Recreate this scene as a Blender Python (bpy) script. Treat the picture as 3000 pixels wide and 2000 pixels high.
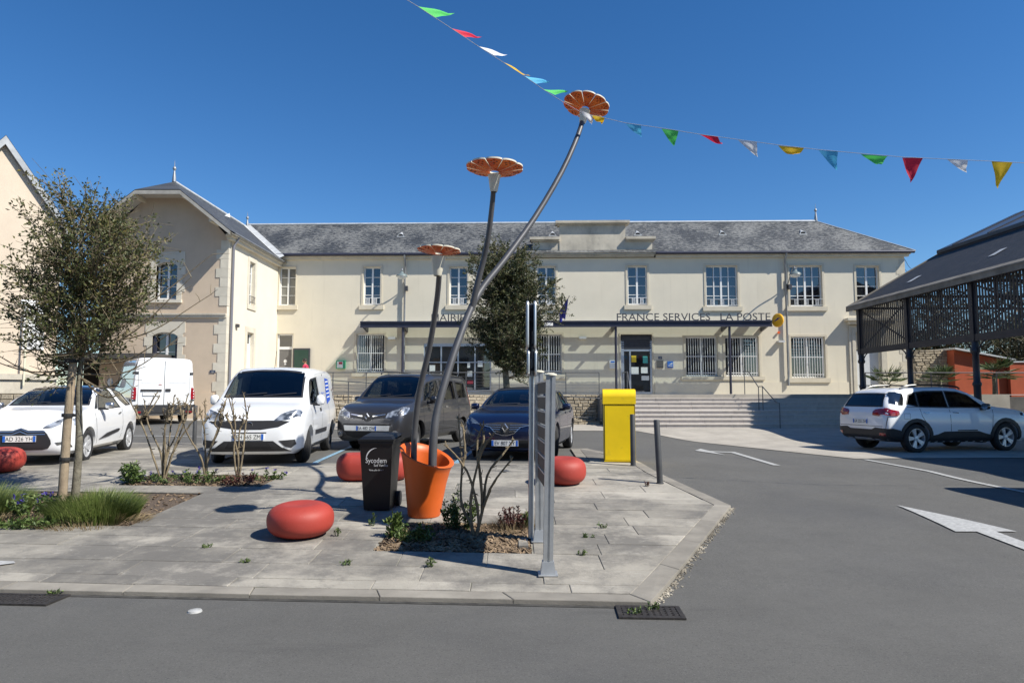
import bpy, bmesh, math, random
import numpy as np
from mathutils import Vector, Matrix
from mathutils.bvhtree import BVHTree
R=math.radians
for o in list(bpy.data.objects): bpy.data.objects.remove(o)
scene=bpy.context.scene; COL=scene.collection
rnd=random.Random(7)

# ---------------------------------------------------------------- camera, sky, sun, exposure
cam=bpy.data.cameras.new('camera'); cam.lens=24.0; cam.sensor_width=36.0; cam.clip_start=.05; cam.clip_end=3000
camo=bpy.data.objects.new('camera',cam); COL.objects.link(camo)
camo.location=(0,0,1.68); camo.rotation_euler=(R(90)+math.atan(121/1568.),0,0)
scene.camera=camo
SUN=Vector((.88,-.42,1.0)).normalized()
w=bpy.data.worlds.new('World'); scene.world=w; w.use_nodes=True
nt=w.node_tree; nt.nodes.clear()
sky=nt.nodes.new('ShaderNodeTexSky'); sky.sky_type='NISHITA'; sky.sun_disc=False
sky.sun_elevation=math.asin(SUN.z); sky.sun_rotation=math.atan2(SUN.x,SUN.y)
sky.air_density=1.0; sky.dust_density=.0; sky.ozone_density=5.0; sky.altitude=60
bg=nt.nodes.new('ShaderNodeBackground'); bg.inputs[1].default_value=.092
wo=nt.nodes.new('ShaderNodeOutputWorld')
hsv=nt.nodes.new('ShaderNodeHueSaturation'); hsv.inputs['Saturation'].default_value=1.24; hsv.inputs['Hue'].default_value=.504
nt.links.new(sky.outputs[0],hsv.inputs['Color']); nt.links.new(hsv.outputs[0],bg.inputs[0]); nt.links.new(bg.outputs[0],wo.inputs[0])
sl=bpy.data.lights.new('sun','SUN'); sl.energy=5.0; sl.angle=R(.53); sl.color=(1.0,.955,.86)
so=bpy.data.objects.new('sun',sl); COL.objects.link(so); so.location=(30,-15,40)
so.rotation_euler=(-SUN).to_track_quat('-Z','Y').to_euler()
vs=scene.view_settings; vs.view_transform='Standard'; vs.look='None'; vs.exposure=0.50; vs.gamma=1.0; vs.use_curve_mapping=False

# ---------------------------------------------------------------- ground height
def S(t):
    t=max(0.,min(1.,t)); return t*t*(3-2*t)
def G(x,y):
    z=max(0,min(1,(y-6)/7.))*.40
    z-=.18*S((x-2)/4.)*S((y-8)/5.)*(1-S((y-21)/4.))
    return z+.28*S((-x-6)/5.)*S((y-15)/11.)

# ---------------------------------------------------------------- materials
def mat(name,col,rough=.7,metal=0.,var=0.,vscale=4.,col2=None,bump=0.,bscale=30.,coat=0.,spec=None,ior=None,emit=None,ramp=(.35,.65),detail=4.,dist=.02,bstretch=None,vstretch=None):
    m=bpy.data.materials.new(name); m.use_nodes=True; n=m.node_tree.nodes; l=m.node_tree.links
    b=n['Principled BSDF']; c=tuple(col)+(1,)
    b.inputs['Base Color'].default_value=c; b.inputs['Roughness'].default_value=rough; b.inputs['Metallic'].default_value=metal
    if coat: b.inputs['Coat Weight'].default_value=coat; b.inputs['Coat Roughness'].default_value=.04
    if spec is not None: b.inputs['Specular IOR Level'].default_value=spec
    if ior: b.inputs['IOR'].default_value=ior
    if var or col2 or bump:
        tc=n.new('ShaderNodeTexCoord')
    def mapped(st):
        if not st: return tc.outputs['Object']
        mp=n.new('ShaderNodeMapping'); mp.inputs['Scale'].default_value=st; l.new(tc.outputs['Object'],mp.inputs[0]); return mp.outputs[0]
    if var or col2:
        nz=n.new('ShaderNodeTexNoise'); nz.inputs['Scale'].default_value=vscale; nz.inputs['Detail'].default_value=detail; nz.inputs['Roughness'].default_value=.62
        l.new(mapped(vstretch),nz.inputs['Vector'])
        cr=n.new('ShaderNodeValToRGB'); cr.color_ramp.elements[0].position=ramp[0]; cr.color_ramp.elements[1].position=ramp[1]
        a=[max(0,x*(1-var)) for x in col]; d=list(col2) if col2 else [min(1,x*(1+var)) for x in col]
        cr.color_ramp.elements[0].color=(*a,1); cr.color_ramp.elements[1].color=(*d,1)
        l.new(nz.outputs['Fac'],cr.inputs[0]); l.new(cr.outputs[0],b.inputs['Base Color'])
    if bump:
        nb=n.new('ShaderNodeTexNoise'); nb.inputs['Scale'].default_value=bscale; nb.inputs['Detail'].default_value=5
        l.new(mapped(bstretch),nb.inputs['Vector'])
        bp=n.new('ShaderNodeBump'); bp.inputs['Strength'].default_value=bump; bp.inputs['Distance'].default_value=dist
        l.new(nb.outputs['Fac'],bp.inputs['Height']); l.new(bp.outputs[0],b.inputs['Normal'])
    if emit: b.inputs['Emission Color'].default_value=(*emit[0],1); b.inputs['Emission Strength'].default_value=emit[1]
    return m
def mixover(m,col,scale,lo,hi,amount=1.,detail=6.,stretch=None,rough=.6):
    """lay a second noise layer of another colour over a material's base colour"""
    n=m.node_tree.nodes; l=m.node_tree.links; b=n['Principled BSDF']
    src=b.inputs['Base Color'].links[0].from_socket if b.inputs['Base Color'].links else None
    tc=n.new('ShaderNodeTexCoord'); mp=n.new('ShaderNodeMapping')
    if stretch: mp.inputs['Scale'].default_value=stretch
    l.new(tc.outputs['Object'],mp.inputs[0])
    nz=n.new('ShaderNodeTexNoise'); nz.inputs['Scale'].default_value=scale; nz.inputs['Detail'].default_value=detail; nz.inputs['Roughness'].default_value=rough
    l.new(mp.outputs[0],nz.inputs['Vector'])
    mr=n.new('ShaderNodeMapRange'); mr.inputs[1].default_value=lo; mr.inputs[2].default_value=hi; mr.inputs[4].default_value=amount
    l.new(nz.outputs['Fac'],mr.inputs[0])
    mx=n.new('ShaderNodeMix'); mx.data_type='RGBA'
    l.new(mr.outputs[0],mx.inputs[0])
    if src: l.new(src,mx.inputs[6])
    else: mx.inputs[6].default_value=b.inputs['Base Color'].default_value
    mx.inputs[7].default_value=(*col,1)
    l.new(mx.outputs[2],b.inputs['Base Color'])
    return m
def objrand(m,amt):
    """each object made of this material gets a slightly different brightness"""
    n=m.node_tree.nodes; l=m.node_tree.links; b=n['Principled BSDF']
    oi=n.new('ShaderNodeObjectInfo'); mr=n.new('ShaderNodeMapRange'); mr.inputs[3].default_value=1-amt; mr.inputs[4].default_value=1+amt
    l.new(oi.outputs['Random'],mr.inputs[0])
    hs=n.new('ShaderNodeHueSaturation'); l.new(mr.outputs[0],hs.inputs['Value'])
    if b.inputs['Base Color'].links: l.new(b.inputs['Base Color'].links[0].from_socket,hs.inputs['Color'])
    else: hs.inputs['Color'].default_value=b.inputs['Base Color'].default_value
    l.new(hs.outputs[0],b.inputs['Base Color']); return m
def glassmat(name,tint,refl=1.0,trans=.5):
    m=bpy.data.materials.new(name); m.use_nodes=True; n=m.node_tree.nodes; l=m.node_tree.links
    n.remove(n['Principled BSDF']); out=n['Material Output']
    t=n.new('ShaderNodeBsdfTransparent'); t.inputs[0].default_value=(*[x*trans for x in tint],1)
    g=n.new('ShaderNodeBsdfGlossy'); g.inputs['Roughness'].default_value=.015; g.inputs[0].default_value=(.95,.97,1,1)
    fr=n.new('ShaderNodeLayerWeight'); fr.inputs[0].default_value=.5
    pw=n.new('ShaderNodeMath'); pw.operation='POWER'; pw.inputs[1].default_value=4.; l.new(fr.outputs['Facing'],pw.inputs[0])
    ml=n.new('ShaderNodeMath'); ml.operation='MULTIPLY_ADD'; ml.inputs[1].default_value=.9; ml.inputs[2].default_value=.055*refl; ml.use_clamp=True
    l.new(pw.outputs[0],ml.inputs[0])
    mx=n.new('ShaderNodeMixShader'); l.new(ml.outputs[0],mx.inputs[0]); l.new(t.outputs[0],mx.inputs[1]); l.new(g.outputs[0],mx.inputs[2])
    l.new(mx.outputs[0],out.inputs[0]); return m
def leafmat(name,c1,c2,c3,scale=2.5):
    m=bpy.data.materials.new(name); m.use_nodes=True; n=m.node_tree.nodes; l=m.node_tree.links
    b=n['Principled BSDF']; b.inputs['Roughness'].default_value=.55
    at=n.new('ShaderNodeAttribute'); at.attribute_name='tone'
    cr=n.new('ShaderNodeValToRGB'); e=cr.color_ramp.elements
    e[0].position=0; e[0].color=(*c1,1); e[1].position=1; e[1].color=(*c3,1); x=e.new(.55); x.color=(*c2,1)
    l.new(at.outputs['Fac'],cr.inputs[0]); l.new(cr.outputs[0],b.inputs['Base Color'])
    out=n['Material Output']; tr=n.new('ShaderNodeBsdfTranslucent'); l.new(cr.outputs[0],tr.inputs[0])
    mx=n.new('ShaderNodeMixShader'); mx.inputs[0].default_value=.25
    l.new(b.outputs[0],mx.inputs[1]); l.new(tr.outputs[0],mx.inputs[2]); l.new(mx.outputs[0],out.inputs[0])
    return m

# ---------------------------------------------------------------- mesh collector
class MB:
    def __init__(s): s.v=[]; s.f=[]; s.smooth=False
    def add(s,vs,fs):
        o=len(s.v); s.v+= [tuple(p) for p in vs]; s.f+=[tuple(i+o for i in q) for q in fs]; return s
    def box(s,x0,x1,y0,y1,z0,z1):
        return s.add([(x0,y0,z0),(x1,y0,z0),(x1,y1,z0),(x0,y1,z0),(x0,y0,z1),(x1,y0,z1),(x1,y1,z1),(x0,y1,z1)],
          [(0,3,2,1),(4,5,6,7),(0,1,5,4),(1,2,6,5),(2,3,7,6),(3,0,4,7)])
    def bbox(s,c,sz,rot=None):
        hx,hy,hz=[q/2 for q in sz]; vs=[Vector((a*hx,b*hy,d*hz)) for d in(-1,1) for a,b in((-1,-1),(1,-1),(1,1),(-1,1))]
        if rot is not None: vs=[rot@p for p in vs]
        c=Vector(c); return s.add([c+p for p in vs],[(0,3,2,1),(4,5,6,7),(0,1,5,4),(1,2,6,5),(2,3,7,6),(3,0,4,7)])
    def tube(s,path,r,n=8,cap=True):
        path=[Vector(p) for p in path]; k=len(path)
        rs=r if isinstance(r,(list,tuple)) else [r]*k
        t0=(path[1]-path[0]).normalized(); up=Vector((0,0,1)) if abs(t0.z)<.9 else Vector((1,0,0))
        a=t0.cross(up).normalized(); rings=[]; o=len(s.v)
        for i in range(k):
            t=(path[min(i+1,k-1)]-path[max(i-1,0)]).normalized()
            a=(a-t*a.dot(t)).normalized(); b=t.cross(a)
            for j in range(n):
                q=2*math.pi*j/n; s.v.append(tuple(path[i]+(a*math.cos(q)+b*math.sin(q))*rs[i]))
        for i in range(k-1):
            for j in range(n):
                j2=(j+1)%n; s.f.append((o+i*n+j,o+i*n+j2,o+(i+1)*n+j2,o+(i+1)*n+j))
        if cap:
            s.f.append(tuple(o+j for j in range(n))[::-1]); s.f.append(tuple(o+(k-1)*n+j for j in range(n)))
        return s
    def lathe(s,prof,n=24,c=(0,0,0),axis='z',cap=False):
        o=len(s.v); k=len(prof)
        for (r,h) in prof:
            for j in range(n):
                q=2*math.pi*j/n; x,y=r*math.cos(q),r*math.sin(q)
                p=(x,y,h) if axis=='z' else ((x,h,y) if axis=='y' else (h,x,y))
                s.v.append((p[0]+c[0],p[1]+c[1],p[2]+c[2]))
        for i in range(k-1):
            for j in range(n):
                j2=(j+1)%n; q=(o+i*n+j,o+i*n+j2,o+(i+1)*n+j2,o+(i+1)*n+j)
                s.f.append(q if axis!='y' else q[::-1])
        if cap:
            s.f.append(tuple(o+j for j in range(n))[::-1]); s.f.append(tuple(o+(k-1)*n+j for j in range(n)))
        return s
    def prism(s,poly,lo,hi,axis='y'):
        """poly in the two other axes (xz for y, xy for z, yz for x)"""
        k=len(poly); o=len(s.v)
        for h in (lo,hi):
            for a,b in poly: s.v.append({'y':(a,h,b),'z':(a,b,h),'x':(h,a,b)}[axis])
        s.f.append(tuple(o+i for i in range(k))); s.f.append(tuple(o+k+i for i in range(k))[::-1])
        for i in range(k):
            j=(i+1)%k; s.f.append((o+j,o+i,o+k+i,o+k+j))
        return s
    def mesh(s,name,mats,smooth=None,fix=True):
        me=bpy.data.meshes.new(name); me.from_pydata(s.v,[],s.f)
        for m in (mats if isinstance(mats,(list,tuple)) else [mats]): me.materials.append(m)
        if fix:
            b=bmesh.new(); b.from_mesh(me); bmesh.ops.recalc_face_normals(b,faces=b.faces); b.to_mesh(me); b.free()
        if smooth:
            me.polygons.foreach_set('use_smooth',[True]*len(me.polygons)); me.set_sharp_from_angle(angle=R(smooth))
        return me
    def build(s,name,mats,parent=None,smooth=None,loc=None,fix=True):
        return link(name,s.mesh(name,mats,smooth,fix),parent,loc)
def link(name,me,parent=None,loc=None,rot=None,scale=None):
    o=bpy.data.objects.new(name,me); COL.objects.link(o)
    if parent is not None:
        o.parent=parent
        if 'zoff' in parent and loc is None: o.location=(0,0,-parent['zoff'])
    if loc is not None: o.location=loc
    if rot is not None: o.rotation_euler=rot
    if scale is not None: o.scale=scale
    return o
def tag(o,label=None,cat=None,group=None,kind=None):
    if label: o['label']=label
    if cat: o['category']=cat
    if group: o['group']=group
    if kind: o['kind']=kind
    return o
def thing(name,loc,label,cat,group=None,rz=0.):
    o=bpy.data.objects.new(name,None); COL.objects.link(o); o.location=loc; o.rotation_euler=(0,0,rz); o.empty_display_size=.3
    return tag(o,label,cat,group)
def copy_tree(o,parent=None):
    kids=[c for c in bpy.data.objects if c.parent==o]
    c=o.copy(); COL.objects.link(c); c.parent=parent
    for k in kids: copy_tree(k,c)
    return c
def evalmesh(o):
    dg=bpy.context.evaluated_depsgraph_get()
    return bpy.data.meshes.new_from_object(o.evaluated_get(dg))
def text_mesh(body,size,ext=.004,mat_=None,sx=1.,space=1.):
    """flat lettering standing in the xz plane, reading along +x, centred on x, base at z 0"""
    cu=bpy.data.curves.new('t','FONT'); cu.body=body; cu.size=size; cu.extrude=ext; cu.align_x='CENTER'; cu.space_character=space; cu.resolution_u=3
    o=bpy.data.objects.new('t',cu); COL.objects.link(o); bpy.context.view_layer.update()
    me=evalmesh(o); bpy.data.objects.remove(o)
    me.transform(Matrix.Rotation(R(90),4,'X')@Matrix.Diagonal((sx,1,1,1)))
    me.materials.clear()
    if mat_: me.materials.append(mat_)
    me.name='lettering'; return me
def bool_diff(me,cutters,inner=1):
    """cut meshes out of a mesh; cut faces take material slot 1"""
    o=bpy.data.objects.new('b',me); COL.objects.link(o); tmp=[]
    while len(me.materials)<2: me.materials.append(None)
    for c in cutters:
        c.materials.clear(); c.materials.append(None); c.materials.append(None)
        c.polygons.foreach_set('material_index',[inner]*len(c.polygons))
        k=bpy.data.objects.new('c',c); COL.objects.link(k); tmp.append(k)
        md=o.modifiers.new('b','BOOLEAN'); md.operation='DIFFERENCE'; md.solver='EXACT'; md.object=k
        try: md.material_mode='INDEX'
        except Exception: pass
    bpy.context.view_layer.update()
    r=evalmesh(o); bpy.data.objects.remove(o)
    for k in tmp: bpy.data.objects.remove(k)
    return r
def bezier(pts,n=20):
    """Catmull-Rom through points"""
    P=[Vector(p) for p in pts]; P=[P[0]*2-P[1]]+P+[P[-1]*2-P[-2]]; out=[]
    k=len(P)-3
    for i in range(k):
        a,b,c,d=P[i:i+4]; m=max(2,n//k)
        for j in range(m):
            t=j/m; out.append(.5*((2*b)+(c-a)*t+(2*a-5*b+4*c-d)*t*t+(3*b-a-3*c+d)*t**3))
    out.append(P[-2]); return out
def pchip(xs,ys,xq):
    xs=np.array(xs,float); ys=np.array(ys,float); h=np.diff(xs); d=np.diff(ys)/h; n=len(xs); m=np.zeros(n)
    m[0]=d[0]; m[-1]=d[-1]
    for i in range(1,n-1):
        if d[i-1]*d[i]>0:
            w1=2*h[i]+h[i-1]; w2=h[i]+2*h[i-1]; m[i]=(w1+w2)/(w1/d[i-1]+w2/d[i])
    xq=np.array(xq,float); i=np.clip(np.searchsorted(xs,xq)-1,0,n-2); t=(xq-xs[i])/h[i]
    return (2*t**3-3*t**2+1)*ys[i]+(t**3-2*t**2+t)*h[i]*m[i]+(-2*t**3+3*t**2)*ys[i+1]+(t**3-t**2)*h[i]*m[i+1]
def clear_inside(poly,x,y):
    c=False; n=len(poly)
    for i in range(n):
        (x0,y0),(x1,y1)=poly[i],poly[i-1]
        if (y0>y)!=(y1>y) and x<(x1-x0)*(y-y0)/(y1-y0)+x0: c=not c
    return c
# ================================================================ MATERIALS
ASPH=mat('asphalt',(.099,.096,.088),.86,var=.10,vscale=.9,detail=8,bump=.55,bscale=260,dist=.006)
mixover(ASPH,(.17,.165,.155),420,.60,.72,.75,detail=2)
mixover(ASPH,(.055,.056,.06),.35,.50,.72,.5)
mixover(ASPH,(.045,.045,.047),60,.56,.66,.7,detail=4)
mixover(ASPH,(.20,.195,.185),85,.58,.68,.6,detail=3)
mixover(ASPH,(.30,.29,.27),46,.70,.74,.7,detail=4)
mixover(ASPH,(.125,.121,.112),.16,.52,.66,.55)
mixover(ASPH,(.07,.068,.064),5.,.5,.72,.35,detail=8,rough=.7)
mixover(ASPH,(.055,.053,.05),.9,.60,.70,.45,detail=9,rough=.7,stretch=(.35,1.6,1))
mixover(ASPH,(.058,.056,.052),24,.50,.68,.5,detail=8,rough=.8)
mixover(ASPH,(.175,.17,.158),33,.56,.70,.45,detail=8,rough=.8)
CONC=mat('beige_concrete',(.36,.33,.285),.9,var=.14,vscale=1.4,detail=8,bump=.4,bscale=120,dist=.006)
mixover(CONC,(.22,.2,.18),160,.56,.7,.6,detail=3)
SLAB=mat('paving_stone',(.315,.29,.245),.88,var=.16,vscale=1.1,detail=7,bump=.5,bscale=55,dist=.008)
objrand(SLAB,.24)
mixover(SLAB,(.115,.108,.098),.38,.45,.56,.82,detail=11,rough=.74)
mixover(SLAB,(.45,.43,.385),7,.58,.68,.55,detail=9,rough=.78,stretch=(1,2.6,1))
mixover(SLAB,(.13,.125,.12),30,.62,.74,.5,detail=5)
mixover(SLAB,(.12,.113,.102),2.1,.54,.64,.55,detail=10,rough=.78)
mixover(SLAB,(.42,.395,.345),.8,.58,.70,.5,detail=10,rough=.75)
KERB=objrand(mat('kerb_stone',(.235,.215,.182),.88,var=.16,vscale=3,detail=8,bump=.4,bscale=70,dist=.006),.12)
MORTAR=mat('mortar',(.225,.21,.175),.95,var=.3,vscale=5)
mixover(MORTAR,(.07,.10,.03),3.,.55,.68,.8)
PAINT=mat('road_paint',(.37,.37,.36),.7,var=.2,vscale=20,bump=.3,bscale=200,dist=.003)
mixover(PAINT,(.25,.25,.25),60,.58,.68,.6)
BLUEP=mixover(mat('blue_line_paint',(.22,.42,.58),.7,var=.1,vscale=8),(.12,.13,.14),40,.42,.58,.85)
MULCH=mat('bark_mulch',(.10,.072,.05),.95,var=.45,vscale=40,bump=.8,bscale=60,dist=.02)
IRON=mat('cast_iron',(.045,.04,.037),.7,metal=.4,var=.3,vscale=20,bump=.3,bscale=80)
DARK=mat('dark_void',(.01,.01,.011),.9)

# ================================================================ GROUND
def frange(a,b,s):
    n=int(round((b-a)/s)); return [a+s*i for i in range(n+1)]
def build_ground():
    xs=[-900,-300,-120,-60]+frange(-30,30,.5)+[60,120,300,900]; ys=[-300,-80,-30]+frange(-8,46,.5)+[60,90,150,300,900,1600]
    v=[(x,y,G(x,y)) for y in ys for x in xs]; n=len(xs)
    f=[(j*n+i,j*n+i+1,(j+1)*n+i+1,(j+1)*n+i) for j in range(len(ys)-1) for i in range(n-1)]
    b=MB(); b.v=v; b.f=f
    tag(b.build('road_ground',ASPH,smooth=60,fix=False),kind='structure')
build_ground()
def sheet(name,poly,h,m,step=.5,kind='structure',parent=None):
    bm=bmesh.new(); vs=[bm.verts.new((x,y,0)) for x,y in poly]; bm.faces.new(vs); bm.normal_update()
    bmesh.ops.triangulate(bm,faces=bm.faces)
    for _ in range(9):
        e=[q for q in bm.edges if q.calc_length()>step]
        if not e: break
        bmesh.ops.subdivide_edges(bm,edges=e,cuts=1); bmesh.ops.triangulate(bm,faces=[f for f in bm.faces if len(f.verts)>3])
    for q in bm.verts: q.co.z=G(q.co.x,q.co.y)+h
    bmesh.ops.recalc_face_normals(bm,faces=bm.faces)
    if sum(f.normal.z for f in bm.faces)<0: bmesh.ops.reverse_faces(bm,faces=bm.faces)
    me=bpy.data.meshes.new(name); bm.to_mesh(me); bm.free(); me.materials.append(m)
    o=link(name,me,parent)
    if kind: tag(o,kind=kind)
    return o
sheet('concrete_apron',[(-2,24.0),(1.97,24.0),(4.36,24.1),(5.3,21.9),(6.9,17.8),(7.75,15.6),(9.3,15.7),(14,15.9),(26,16.2),(34,17),(34,40),(-2,40)],.012,CONC)
sheet('wing_pavement',[(-24,26.6),(-10,25.4),(-2,24.0),(-2,40),(-24,40)],.014,CONC)
# painted markings
def mark(name,polys,m,h=.012):
    r=None
    for p in polys: sheet(name,p,h,m,step=.35)
mark('road_arrow',[[(4.55,17.15),(5.02,16.2),(4.98,17.05),(5.42,17.05),(5.30,14.0),(5.45,14.0),(5.60,17.32),(4.97,17.30),(4.93,18.0)]],PAINT)
mark('road_arrow',[[(5.25,9.45),(5.06,7.93),(5.30,7.93),(5.30,6.2),(5.52,6.2),(5.52,7.93),(5.76,7.93)]],PAINT)
mark('parking_line',[[(7.82,15.4),(7.94,15.4),(8.0,6.0),(7.88,6.0)]],PAINT)
mark('parking_line',[[(-3.72,12.75),(-3.62,12.75),(-3.9,17.2),(-4.0,17.2)]],BLUEP)
mark('parking_line',[[(-1.1,12.75),(-1.0,12.75),(-.75,17.2),(-.85,17.2)]],BLUEP)
mark('lane_line',[[(-14,19.2),(-8.6,19.5),(-8.6,19.62),(-14,19.32)]],PAINT)
mark('lane_line',[[(-6.9,19.7),(1.2,20.2),(1.2,20.32),(-6.9,19.82)]],PAINT)
mark('zebra_stripe',[[(-7.9,6.95),(-4.80,6.72),(-4.74,6.66),(-5.05,6.46),(-8.0,6.66)]],PAINT,h=.040)
b=MB(); b.lathe([(.055,0),(.05,.012),(.03,.018),(0.001,.019)],14)
tag(b.build('road_stud',PAINT,loc=(-2.46,5.44,0.0),smooth=40),'small round white road stud on the grey asphalt','road stud')

# ---- raised paved island: slabs and kerb stones
ISL=[(-15,6.64),(-4.35,5.94),(1.10,5.57),(2.90,9.19),(2.48,11.74),(2.32,13.7),(1.75,15.9),(1.35,15.9),(1.25,12.7),(-5.5,12.7),(-6.1,17.4),(-15,17.4)]
SH=.066
def shv(x,y): return y+SH*x
KW=.20
def inset(poly,d):
    n=len(poly); out=[]
    ar=sum(poly[i-1][0]*poly[i][1]-poly[i][0]*poly[i-1][1] for i in range(n)); sg=1 if ar>0 else -1
    for i in range(n):
        p0,p1,p2=Vector(poly[i-1]),Vector(poly[i]),Vector(poly[(i+1)%n])
        a=(p1-p0).normalized(); b_=(p2-p1).normalized(); na=Vector((-a.y,a.x))*sg; nb=Vector((-b_.y,b_.x))*sg
        k=(na+nb); k/=max(.3,k.dot(na)); out.append(tuple(p1+k*d))
    return out
plaza=sheet('plaza_paving',inset(ISL,.03),.006,MORTAR,step=.4)
# a skirt so the mortar bed has a side
INN=inset(ISL,KW+.006)
BEDS={'A':(-9.6,-4.45,7.8,9.7),'B':(-6.05,-3.8,10.2,11.2),'C':(-1.42,.22,7.01,8.2)}   # x0,x1,v0,v1
ROWS=[5.866,6.10,6.53,7.01,7.4,7.8,8.2,8.6,9.0,9.385,9.7,10.2,10.7,11.2,11.55,11.9,12.25,12.55,13.0,13.5,14.05,14.6,15.15,15.7,16.25,16.8,17.3]
def cross(poly,v):
    xs=[]
    n=len(poly)
    for i in range(n):
        (x0,y0),(x1,y1)=poly[i-1],poly[i]; a,b_=shv(x0,y0),shv(x1,y1)
        if (a>v)!=(b_>v): xs.append(x0+(x1-x0)*(v-a)/(b_-a))
    return sorted(xs)
slabr=random.Random(11)
def slab_piece(pts,name,m,parent,h=.032,dep=.024):
    dz=slabr.uniform(-.003,.003); tx,ty=slabr.uniform(-.003,.003),slabr.uniform(-.003,.003)
    cx=sum(p[0] for p in pts)/len(pts); cy=sum(p[1] for p in pts)/len(pts); k=len(pts)
    def zz(x,y): return G(x,y)+h+dz+(x-cx)*tx+(y-cy)*ty
    e=.006
    def ins(p,d):
        dx,dy=cx-p[0],cy-p[1]; q=math.hypot(dx,dy) or 1; return (p[0]+dx/q*d,p[1]+dy/q*d)
    v=[(*ins(p,e),zz(*p)) for p in pts]+[(*p,zz(*p)-.005) for p in pts]+[(*p,zz(*p)-dep) for p in pts]
    f=[tuple(range(k))]+[(i,(i+1)%k,k+(i+1)%k,k+i) for i in range(k)]+[(k+i,k+(i+1)%k,2*k+(i+1)%k,2*k+i) for i in range(k)]
    b=MB(); b.add(v,f); return b.build(name,m,parent)
def lay_slabs():
    g=.006; gx=.002
    for ri in range(len(ROWS)-1):
        v0,v1=ROWS[ri]+g,ROWS[ri+1]-g
        a,b_=cross(INN,v0),cross(INN,v1); 
        if len(a)!=len(b_):
            mid=cross(INN,(v0+v1)/2); a=b_=mid
        ivs=[((a[i],a[i+1]),(b_[i],b_[i+1])) for i in range(0,len(a)-1,2)]
        cut=[]
        for (xa0,xa1),(xb0,xb1) in ivs:
            segs=[(xa0,xa1,xb0,xb1)]
            for bx0,bx1,bv0,bv1 in BEDS.values():
                if v0>bv0-.02 and v1<bv1+.02:
                    ns=[]
                    for s0,s1,t0,t1 in segs:
                        if bx1<s0 or bx0>s1: ns.append((s0,s1,t0,t1)); continue
                        if bx0-s0>.05: ns.append((s0,bx0,t0,bx0))
                        if s1-bx1>.05: ns.append((bx1,s1,bx1,t1))
                    segs=ns
            cut+=segs
        for s0,s1,t0,t1 in cut:
            m_=MB(); k_=max(2,int((max(s1,t1)-min(s0,t0))/.8)); A_=[(s0-.02+(s1-s0+.04)*i/k_,t0-.02+(t1-t0+.04)*i/k_) for i in range(k_+1)]
            vv=[]
            for xa,xb in A_: vv+=[(xa,v0-g-SH*xa,G(xa,v0-SH*xa)+.024),(xb,v1+g-SH*xb,G(xb,v1-SH*xb)+.024)]
            m_.add(vv,[(2*i,2*i+2,2*i+3,2*i+1) for i in range(k_)]); m_.build('joint_mortar',MORTAR,plaza,fix=False)
            x=min(s0,t0)+slabr.uniform(.5,1.25); pa,pb=s0,t0; end=min(s1,t1)
            while True:
                last= x>end-.4
                na,nb=(s1,t1) if last else (x,x)
                if na-pa>.03 or nb-pb>.03:
                    pts=[(pa+gx,v0-SH*(pa+gx)),(na-gx,v0-SH*(na-gx)),(nb-gx,v1-SH*(nb-gx)),(pb+gx,v1-SH*(pb+gx))]
                    if pts[1][0]-pts[0][0]<.01: pts=[pts[0],pts[2],pts[3]]
                    elif pts[2][0]-pts[3][0]<.01: pts=pts[:3]
                    slab_piece(pts,'paving_slab',SLAB,plaza)
                pa=pb=x
                if last: break
                x+=slabr.choice([.85,1.1,1.25,1.5,1.7])
lay_slabs()
def lay_kerb():
    n=len(ISL)
    for i in range(n):
        p,q=Vector(ISL[i-1]),Vector(ISL[i]); pi,qi=Vector(inset(ISL,KW)[i-1]),Vector(inset(ISL,KW)[i])
        L=(q-p).length; k=max(1,int(round(L/1.0)))
        for j in range(k):
            a,b_=j/k,(j+1)/k; e=.003/L
            pts=[p.lerp(q,a+e),p.lerp(q,b_-e),pi.lerp(qi,b_-e),pi.lerp(qi,a+e)]
            slab_piece([tuple(t) for t in pts],'kerb_stone',KERB,plaza,h=.034,dep=.10)
lay_kerb()
sheet('gutter_dirt',[(-15,6.63),(-4.35,5.93),(1.08,5.56),(1.13,5.57),(1.11,5.51),(1.06,5.505),(-4.36,5.875),(-15,6.56)],.004,mat('gutter_dirt',(.05,.047,.042),.95,var=.4,vscale=9))
# planting beds: mulch a little below the slabs
chipr=random.Random(5)
CHIP=objrand(mat('wood_chips',(.15,.10,.062),.9,var=.4,vscale=6,col2=(.30,.215,.135)),.1)
for key,(x0,x1,v0,v1) in BEDS.items():
    p=[(x0-.01,v0-SH*x0-.01),(x1+.01,v0-SH*x1-.01),(x1+.01,v1-SH*x1+.01),(x0-.01,v1-SH*x0+.01)]
    sheet('planting_bed',p,.010,MULCH,step=.3)
    b=MB(); n={'A':900,'B':500,'C':2600}[key]
    for _ in range(n):
        x=chipr.uniform(x0+.03,x1-.03); v=chipr.uniform(v0+.03,v1-.03); y=v-SH*x
        rot=Matrix.Rotation(chipr.uniform(0,6.3),3,'Z')@Matrix.Rotation(chipr.gauss(0,.35),3,'X')@Matrix.Rotation(chipr.gauss(0,.35),3,'Y')
        s=chipr.uniform(.6,1.5)
        b.bbox((x,y,G(x,y)+.012+chipr.uniform(0,.02)),(.05*s,.02*s,.007),rot)
    tag(b.build('wood_chips',CHIP,fix=False),'loose wood chips spread over the planting bed'+{'A':' by the staked tree','B':' of the two pruned shrubs','C':' beside the orange planter'}[key],'wood chips',kind='stuff')
# stone edging block standing in bed C
b=MB(); b.box(-.05,.05,-.2,.2,0,.03)
tag(b.build('loose_slab',SLAB,loc=(.12,7.4,G(.12,7.4)+.012)),'small loose stone slab lying at the edge of the bark bed','slab')

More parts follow.
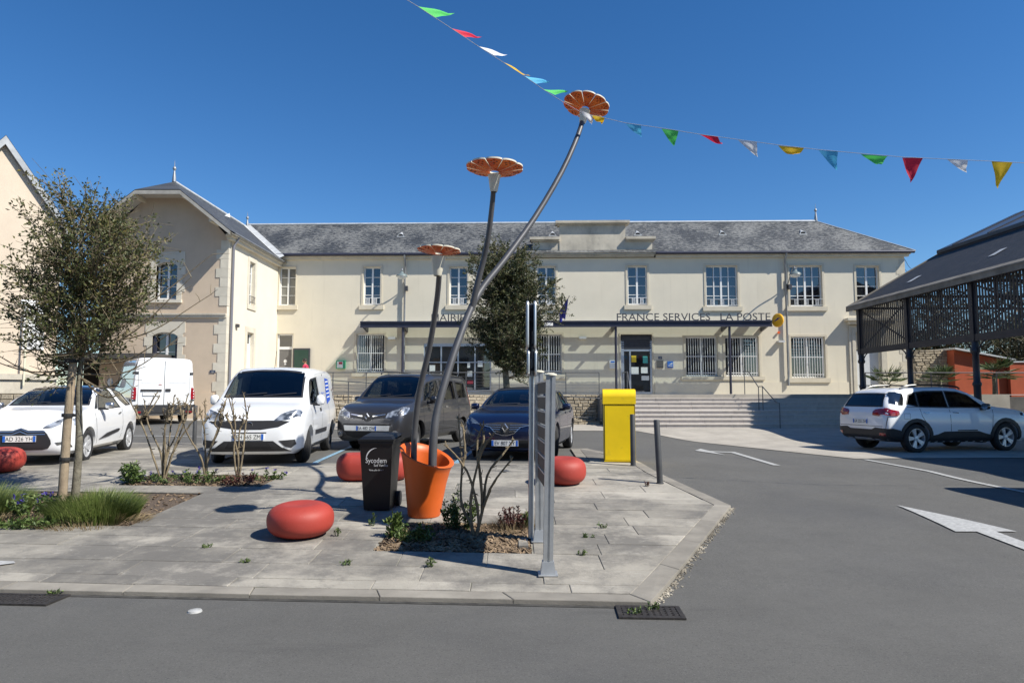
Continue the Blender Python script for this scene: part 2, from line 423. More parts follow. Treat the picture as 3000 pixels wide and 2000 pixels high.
# gravel and leaf litter along the kerb foot
b=MB()
for _ in range(480):
    t=chipr.random(); p=Vector((1.10,5.57)).lerp(Vector((2.9,9.19)),t); off=abs(chipr.gauss(0,.035))+.006
    x,y=p.x+off*.9,p.y-off*.44; s=chipr.uniform(.4,1.2)
    b.bbox((x,y,G(x,y)+.004),(.022*s,.014*s,.008*s),Matrix.Rotation(chipr.uniform(0,6.3),3,'Z')@Matrix.Rotation(chipr.gauss(0,.3),3,'X'))
GRIT=mat('grit',(.30,.26,.2),.9,var=.5,vscale=3,col2=(.5,.45,.36))
tag(b.build('kerb_grit',GRIT,fix=False),'pale grit and dry leaf bits gathered along the kerb foot','grit',kind='stuff')

# drain grates
def grate(loc,rz,L,W,nx,ny,label):
    t=thing('drain_grate',loc,label,'drain grate',rz=rz)
    b=MB(); fw=.035
    for (x0,x1,y0,y1) in ((-L/2,L/2,-W/2,-W/2+fw),(-L/2,L/2,W/2-fw,W/2),(-L/2,-L/2+fw,-W/2+fw,W/2-fw),(L/2-fw,L/2,-W/2+fw,W/2-fw)): b.box(x0,x1,y0,y1,.0,.014)
    b.build('grate_frame',IRON,t)
    b=MB(); b.box(-L/2+fw,L/2-fw,-W/2+fw,W/2-fw,.002,.004); b.build('drain_pit',DARK,t)
    for i in range(nx):
        x=-L/2+fw+(L-2*fw)*(i+.5)/nx; b=MB(); b.box(x-.3*(L-2*fw)/nx,x+.3*(L-2*fw)/nx,-W/2+fw,W/2-fw,.004,.012); b.build('grate_bar',IRON,t)
    for i in range(ny):
        y=-W/2+fw+(W-2*fw)*(i+.5)/ny; b=MB(); b.box(-L/2+fw,L/2-fw,y-.012,y+.012,.0045,.0105); b.build('cross_bar',IRON,t)
    return t
grate((1.06,5.40,0.002),R(-3),.50,.30,9,5,'square cast iron drain grate overgrown with weeds at the kerb corner')
grate((-4.42,5.76,0.002),R(-3.8),1.45,.28,34,3,'long cast iron slotted drain grate set against the kerb')
# ================================================================ BUILDINGS
PLAST=mat('cream_plaster',(.69,.63,.50),.92,var=.035,vscale=.7,detail=8,bump=.35,bscale=45,dist=.012)
mixover(PLAST,(.50,.455,.36),.35,.55,.8,.35,stretch=(1,1,.35))
mixover(PLAST,(.48,.43,.335),1.5,.58,.76,.38,stretch=(2.4,1,.13),detail=8)
TANP=mat('tan_roughcast',(.54,.435,.325),.94,var=.06,vscale=1.2,detail=8,bump=.6,bscale=60,dist=.015)
mixover(TANP,(.36,.28,.22),.6,.55,.8,.4,stretch=(2.5,2.5,.3))
LIME=objrand(mat('limestone',(.58,.535,.44),.9,var=.08,vscale=2,detail=8,bump=.3,bscale=40,dist=.01),.05)
OLDSTONE=mat('weathered_stone',(.50,.455,.37),.92,var=.14,vscale=1.6,detail=9,bump=.4,bscale=30,dist=.012)
mixover(OLDSTONE,(.22,.20,.17),1.1,.52,.72,.7,detail=10,rough=.7,stretch=(1,1,.6))
TRIM=mat('surround_render',(.60,.54,.42),.9,var=.06,vscale=2,detail=6)
WHITE=mat('white_paint',(.78,.78,.76),.5,var=.03,vscale=4)
GREYF=mat('grey_frame',(.55,.56,.56),.4,var=.03)
ALU=mat('aluminium',(.60,.61,.62),.38,metal=.75,var=.06,vscale=5)
ZINC=mat('zinc',(.30,.31,.32),.5,metal=.55,var=.15,vscale=3)
LEAD=mat('pale_lead',(.50,.51,.51),.6,metal=.2,var=.12,vscale=4)
STEEL=mat('dark_steel',(.060,.062,.072),.5,metal=.3,var=.12,vscale=6)
NAVY=mat('navy_steel',(.040,.042,.065),.45,metal=.2,var=.1,vscale=3)
RAILG=mat('rail_grey',(.13,.135,.14),.5,metal=.5,var=.1)
PANE=mat('window_pane',(.012,.014,.017),.03,spec=.9,ior=1.75,bump=.04,bscale=1.3,dist=.02)
DOORG=mat('door_grey',(.15,.145,.14),.5,var=.05)
STEPS=objrand(mat('pale_granite',(.50,.46,.42),.85,var=.07,vscale=6,detail=8,bump=.25,bscale=90,dist=.004),.05)
RUBBLE=objrand(mat('rubble_stone',(.44,.36,.25),.95,var=.22,vscale=7,detail=8,col2=(.58,.50,.37),bump=.8,bscale=22,dist=.03),.22)
RUBJ=mat('rubble_joint',(.20,.165,.115),.95,var=.25,vscale=9)
def slate(name,base,lich,row=.11,lo=.46,hi=.62,rot=False,amt=.8):
    m=bpy.data.materials.new(name); m.use_nodes=True; n=m.node_tree.nodes; l=m.node_tree.links; b=n['Principled BSDF']; b.inputs['Roughness'].default_value=.62
    tc=n.new('ShaderNodeTexCoord'); sp=n.new('ShaderNodeSeparateXYZ'); l.new(tc.outputs['Object'],sp.inputs[0])
    cb=n.new('ShaderNodeCombineXYZ'); l.new(sp.outputs['Y' if rot else 'X'],cb.inputs[0])
    mu=n.new('ShaderNodeMath'); mu.operation='MULTIPLY'; mu.inputs[1].default_value=1.45; l.new(sp.outputs['Z'],mu.inputs[0]); l.new(mu.outputs[0],cb.inputs[1])
    bk=n.new('ShaderNodeTexBrick'); bk.inputs['Scale'].default_value=1.; bk.inputs['Brick Width'].default_value=.22; bk.inputs['Row Height'].default_value=row
    bk.inputs['Mortar Size'].default_value=.008; bk.inputs['Mortar Smooth'].default_value=.2; bk.inputs['Bias'].default_value=-.1
    bk.inputs['Color1'].default_value=(*[x*.72 for x in base],1); bk.inputs['Color2'].default_value=(*[x*1.25 for x in base],1); bk.inputs['Mortar'].default_value=(*[x*.3 for x in base],1)
    l.new(cb.outputs[0],bk.inputs['Vector'])
    big=n.new('ShaderNodeTexNoise'); big.inputs['Scale'].default_value=.6; big.inputs['Detail'].default_value=4
    l.new(cb.outputs[0],big.inputs['Vector'])
    st_=n.new('ShaderNodeMapping'); st_.inputs['Scale'].default_value=(.8,1.9,1); l.new(cb.outputs[0],st_.inputs[0])
    nz=n.new('ShaderNodeTexNoise'); nz.inputs['Scale'].default_value=5.5; nz.inputs['Detail'].default_value=9; nz.inputs['Roughness'].default_value=.8
    l.new(st_.outputs[0],nz.inputs['Vector'])
    ad=n.new('ShaderNodeMath'); ad.operation='ADD'; l.new(big.outputs['Fac'],ad.inputs[0]); l.new(nz.outputs['Fac'],ad.inputs[1])
    b6=n.new('ShaderNodeMath'); b6.operation='MULTIPLY'; b6.inputs[1].default_value=.55; l.new(big.outputs['Fac'],b6.inputs[0]); l.new(b6.outputs[0],ad.inputs[0])
    n14=n.new('ShaderNodeMath'); n14.operation='MULTIPLY'; n14.inputs[1].default_value=1.45; l.new(nz.outputs['Fac'],n14.inputs[0]); l.new(n14.outputs[0],ad.inputs[1])
    hv=n.new('ShaderNodeMath'); hv.operation='MULTIPLY'; hv.inputs[1].default_value=.5; l.new(ad.outputs[0],hv.inputs[0])
    mr=n.new('ShaderNodeMapRange'); mr.inputs[1].default_value=lo; mr.inputs[2].default_value=hi; mr.inputs[4].default_value=amt; l.new(hv.outputs[0],mr.inputs[0])
    mx=n.new('ShaderNodeMix'); mx.data_type='RGBA'; l.new(mr.outputs[0],mx.inputs[0]); l.new(bk.outputs['Color'],mx.inputs[6]); mx.inputs[7].default_value=(*lich,1)
    l.new(mx.outputs[2],b.inputs['Base Color'])
    bp=n.new('ShaderNodeBump'); bp.inputs['Strength'].default_value=.6; bp.inputs['Distance'].default_value=.02
    l.new(bk.outputs['Fac'],bp.inputs['Height']); bp.invert=True; l.new(bp.outputs[0],b.inputs['Normal']); return m
SLATE=slate('slate_roof',(.040,.045,.052),(.21,.21,.20),lo=.475,hi=.545,amt=.82)
SLATEY=slate('slate_roof_side',(.06,.065,.072),(.17,.17,.165),rot=True,lo=.52,hi=.64)
SLATED=slate('dark_slate',(.028,.027,.025),(.062,.058,.052),row=.10,rot=True,lo=.5,hi=.66)

def wall_holes(b,s0,s1,z0,z1,holes,depth=.26):
    """front face in plane y=0 with rectangular holes and their reveals (into +y)"""
    xs=sorted(set([s0,s1]+[h[0] for h in holes]+[h[1] for h in holes])); zs=sorted(set([z0,z1]+[h[2] for h in holes]+[h[3] for h in holes]))
    xs=[x for x in xs if s0<=x<=s1]; zs=[z for z in zs if z0<=z<=z1]
    for i in range(len(xs)-1):
        for j in range(len(zs)-1):
            cx,cz=(xs[i]+xs[i+1])/2,(zs[j]+zs[j+1])/2
            if any(h[0]<cx<h[1] and h[2]<cz<h[3] for h in holes): continue
            b.add([(xs[i],0,zs[j]),(xs[i+1],0,zs[j]),(xs[i+1],0,zs[j+1]),(xs[i],0,zs[j+1])],[(0,1,2,3)])
    for h in holes:
        x0,x1,a,c=h[:4]
        b.add([(x0,0,a),(x0,depth,a),(x0,depth,c),(x0,0,c)],[(0,1,2,3)]); b.add([(x1,0,a),(x1,0,c),(x1,depth,c),(x1,depth,a)],[(0,1,2,3)])
        b.add([(x0,0,c),(x0,depth,c),(x1,depth,c),(x1,0,c)],[(0,1,2,3)]); b.add([(x0,0,a),(x1,0,a),(x1,depth,a),(x0,depth,a)],[(0,1,2,3)])
PANEC=mat('curtained_pane',(.17,.17,.155),.05,spec=.7,ior=1.6,var=.12,vscale=3)
def casement(parent,x0,x1,z0,z1,cols,rows,y=.16,frame=WHITE,pm=None):
    """a window part: frame and glazing bars, with each pane a sub-part; in the parent's xz plane"""
    b=MB(); fw=.06; d0,d1=y,y+.06
    b.box(x0,x0+fw,d0,d1,z0,z1); b.box(x1-fw,x1,d0,d1,z0,z1); b.box(x0+fw,x1-fw,d0,d1,z0,z0+fw+.02); b.box(x0+fw,x1-fw,d0,d1,z1-fw,z1)
    ix0,ix1,iz0,iz1=x0+fw,x1-fw,z0+fw+.02,z1-fw; cw=(ix1-ix0)/cols; rh=(iz1-iz0)/rows
    for i in range(1,cols):
        q=.045 if (cols==2 or i==cols//2) else .022
        b.box(ix0+cw*i-q,ix0+cw*i+q,d0-.005,d1-.005,iz0,iz1)
    for j in range(1,rows): b.box(ix0+.001,ix1-.001,d0+.008,d1-.012,iz0+rh*j-.014,iz0+rh*j+.014)
    wdw=b.build('window',frame,parent)
    for i in range(cols):
        for j in range(rows):
            p=MB(); t=rnd.uniform(-.004,.004); u=rnd.uniform(-.003,.003)
            a0,a1,c0,c1=ix0+cw*i,ix0+cw*(i+1),iz0+rh*j,iz0+rh*(j+1)
            p.add([(a0,d1-.02+t,c0),(a1,d1-.02-t,c0),(a1,d1-.02-t+u,c1),(a0,d1-.02+t+u,c1)],[(0,1,2,3)]); p.build('pane',pm or PANE,wdw,loc=(0,0,0))
    return wdw
def bars(parent_window,x0,x1,z0,z1,n,y=.02,m=WHITE):
    for i in range(n):
        x=x0+(x1-x0)*(i+.5)/n; b=MB(); b.tube([(x,y,z0),(x,y,z1)],.0125,6); b.build('bar',m,parent_window,loc=(0,0,0),smooth=50)
    for z in (z0+.14,z0+(z1-z0)*.5,z1-.02):
        b=MB(); b.box(x0,x1,y-.006,y+.006,z-.016,z+.016); b.build('cross_bar',m,parent_window,loc=(0,0,0))
def guard(parent_window,x0,x1,z,m):
    """small window guard rail with two ornaments"""
    b=MB(); b.box(x0,x1,-.03,-.012,z+.36,z+.385); b.box(x0,x1,-.03,-.012,z+.06,z+.08)
    n=max(2,int((x1-x0)/.4))
    for i in range(n):
        cx=x0+(x1-x0)*(i+.5)/n if n>2 else x0+(x1-x0)*(.28+.44*i)
        for dx in (-.07,.07): b.box(cx+dx-.01,cx+dx+.01,-.028,-.014,z+.08,z+.36)
        for k in range(4):
            b.box(cx-.06,cx+.06,-.026,-.016,z+.11+k*.065,z+.135+k*.065)
    b.build('guard_rail',m,parent_window,loc=(0,0,0))
def surround(parent,x0,x1,z0,z1,wd=.11,sill=True,m=TRIM,pr=.025,top=True):
    b=MB(); b.box(x0-wd,x0,-pr,.0,z0,z1); b.box(x1,x1+wd,-pr,.0,z0,z1)
    if top: b.box(x0-wd,x1+wd,-pr-.003,.0,z1,z1+wd)
    if sill: b.box(x0-wd-.09,x1+wd+.09,-.10,.0,z0-.22,z0-.0)
    return b.build('window_surround',m,parent)

# ---------------- main town hall
BZ=.40
hall=thing('town_hall',(-11.9,34.4,BZ),'long two-storey cream rendered town hall with slate roof behind the steps','building',rz=math.atan2(-.8,31.44))
hall['zoff']=BZ
FL=31.45; EV=8.52
UP=[(.0+.06,.90,6.16,8.12,2,4),(4.37,5.24,6.16,8.12,2,4),(8.74,9.66,6.14,8.10,2,4),(13.17,14.10,6.13,8.11,2,4),(17.71,18.69,6.12,8.11,2,4),(21.62,23.19,6.03,8.10,4,4),(25.77,27.37,6.02,8.08,4,4),(29.05,30.18,6.03,8.05,2,4)]
LOW=[(4.06,5.49,2.77,4.70),(13.10,14.39,2.66,4.66),(20.54,22.12,2.56,4.53),(22.49,24.15,2.56,4.53),(25.73,27.40,2.48,4.52)]
ENT=(7.46,10.86,1.80,4.23); DOOR=(17.33,18.88,1.72,4.65); LDOOR=(.06,.84,1.72,4.71); RDOOR=(28.91,30.04,1.72,4.73)
holes=[u[:4] for u in UP]+LOW+[ENT,DOOR,LDOOR,RDOOR]
b=MB(); wall_holes(b,0,FL,.2,EV,holes)
b.add([(FL,0,.2),(FL,6.4,.2),(FL,6.4,EV),(FL,0,EV)],[(0,1,2,3)])
b.add([(-5,6.4,.2),(FL,6.4,.2),(FL,6.4,EV),(-5,6.4,EV)],[(0,1,2,3)])
b.build('wall',PLAST,hall,fix=False)
b=MB(); b.box(.3,FL-.3,.45,.5,.3,EV-.1); b.build('inner_wall',mat('dark_interior',(.03,.03,.032),.9),hall)
# plinth
for a,c in ((.84,7.4),(10.92,17.2),(19.0,28.5),(30.5,FL)): b=MB(); b.box(a,c,-.035,-.001,1.66,2.28); b.build('plinth',PLAST,hall)
# eaves cornice, gutter
b=MB(); b.box(-.1,12.75,-.16,.02,8.50,8.60); b.box(19.12,FL+.16,-.16,.02,8.50,8.60); b.box(-.1,12.75,-.24,.02,8.602,8.66); b.box(19.12,FL+.22,-.24,.02,8.602,8.66)
b.build('eaves_cornice',LIME,hall)
for a,c in ((-.15,12.78),(19.1,FL+.34)):
    b=MB(); b.tube([(a,-.32,8.70),(c,-.32,8.70)],.075,10); b.build('gutter',NAVY,hall,smooth=50)
# roof
RZ=10.93; RY=2.45
b=MB(); y0=-.36; b.add([(-2.6,RY,RZ),(28.25,RY,RZ),(FL+.38,y0,8.72),(0,y0,8.72),(-.0,y0,8.72)],[(0,3,2,1)])
b.add([(FL+.38,y0,8.72),(FL+.38,6.6,8.72),(28.25,RY,RZ)],[(0,1,2)]); b.add([(-5,RY,RZ),(28.25,RY,RZ),(FL+.38,6.6,8.72),(-5,6.6,8.72)],[(0,1,2,3)])
rf=b.build('roof',SLATE,hall,fix=False)
b=MB(); b.tube([(-2.7,RY,RZ+.02),(28.25,RY,RZ+.02)],.07,8); b.tube([(28.25,RY,RZ+.01),(FL+.38,y0,8.74)],.035,6); b.build('ridge_capping',LEAD,rf,loc=(0,0,0),smooth=50)
def finial(parent,x,y,z,h=.75):
    b=MB(); b.lathe([(.085,0),(.075,.2*h),(.035,.5*h),(.03,.52*h),(.07,.58*h),(.075,.63*h),(.045,.7*h),(.018,.72*h),(.004,h)],10,c=(x,y,z)); b.build('finial',ZINC,parent,loc=(0,0,0),smooth=50)
finial(rf,28.2,RY,RZ+.03,.95)
# roof vents
for s in (6.0,10.65,14.0,18.45,22.85,27.0):
    t=.62; y=y0+(RY-y0)*t; z=8.72+(RZ-8.72)*t
    b=MB(); k=9
    pr=[(s+.17*math.cos(math.pi*i/(k-1)),.14*math.sin(math.pi*i/(k-1))) for i in range(k)]
    v=[(px,y-.16,z-.11+pz) for px,pz in pr]+[(s,y+.22,z+.21)]+[(px*.8+s*.2,y-.155,z-.105+pz*.75) for px,pz in pr]
    b.add(v,[(i,i+1,k) for i in range(k-1)]+[(i,k+1+i,k+2+i,i+1) for i in range(k-1)]); b.box(s-.2,s+.2,y-.2,y+.0,z-.16,z-.112)
    vt=b.build('roof_vent',LEAD,hall); b=MB(); b.add([(px*.8+s*.2,y-.15,z-.105+pz*.75) for px,pz in pr],[tuple(range(k))]); b.build('vent_opening',DARK,vt,loc=(0,0,0))
# stone parapet in the middle
b=MB(); b.box(14.30,17.61,-.14,.32,8.75,10.17); b.build('parapet_block',OLDSTONE,hall)
b=MB(); b.box(14.1,17.81,-.36,.42,10.24,10.36); b.box(14.2,17.71,-.24,.36,10.172,10.238); b.build('parapet_cap',OLDSTONE,hall)
for q0,q1 in ((12.95,14.296),(17.614,18.95)):
    b=MB(); b.box(q0,q1,-.10,.3,8.75,9.34); b.build('parapet_shoulder',OLDSTONE,hall)
    b=MB(); b.box(q0-.15,q1+.15 if q0>15 else q1-.004,-.34,.34,9.41,9.54) if q0<15 else b.box(q0+.006,q1+.15,-.34,.34,9.41,9.54); b.box(q0-.08 if q0<15 else q0+.003,q1-.003 if q0<15 else q1+.08,-.22,.32,9.342,9.408); b.build('shoulder_cap',OLDSTONE,hall)
b=MB(); b.box(12.79,19.09,-.30,.3,8.64,8.746); b.box(12.85,19.03,-.2,.3,8.55,8.638); b.build('parapet_cornice',OLDSTONE,hall)
# windows
for i,(x0,x1,z0,z1,c,r) in enumerate(UP):
    wd=casement(hall,x0,x1,z0,z1,c,r,pm=PANEC if i==0 else None)
    surround(hall,x0,x1,z0,z1,.10 if i else .05)
    if i not in (0,7): guard(wd,x0+.02,x1-.02,z0,WHITE if i<5 else GREYF)
for i,(x0,x1,z0,z1) in enumerate(LOW):
    wd=casement(hall,x0,x1,z0,z1,2,2,y=.17); surround(hall,x0,x1,z0,z1,.10,sill=(i in(0,1,4)))
    bars(wd,x0+.08,x1-.08,z0+.03,z1-.02,12 if x1-x0>1.35 else 9)
b=MB(); b.box(20.3,24.4,-.09,-.0,2.38,2.55); b.build('window_sill',TRIM,hall)
# glazed entrance
x0,x1,z0,z1=ENT; b=MB(); fw=.07
for x in (x0,x0+.85,x0+1.7,x0+2.55,x1-fw): b.box(x,x+fw,.05,.13,z0,z1)
b.box(x0+fw,x1-fw,.055,.125,z1-.16,z1); b.box(x0+fw,x1-fw,.055,.125,z0,z0+.10); b.box(x0+fw,x1-fw,.058,.122,z0+1.45,z0+1.5)
e=b.build('glazed_entrance',ALU,hall)
for i in range(4):
    a=x0+fw+.85*i
    for c0,c1 in ((z0+.1,z0+1.45),(z0+1.5,z1-.16)):
        b=MB(); b.add([(a,.09,c0),(a+.78,.09,c0),(a+.78,.09,c1),(a,.09,c1)],[(0,1,2,3)]); b.build('pane',PANE,e,loc=(0,0,0))
b=MB()
PAPER=mat('paper',(.72,.75,.72),.8,var=.06,vscale=9)
for a,c,w_,h_ in ((x0+.3,2.78,.28,.36),(x0+2.2,3.0,.14,.30),(x0+2.72,3.05,.25,.3),(x0+2.2,2.55,.25,.28)): 
    b=MB(); b.box(a,a+w_,.078,.082,c,c+h_); b.build('notice',PAPER,e,loc=(0,0,0))
REDB=mat('red_notice',(.35,.03,.05),.6); b=MB(); b.box(x0+2.2,x0+2.5,.076,.081,2.2,2.36); b.build('notice',REDB,e,loc=(0,0,0))
# post office door
x0,x1,z0,z1=DOOR; b=MB()
b.box(x0,x0+.16,.04,.13,z0,z1-.3); b.box(x1-.1,x1,.04,.13,z0,z1-.3); b.box(x0+.16,x1-.1,.045,.125,z1-.84,z1-.74); b.box(x0+.16,x1-.1,.045,.125,z0,z0+.07)
b.box(x0+.42,x0+.5,.05,.12,z0+.07,z1-.84)
d=b.build('door',ALU,hall)
b=MB(); b.add([(x0+.16,.09,z0+.07),(x0+.42,.09,z0+.07),(x0+.42,.09,z1-.84),(x0+.16,.09,z1-.84)],[(0,1,2,3)]); b.build('pane',PANE,d,loc=(0,0,0))
b=MB(); b.add([(x0+.5,.09,z0+.07),(x1-.1,.09,z0+.07),(x1-.1,.09,z1-.84),(x0+.5,.09,z1-.84)],[(0,1,2,3)]); b.build('pane',PANE,d,loc=(0,0,0))
b=MB(); b.box(x0+.04,x1-.04,.05,.10,z1-.74,z1-.04)
for i in range(6): b.box(x0+.04,x1-.04,.035,.05,z1-.70+i*.11,z1-.64+i*.11)
b.build('roller_shutter',STEEL,d,loc=(0,0,0))
YEL=mat('yellow_print',(.75,.55,.03),.6); TEAL=mat('teal_print',(.08,.42,.38),.6)
for a,c,w_,h_,m in ((.53,1.55,.24,.33,YEL),(1.1,1.5,.24,.35,TEAL),(.52,.95,.36,.36,PAPER),(1.0,1.0,.34,.3,PAPER),(1.02,.65,.38,.22,PAPER)):
    b=MB(); b.box(x0+a,x0+a+w_,.08,.085,z0+a*0+c,z0+c+h_); b.build('notice',m,d,loc=(0,0,0))
surround(hall,x0,x1,z0,z1,.07,sill=False)
# left grey door with transom
x0,x1,z0,z1=LDOOR; b=MB(); b.box(x0,x0+.07,.06,.12,z0,z1); b.box(x1-.07,x1,.06,.12,z0,z1); b.box(x0+.07,x1-.07,.06,.12,z1-.07,z1); b.box(x0+.07,x1-.07,.06,.12,z1-.78,z1-.64)
d=b.build('door',WHITE,hall); b=MB(); b.box(x0+.07,x1-.07,.08,.10,z0,z1-.78); b.build('door_panel',DOORG,d,loc=(0,0,0))
b=MB(); b.box(x0+.07,x1-.07,.085,.09,z1-.64,z1-.07); b.build('pane',PANE,d,loc=(0,0,0))
b=MB(); cx=(x0+x1)/2
b.lathe([(.09,.0),(.09,.004)],20,c=(cx,.074,z0+1.62),axis='y',cap=True); b.box(cx-.05,cx+.05,.074,.079,z0+1.44,z0+1.50); b.build('emblem',WHITE,d,loc=(0,0,0))
surround(hall,x0,x1,z0,z1,.05,sill=False)
# right white door in stone surround with hood
x0,x1,z0,z1=RDOOR; b=MB(); b.box(x0,x1,.12,.18,z0,z1-.9); d=b.build('door',mat('pale_grey_door',(.58,.60,.62),.5,var=.03),hall)
b=MB(); b.box(x0,x1,.14,.16,z1-.85,z1); b.build('transom_panel',TRIM,d,loc=(0,0,0))
b=MB(); b.bbox((x1-.14,.10,z0+1.05),(.03,.05,.16)); b.build('door_handle',STEEL,d,loc=(0,0,0))
b=MB(); b.box(x0-.34,x0-.02,-.07,.0,1.7,5.0); b.box(x1+.02,x1+.34,-.07,.0,1.7,5.0); b.box(x0-.34,x1+.34,-.072,.0,4.74,5.06); b.box(x0-.2,x0-.06,-.1,-.07,1.7,4.9); b.box(x1+.06,x1+.2,-.1,-.07,1.7,4.9); b.build('door_surround',LIME,hall)
b=MB(); b.box(28.36,30.85,-.48,.0,5.28,5.40); b.box(28.5,30.71,-.3,.0,5.12,5.278); b.build('door_hood',LIME,hall)
# quoins at the right end
for i in range(17):
    z=1.7+i*.395; w_=.42 if i%2 else .28; b=MB(); b.box(FL-w_,FL+.012,-.012,.3,z,z+.388); b.build('quoin',LIME if i%3 else TRIM,hall)
# downpipes
def downpipe(x,y,z0,z1,parent,m=ZINC,name='downpipe'):
    b=MB(); b.tube([(x,y-.22,z1),(x,y-.2,z1-.1),(x,y,z1-.32),(x,y,z0)],.05,10); d=b.build(name,m,parent,smooth=50)
    for z in (z0+.6,z0+2.4,z0+4.4):
        if z<z1-.5:
            b=MB(); b.lathe([(.058,-.02),(.058,.02)],10,c=(x,y,z),cap=True); b.build('pipe_clip',m,d,loc=(0,0,0))
downpipe(6.5,-.12,2.0,8.66,hall); downpipe(25.52,-.12,2.1,8.66,hall)
# small wall fixtures
b=MB(); b.box(25.05,25.35,-.26,-.0,4.22,4.32); b.build('wall_light',GREYF,hall); b=MB(); b.box(15.25,15.6,-.24,-.0,4.42,4.54); b.build('wall_light',GREYF,hall); b=MB(); b.box(5.7,6.05,-.24,0,4.42,4.54); b.build('wall_light',GREYF,hall)
ORG=mat('orange_plastic',(.8,.13,.02),.4); b=MB(); b.lathe([(.06,0),(.055,.06),(.03,.1)],12,c=(25.12,-.1,4.72),axis='y',cap=True); b.build('alarm_beacon',ORG,hall,smooth=40)
b=MB(); b.box(19.1,19.42,-.05,-.0,2.98,3.35); b.build('letter_box',mat('bronze_plate',(.16,.15,.13),.45,metal=.5),hall)
BLU=mat('blue_sign',(.03,.16,.55),.5); b=MB(); b.box(19.62,19.9,-.06,-.0,2.98,3.3); q=b.build('cash_sign',BLU,hall)
me=MB().add([(19.66,-.064,3.12),(19.86,-.064,3.16),(19.86,-.064,3.24)],[(0,1,2)]).add([(19.66,-.064,3.05),(19.86,-.064,3.05),(19.86,-.064,3.09),(19.66,-.064,3.09)],[(0,1,2,3)]).mesh('mark',PAPER); link('printed_mark',me,q,loc=(0,0,0))
b=MB(); b.box(19.18,19.36,-.02,-.0,3.42,3.54); q=b.build('number_plate',mat('plate_blue',(.05,.07,.12),.4),hall); link('number',text_mesh('14',.09,.001,WHITE),q,loc=(19.27,-.024,3.445))
b=MB(); b.box(16.75,17.05,-.12,-.0,2.95,3.36); q=b.build('notice_box',WHITE,hall); b=MB(); b.box(16.8,17.0,-.125,-.121,3.24,3.32); b.build('printed_mark',BLU,q,loc=(0,0,0)); b=MB(); b.box(16.8,17.0,-.125,-.121,3.02,3.2); b.build('printed_text',PAPER,q,loc=(0,0,0))
# wall lamps on brackets
for s,nm in ((6.5,'beside the left downpipe'),(25.6,'beside the right downpipe')):
    t=thing('wall_lamp',(0,0,0),'grey bell shaped wall lantern on curved bracket '+nm,'wall lamp','bell lanterns on the facade')
    a=math.atan2(-.8,31.44); bx,by=-11.9+s*math.cos(a),34.4+s*math.sin(a); t.location=(bx,by,7.0)
    b=MB(); b.tube(bezier([(0,-.02,.05),(0,-.3,.25),(0,-.65,.66),(0,-.95,.84),(0,-1.1,.72)],20),.028,8); b.tube([(0,-.03,-.1),(0,-.03,.4)],.04,8); b.build('bracket',ZINC,t,smooth=50)
    b=MB(); b.lathe([(.03,.25),(.06,.22),(.10,.14),(.20,.09),(.27,.02),(.285,-.02),(.26,-.02),(.18,.04),(.05,.08)],20,c=(0,-1.1,.45)); b.build('lamp_shade',mat('green_grey_enamel',(.16,.20,.20),.4),t,smooth=50)
    b=MB(); b.lathe([(.25,-.015),(.22,-.08),(.13,-.14),(.01,-.16)],16,c=(0,-1.1,.45)); b.build('lamp_glass',mat('frosted_glass',(.7,.72,.7),.25),t,smooth=60)
    b=MB(); b.bbox((0.08,-.18,-.02),(.16,.2,.24)); b.build('junction_box',STEEL,t)

# ---------------- canopy in front of the facade
a=math.atan2(-.8,31.44); dirx=Vector((math.cos(a),math.sin(a),0))
can=thing('entrance_canopy',(-11.9,34.4,1.68),'long dark steel and glass canopy carrying dark letters along the facade','canopy',rz=a); can['zoff']=1.68
C0,C1=4.57,24.37; PF=-1.27
b=MB(); b.box(C0,C1,PF-.05,PF+.05,4.90,5.20); b.box(C0,C1,PF-.11,PF-.051,5.14,5.20); b.box(C0,C1,PF-.11,PF-.051,4.90,4.94); b.build('front_beam',NAVY,can)
for p in (-.30,-.62,-.94):
    b=MB(); b.box(C0+.02,C1-.02,p-.06,p+.06,5.02,5.12); b.build('purlin',STEEL,can)
b=MB(); b.box(C0,C1,PF+.05,-.02,5.205,5.215); b.build('glass_roof',glassmat('canopy_glass',(.85,.9,.9),1.,.92),can)
for s in (4.62,6.62,11.6,16.92,22.36,24.3):
    b=MB(); b.prism([(PF+.052,5.0),(-.0,4.78),(-.0,5.02),(PF+.052,5.02)],s-.05,s+.05,axis='x'); b.build('bracket',STEEL,can)
for s in (6.64,11.62,16.93,22.36):
    b=MB(); b.tube([(s,PF+.02,1.69),(s,PF+.02,4.9)],.06,12); b.build('post',NAVY,can,smooth=50)
# standing letters
def letters(word,s0,s1,z,h):
    n=len(word); LET=STEEL
    me0=text_mesh(word,h/.70,.012,LET)
    wd=max(v.co.x for v in me0.vertices)-min(v.co.x for v in me0.vertices); k=(s1-s0)/wd
    # each letter a mesh of its own
    x=None
    for i,ch in enumerate(word):
        if ch==' ': continue
        me=text_mesh(ch,h/.70,.012,LET); full=text_mesh(word[:i+1],h/.70,.012,LET)
        fw=max(v.co.x for v in full.vertices)-min(v.co.x for v in full.vertices)
        cw=max(v.co.x for v in me.vertices)-min(v.co.x for v in me.vertices); mn=min(v.co.x for v in me.vertices)
        me.transform(Matrix.Diagonal((k,1,1,1))@Matrix.Translation((-mn,0,0)))
        link('letter_'+ch.lower(),me,can,loc=(s0+(fw-cw)*k,PF-.04,z-1.68))
        bpy.data.meshes.remove(full)
letters('MAIRIE',8.03,9.66,5.20,.36); letters('FRANCE SERVICES',16.98,21.44,5.20,.36); letters('LA POSTE',21.93,24.30,5.20,.36)
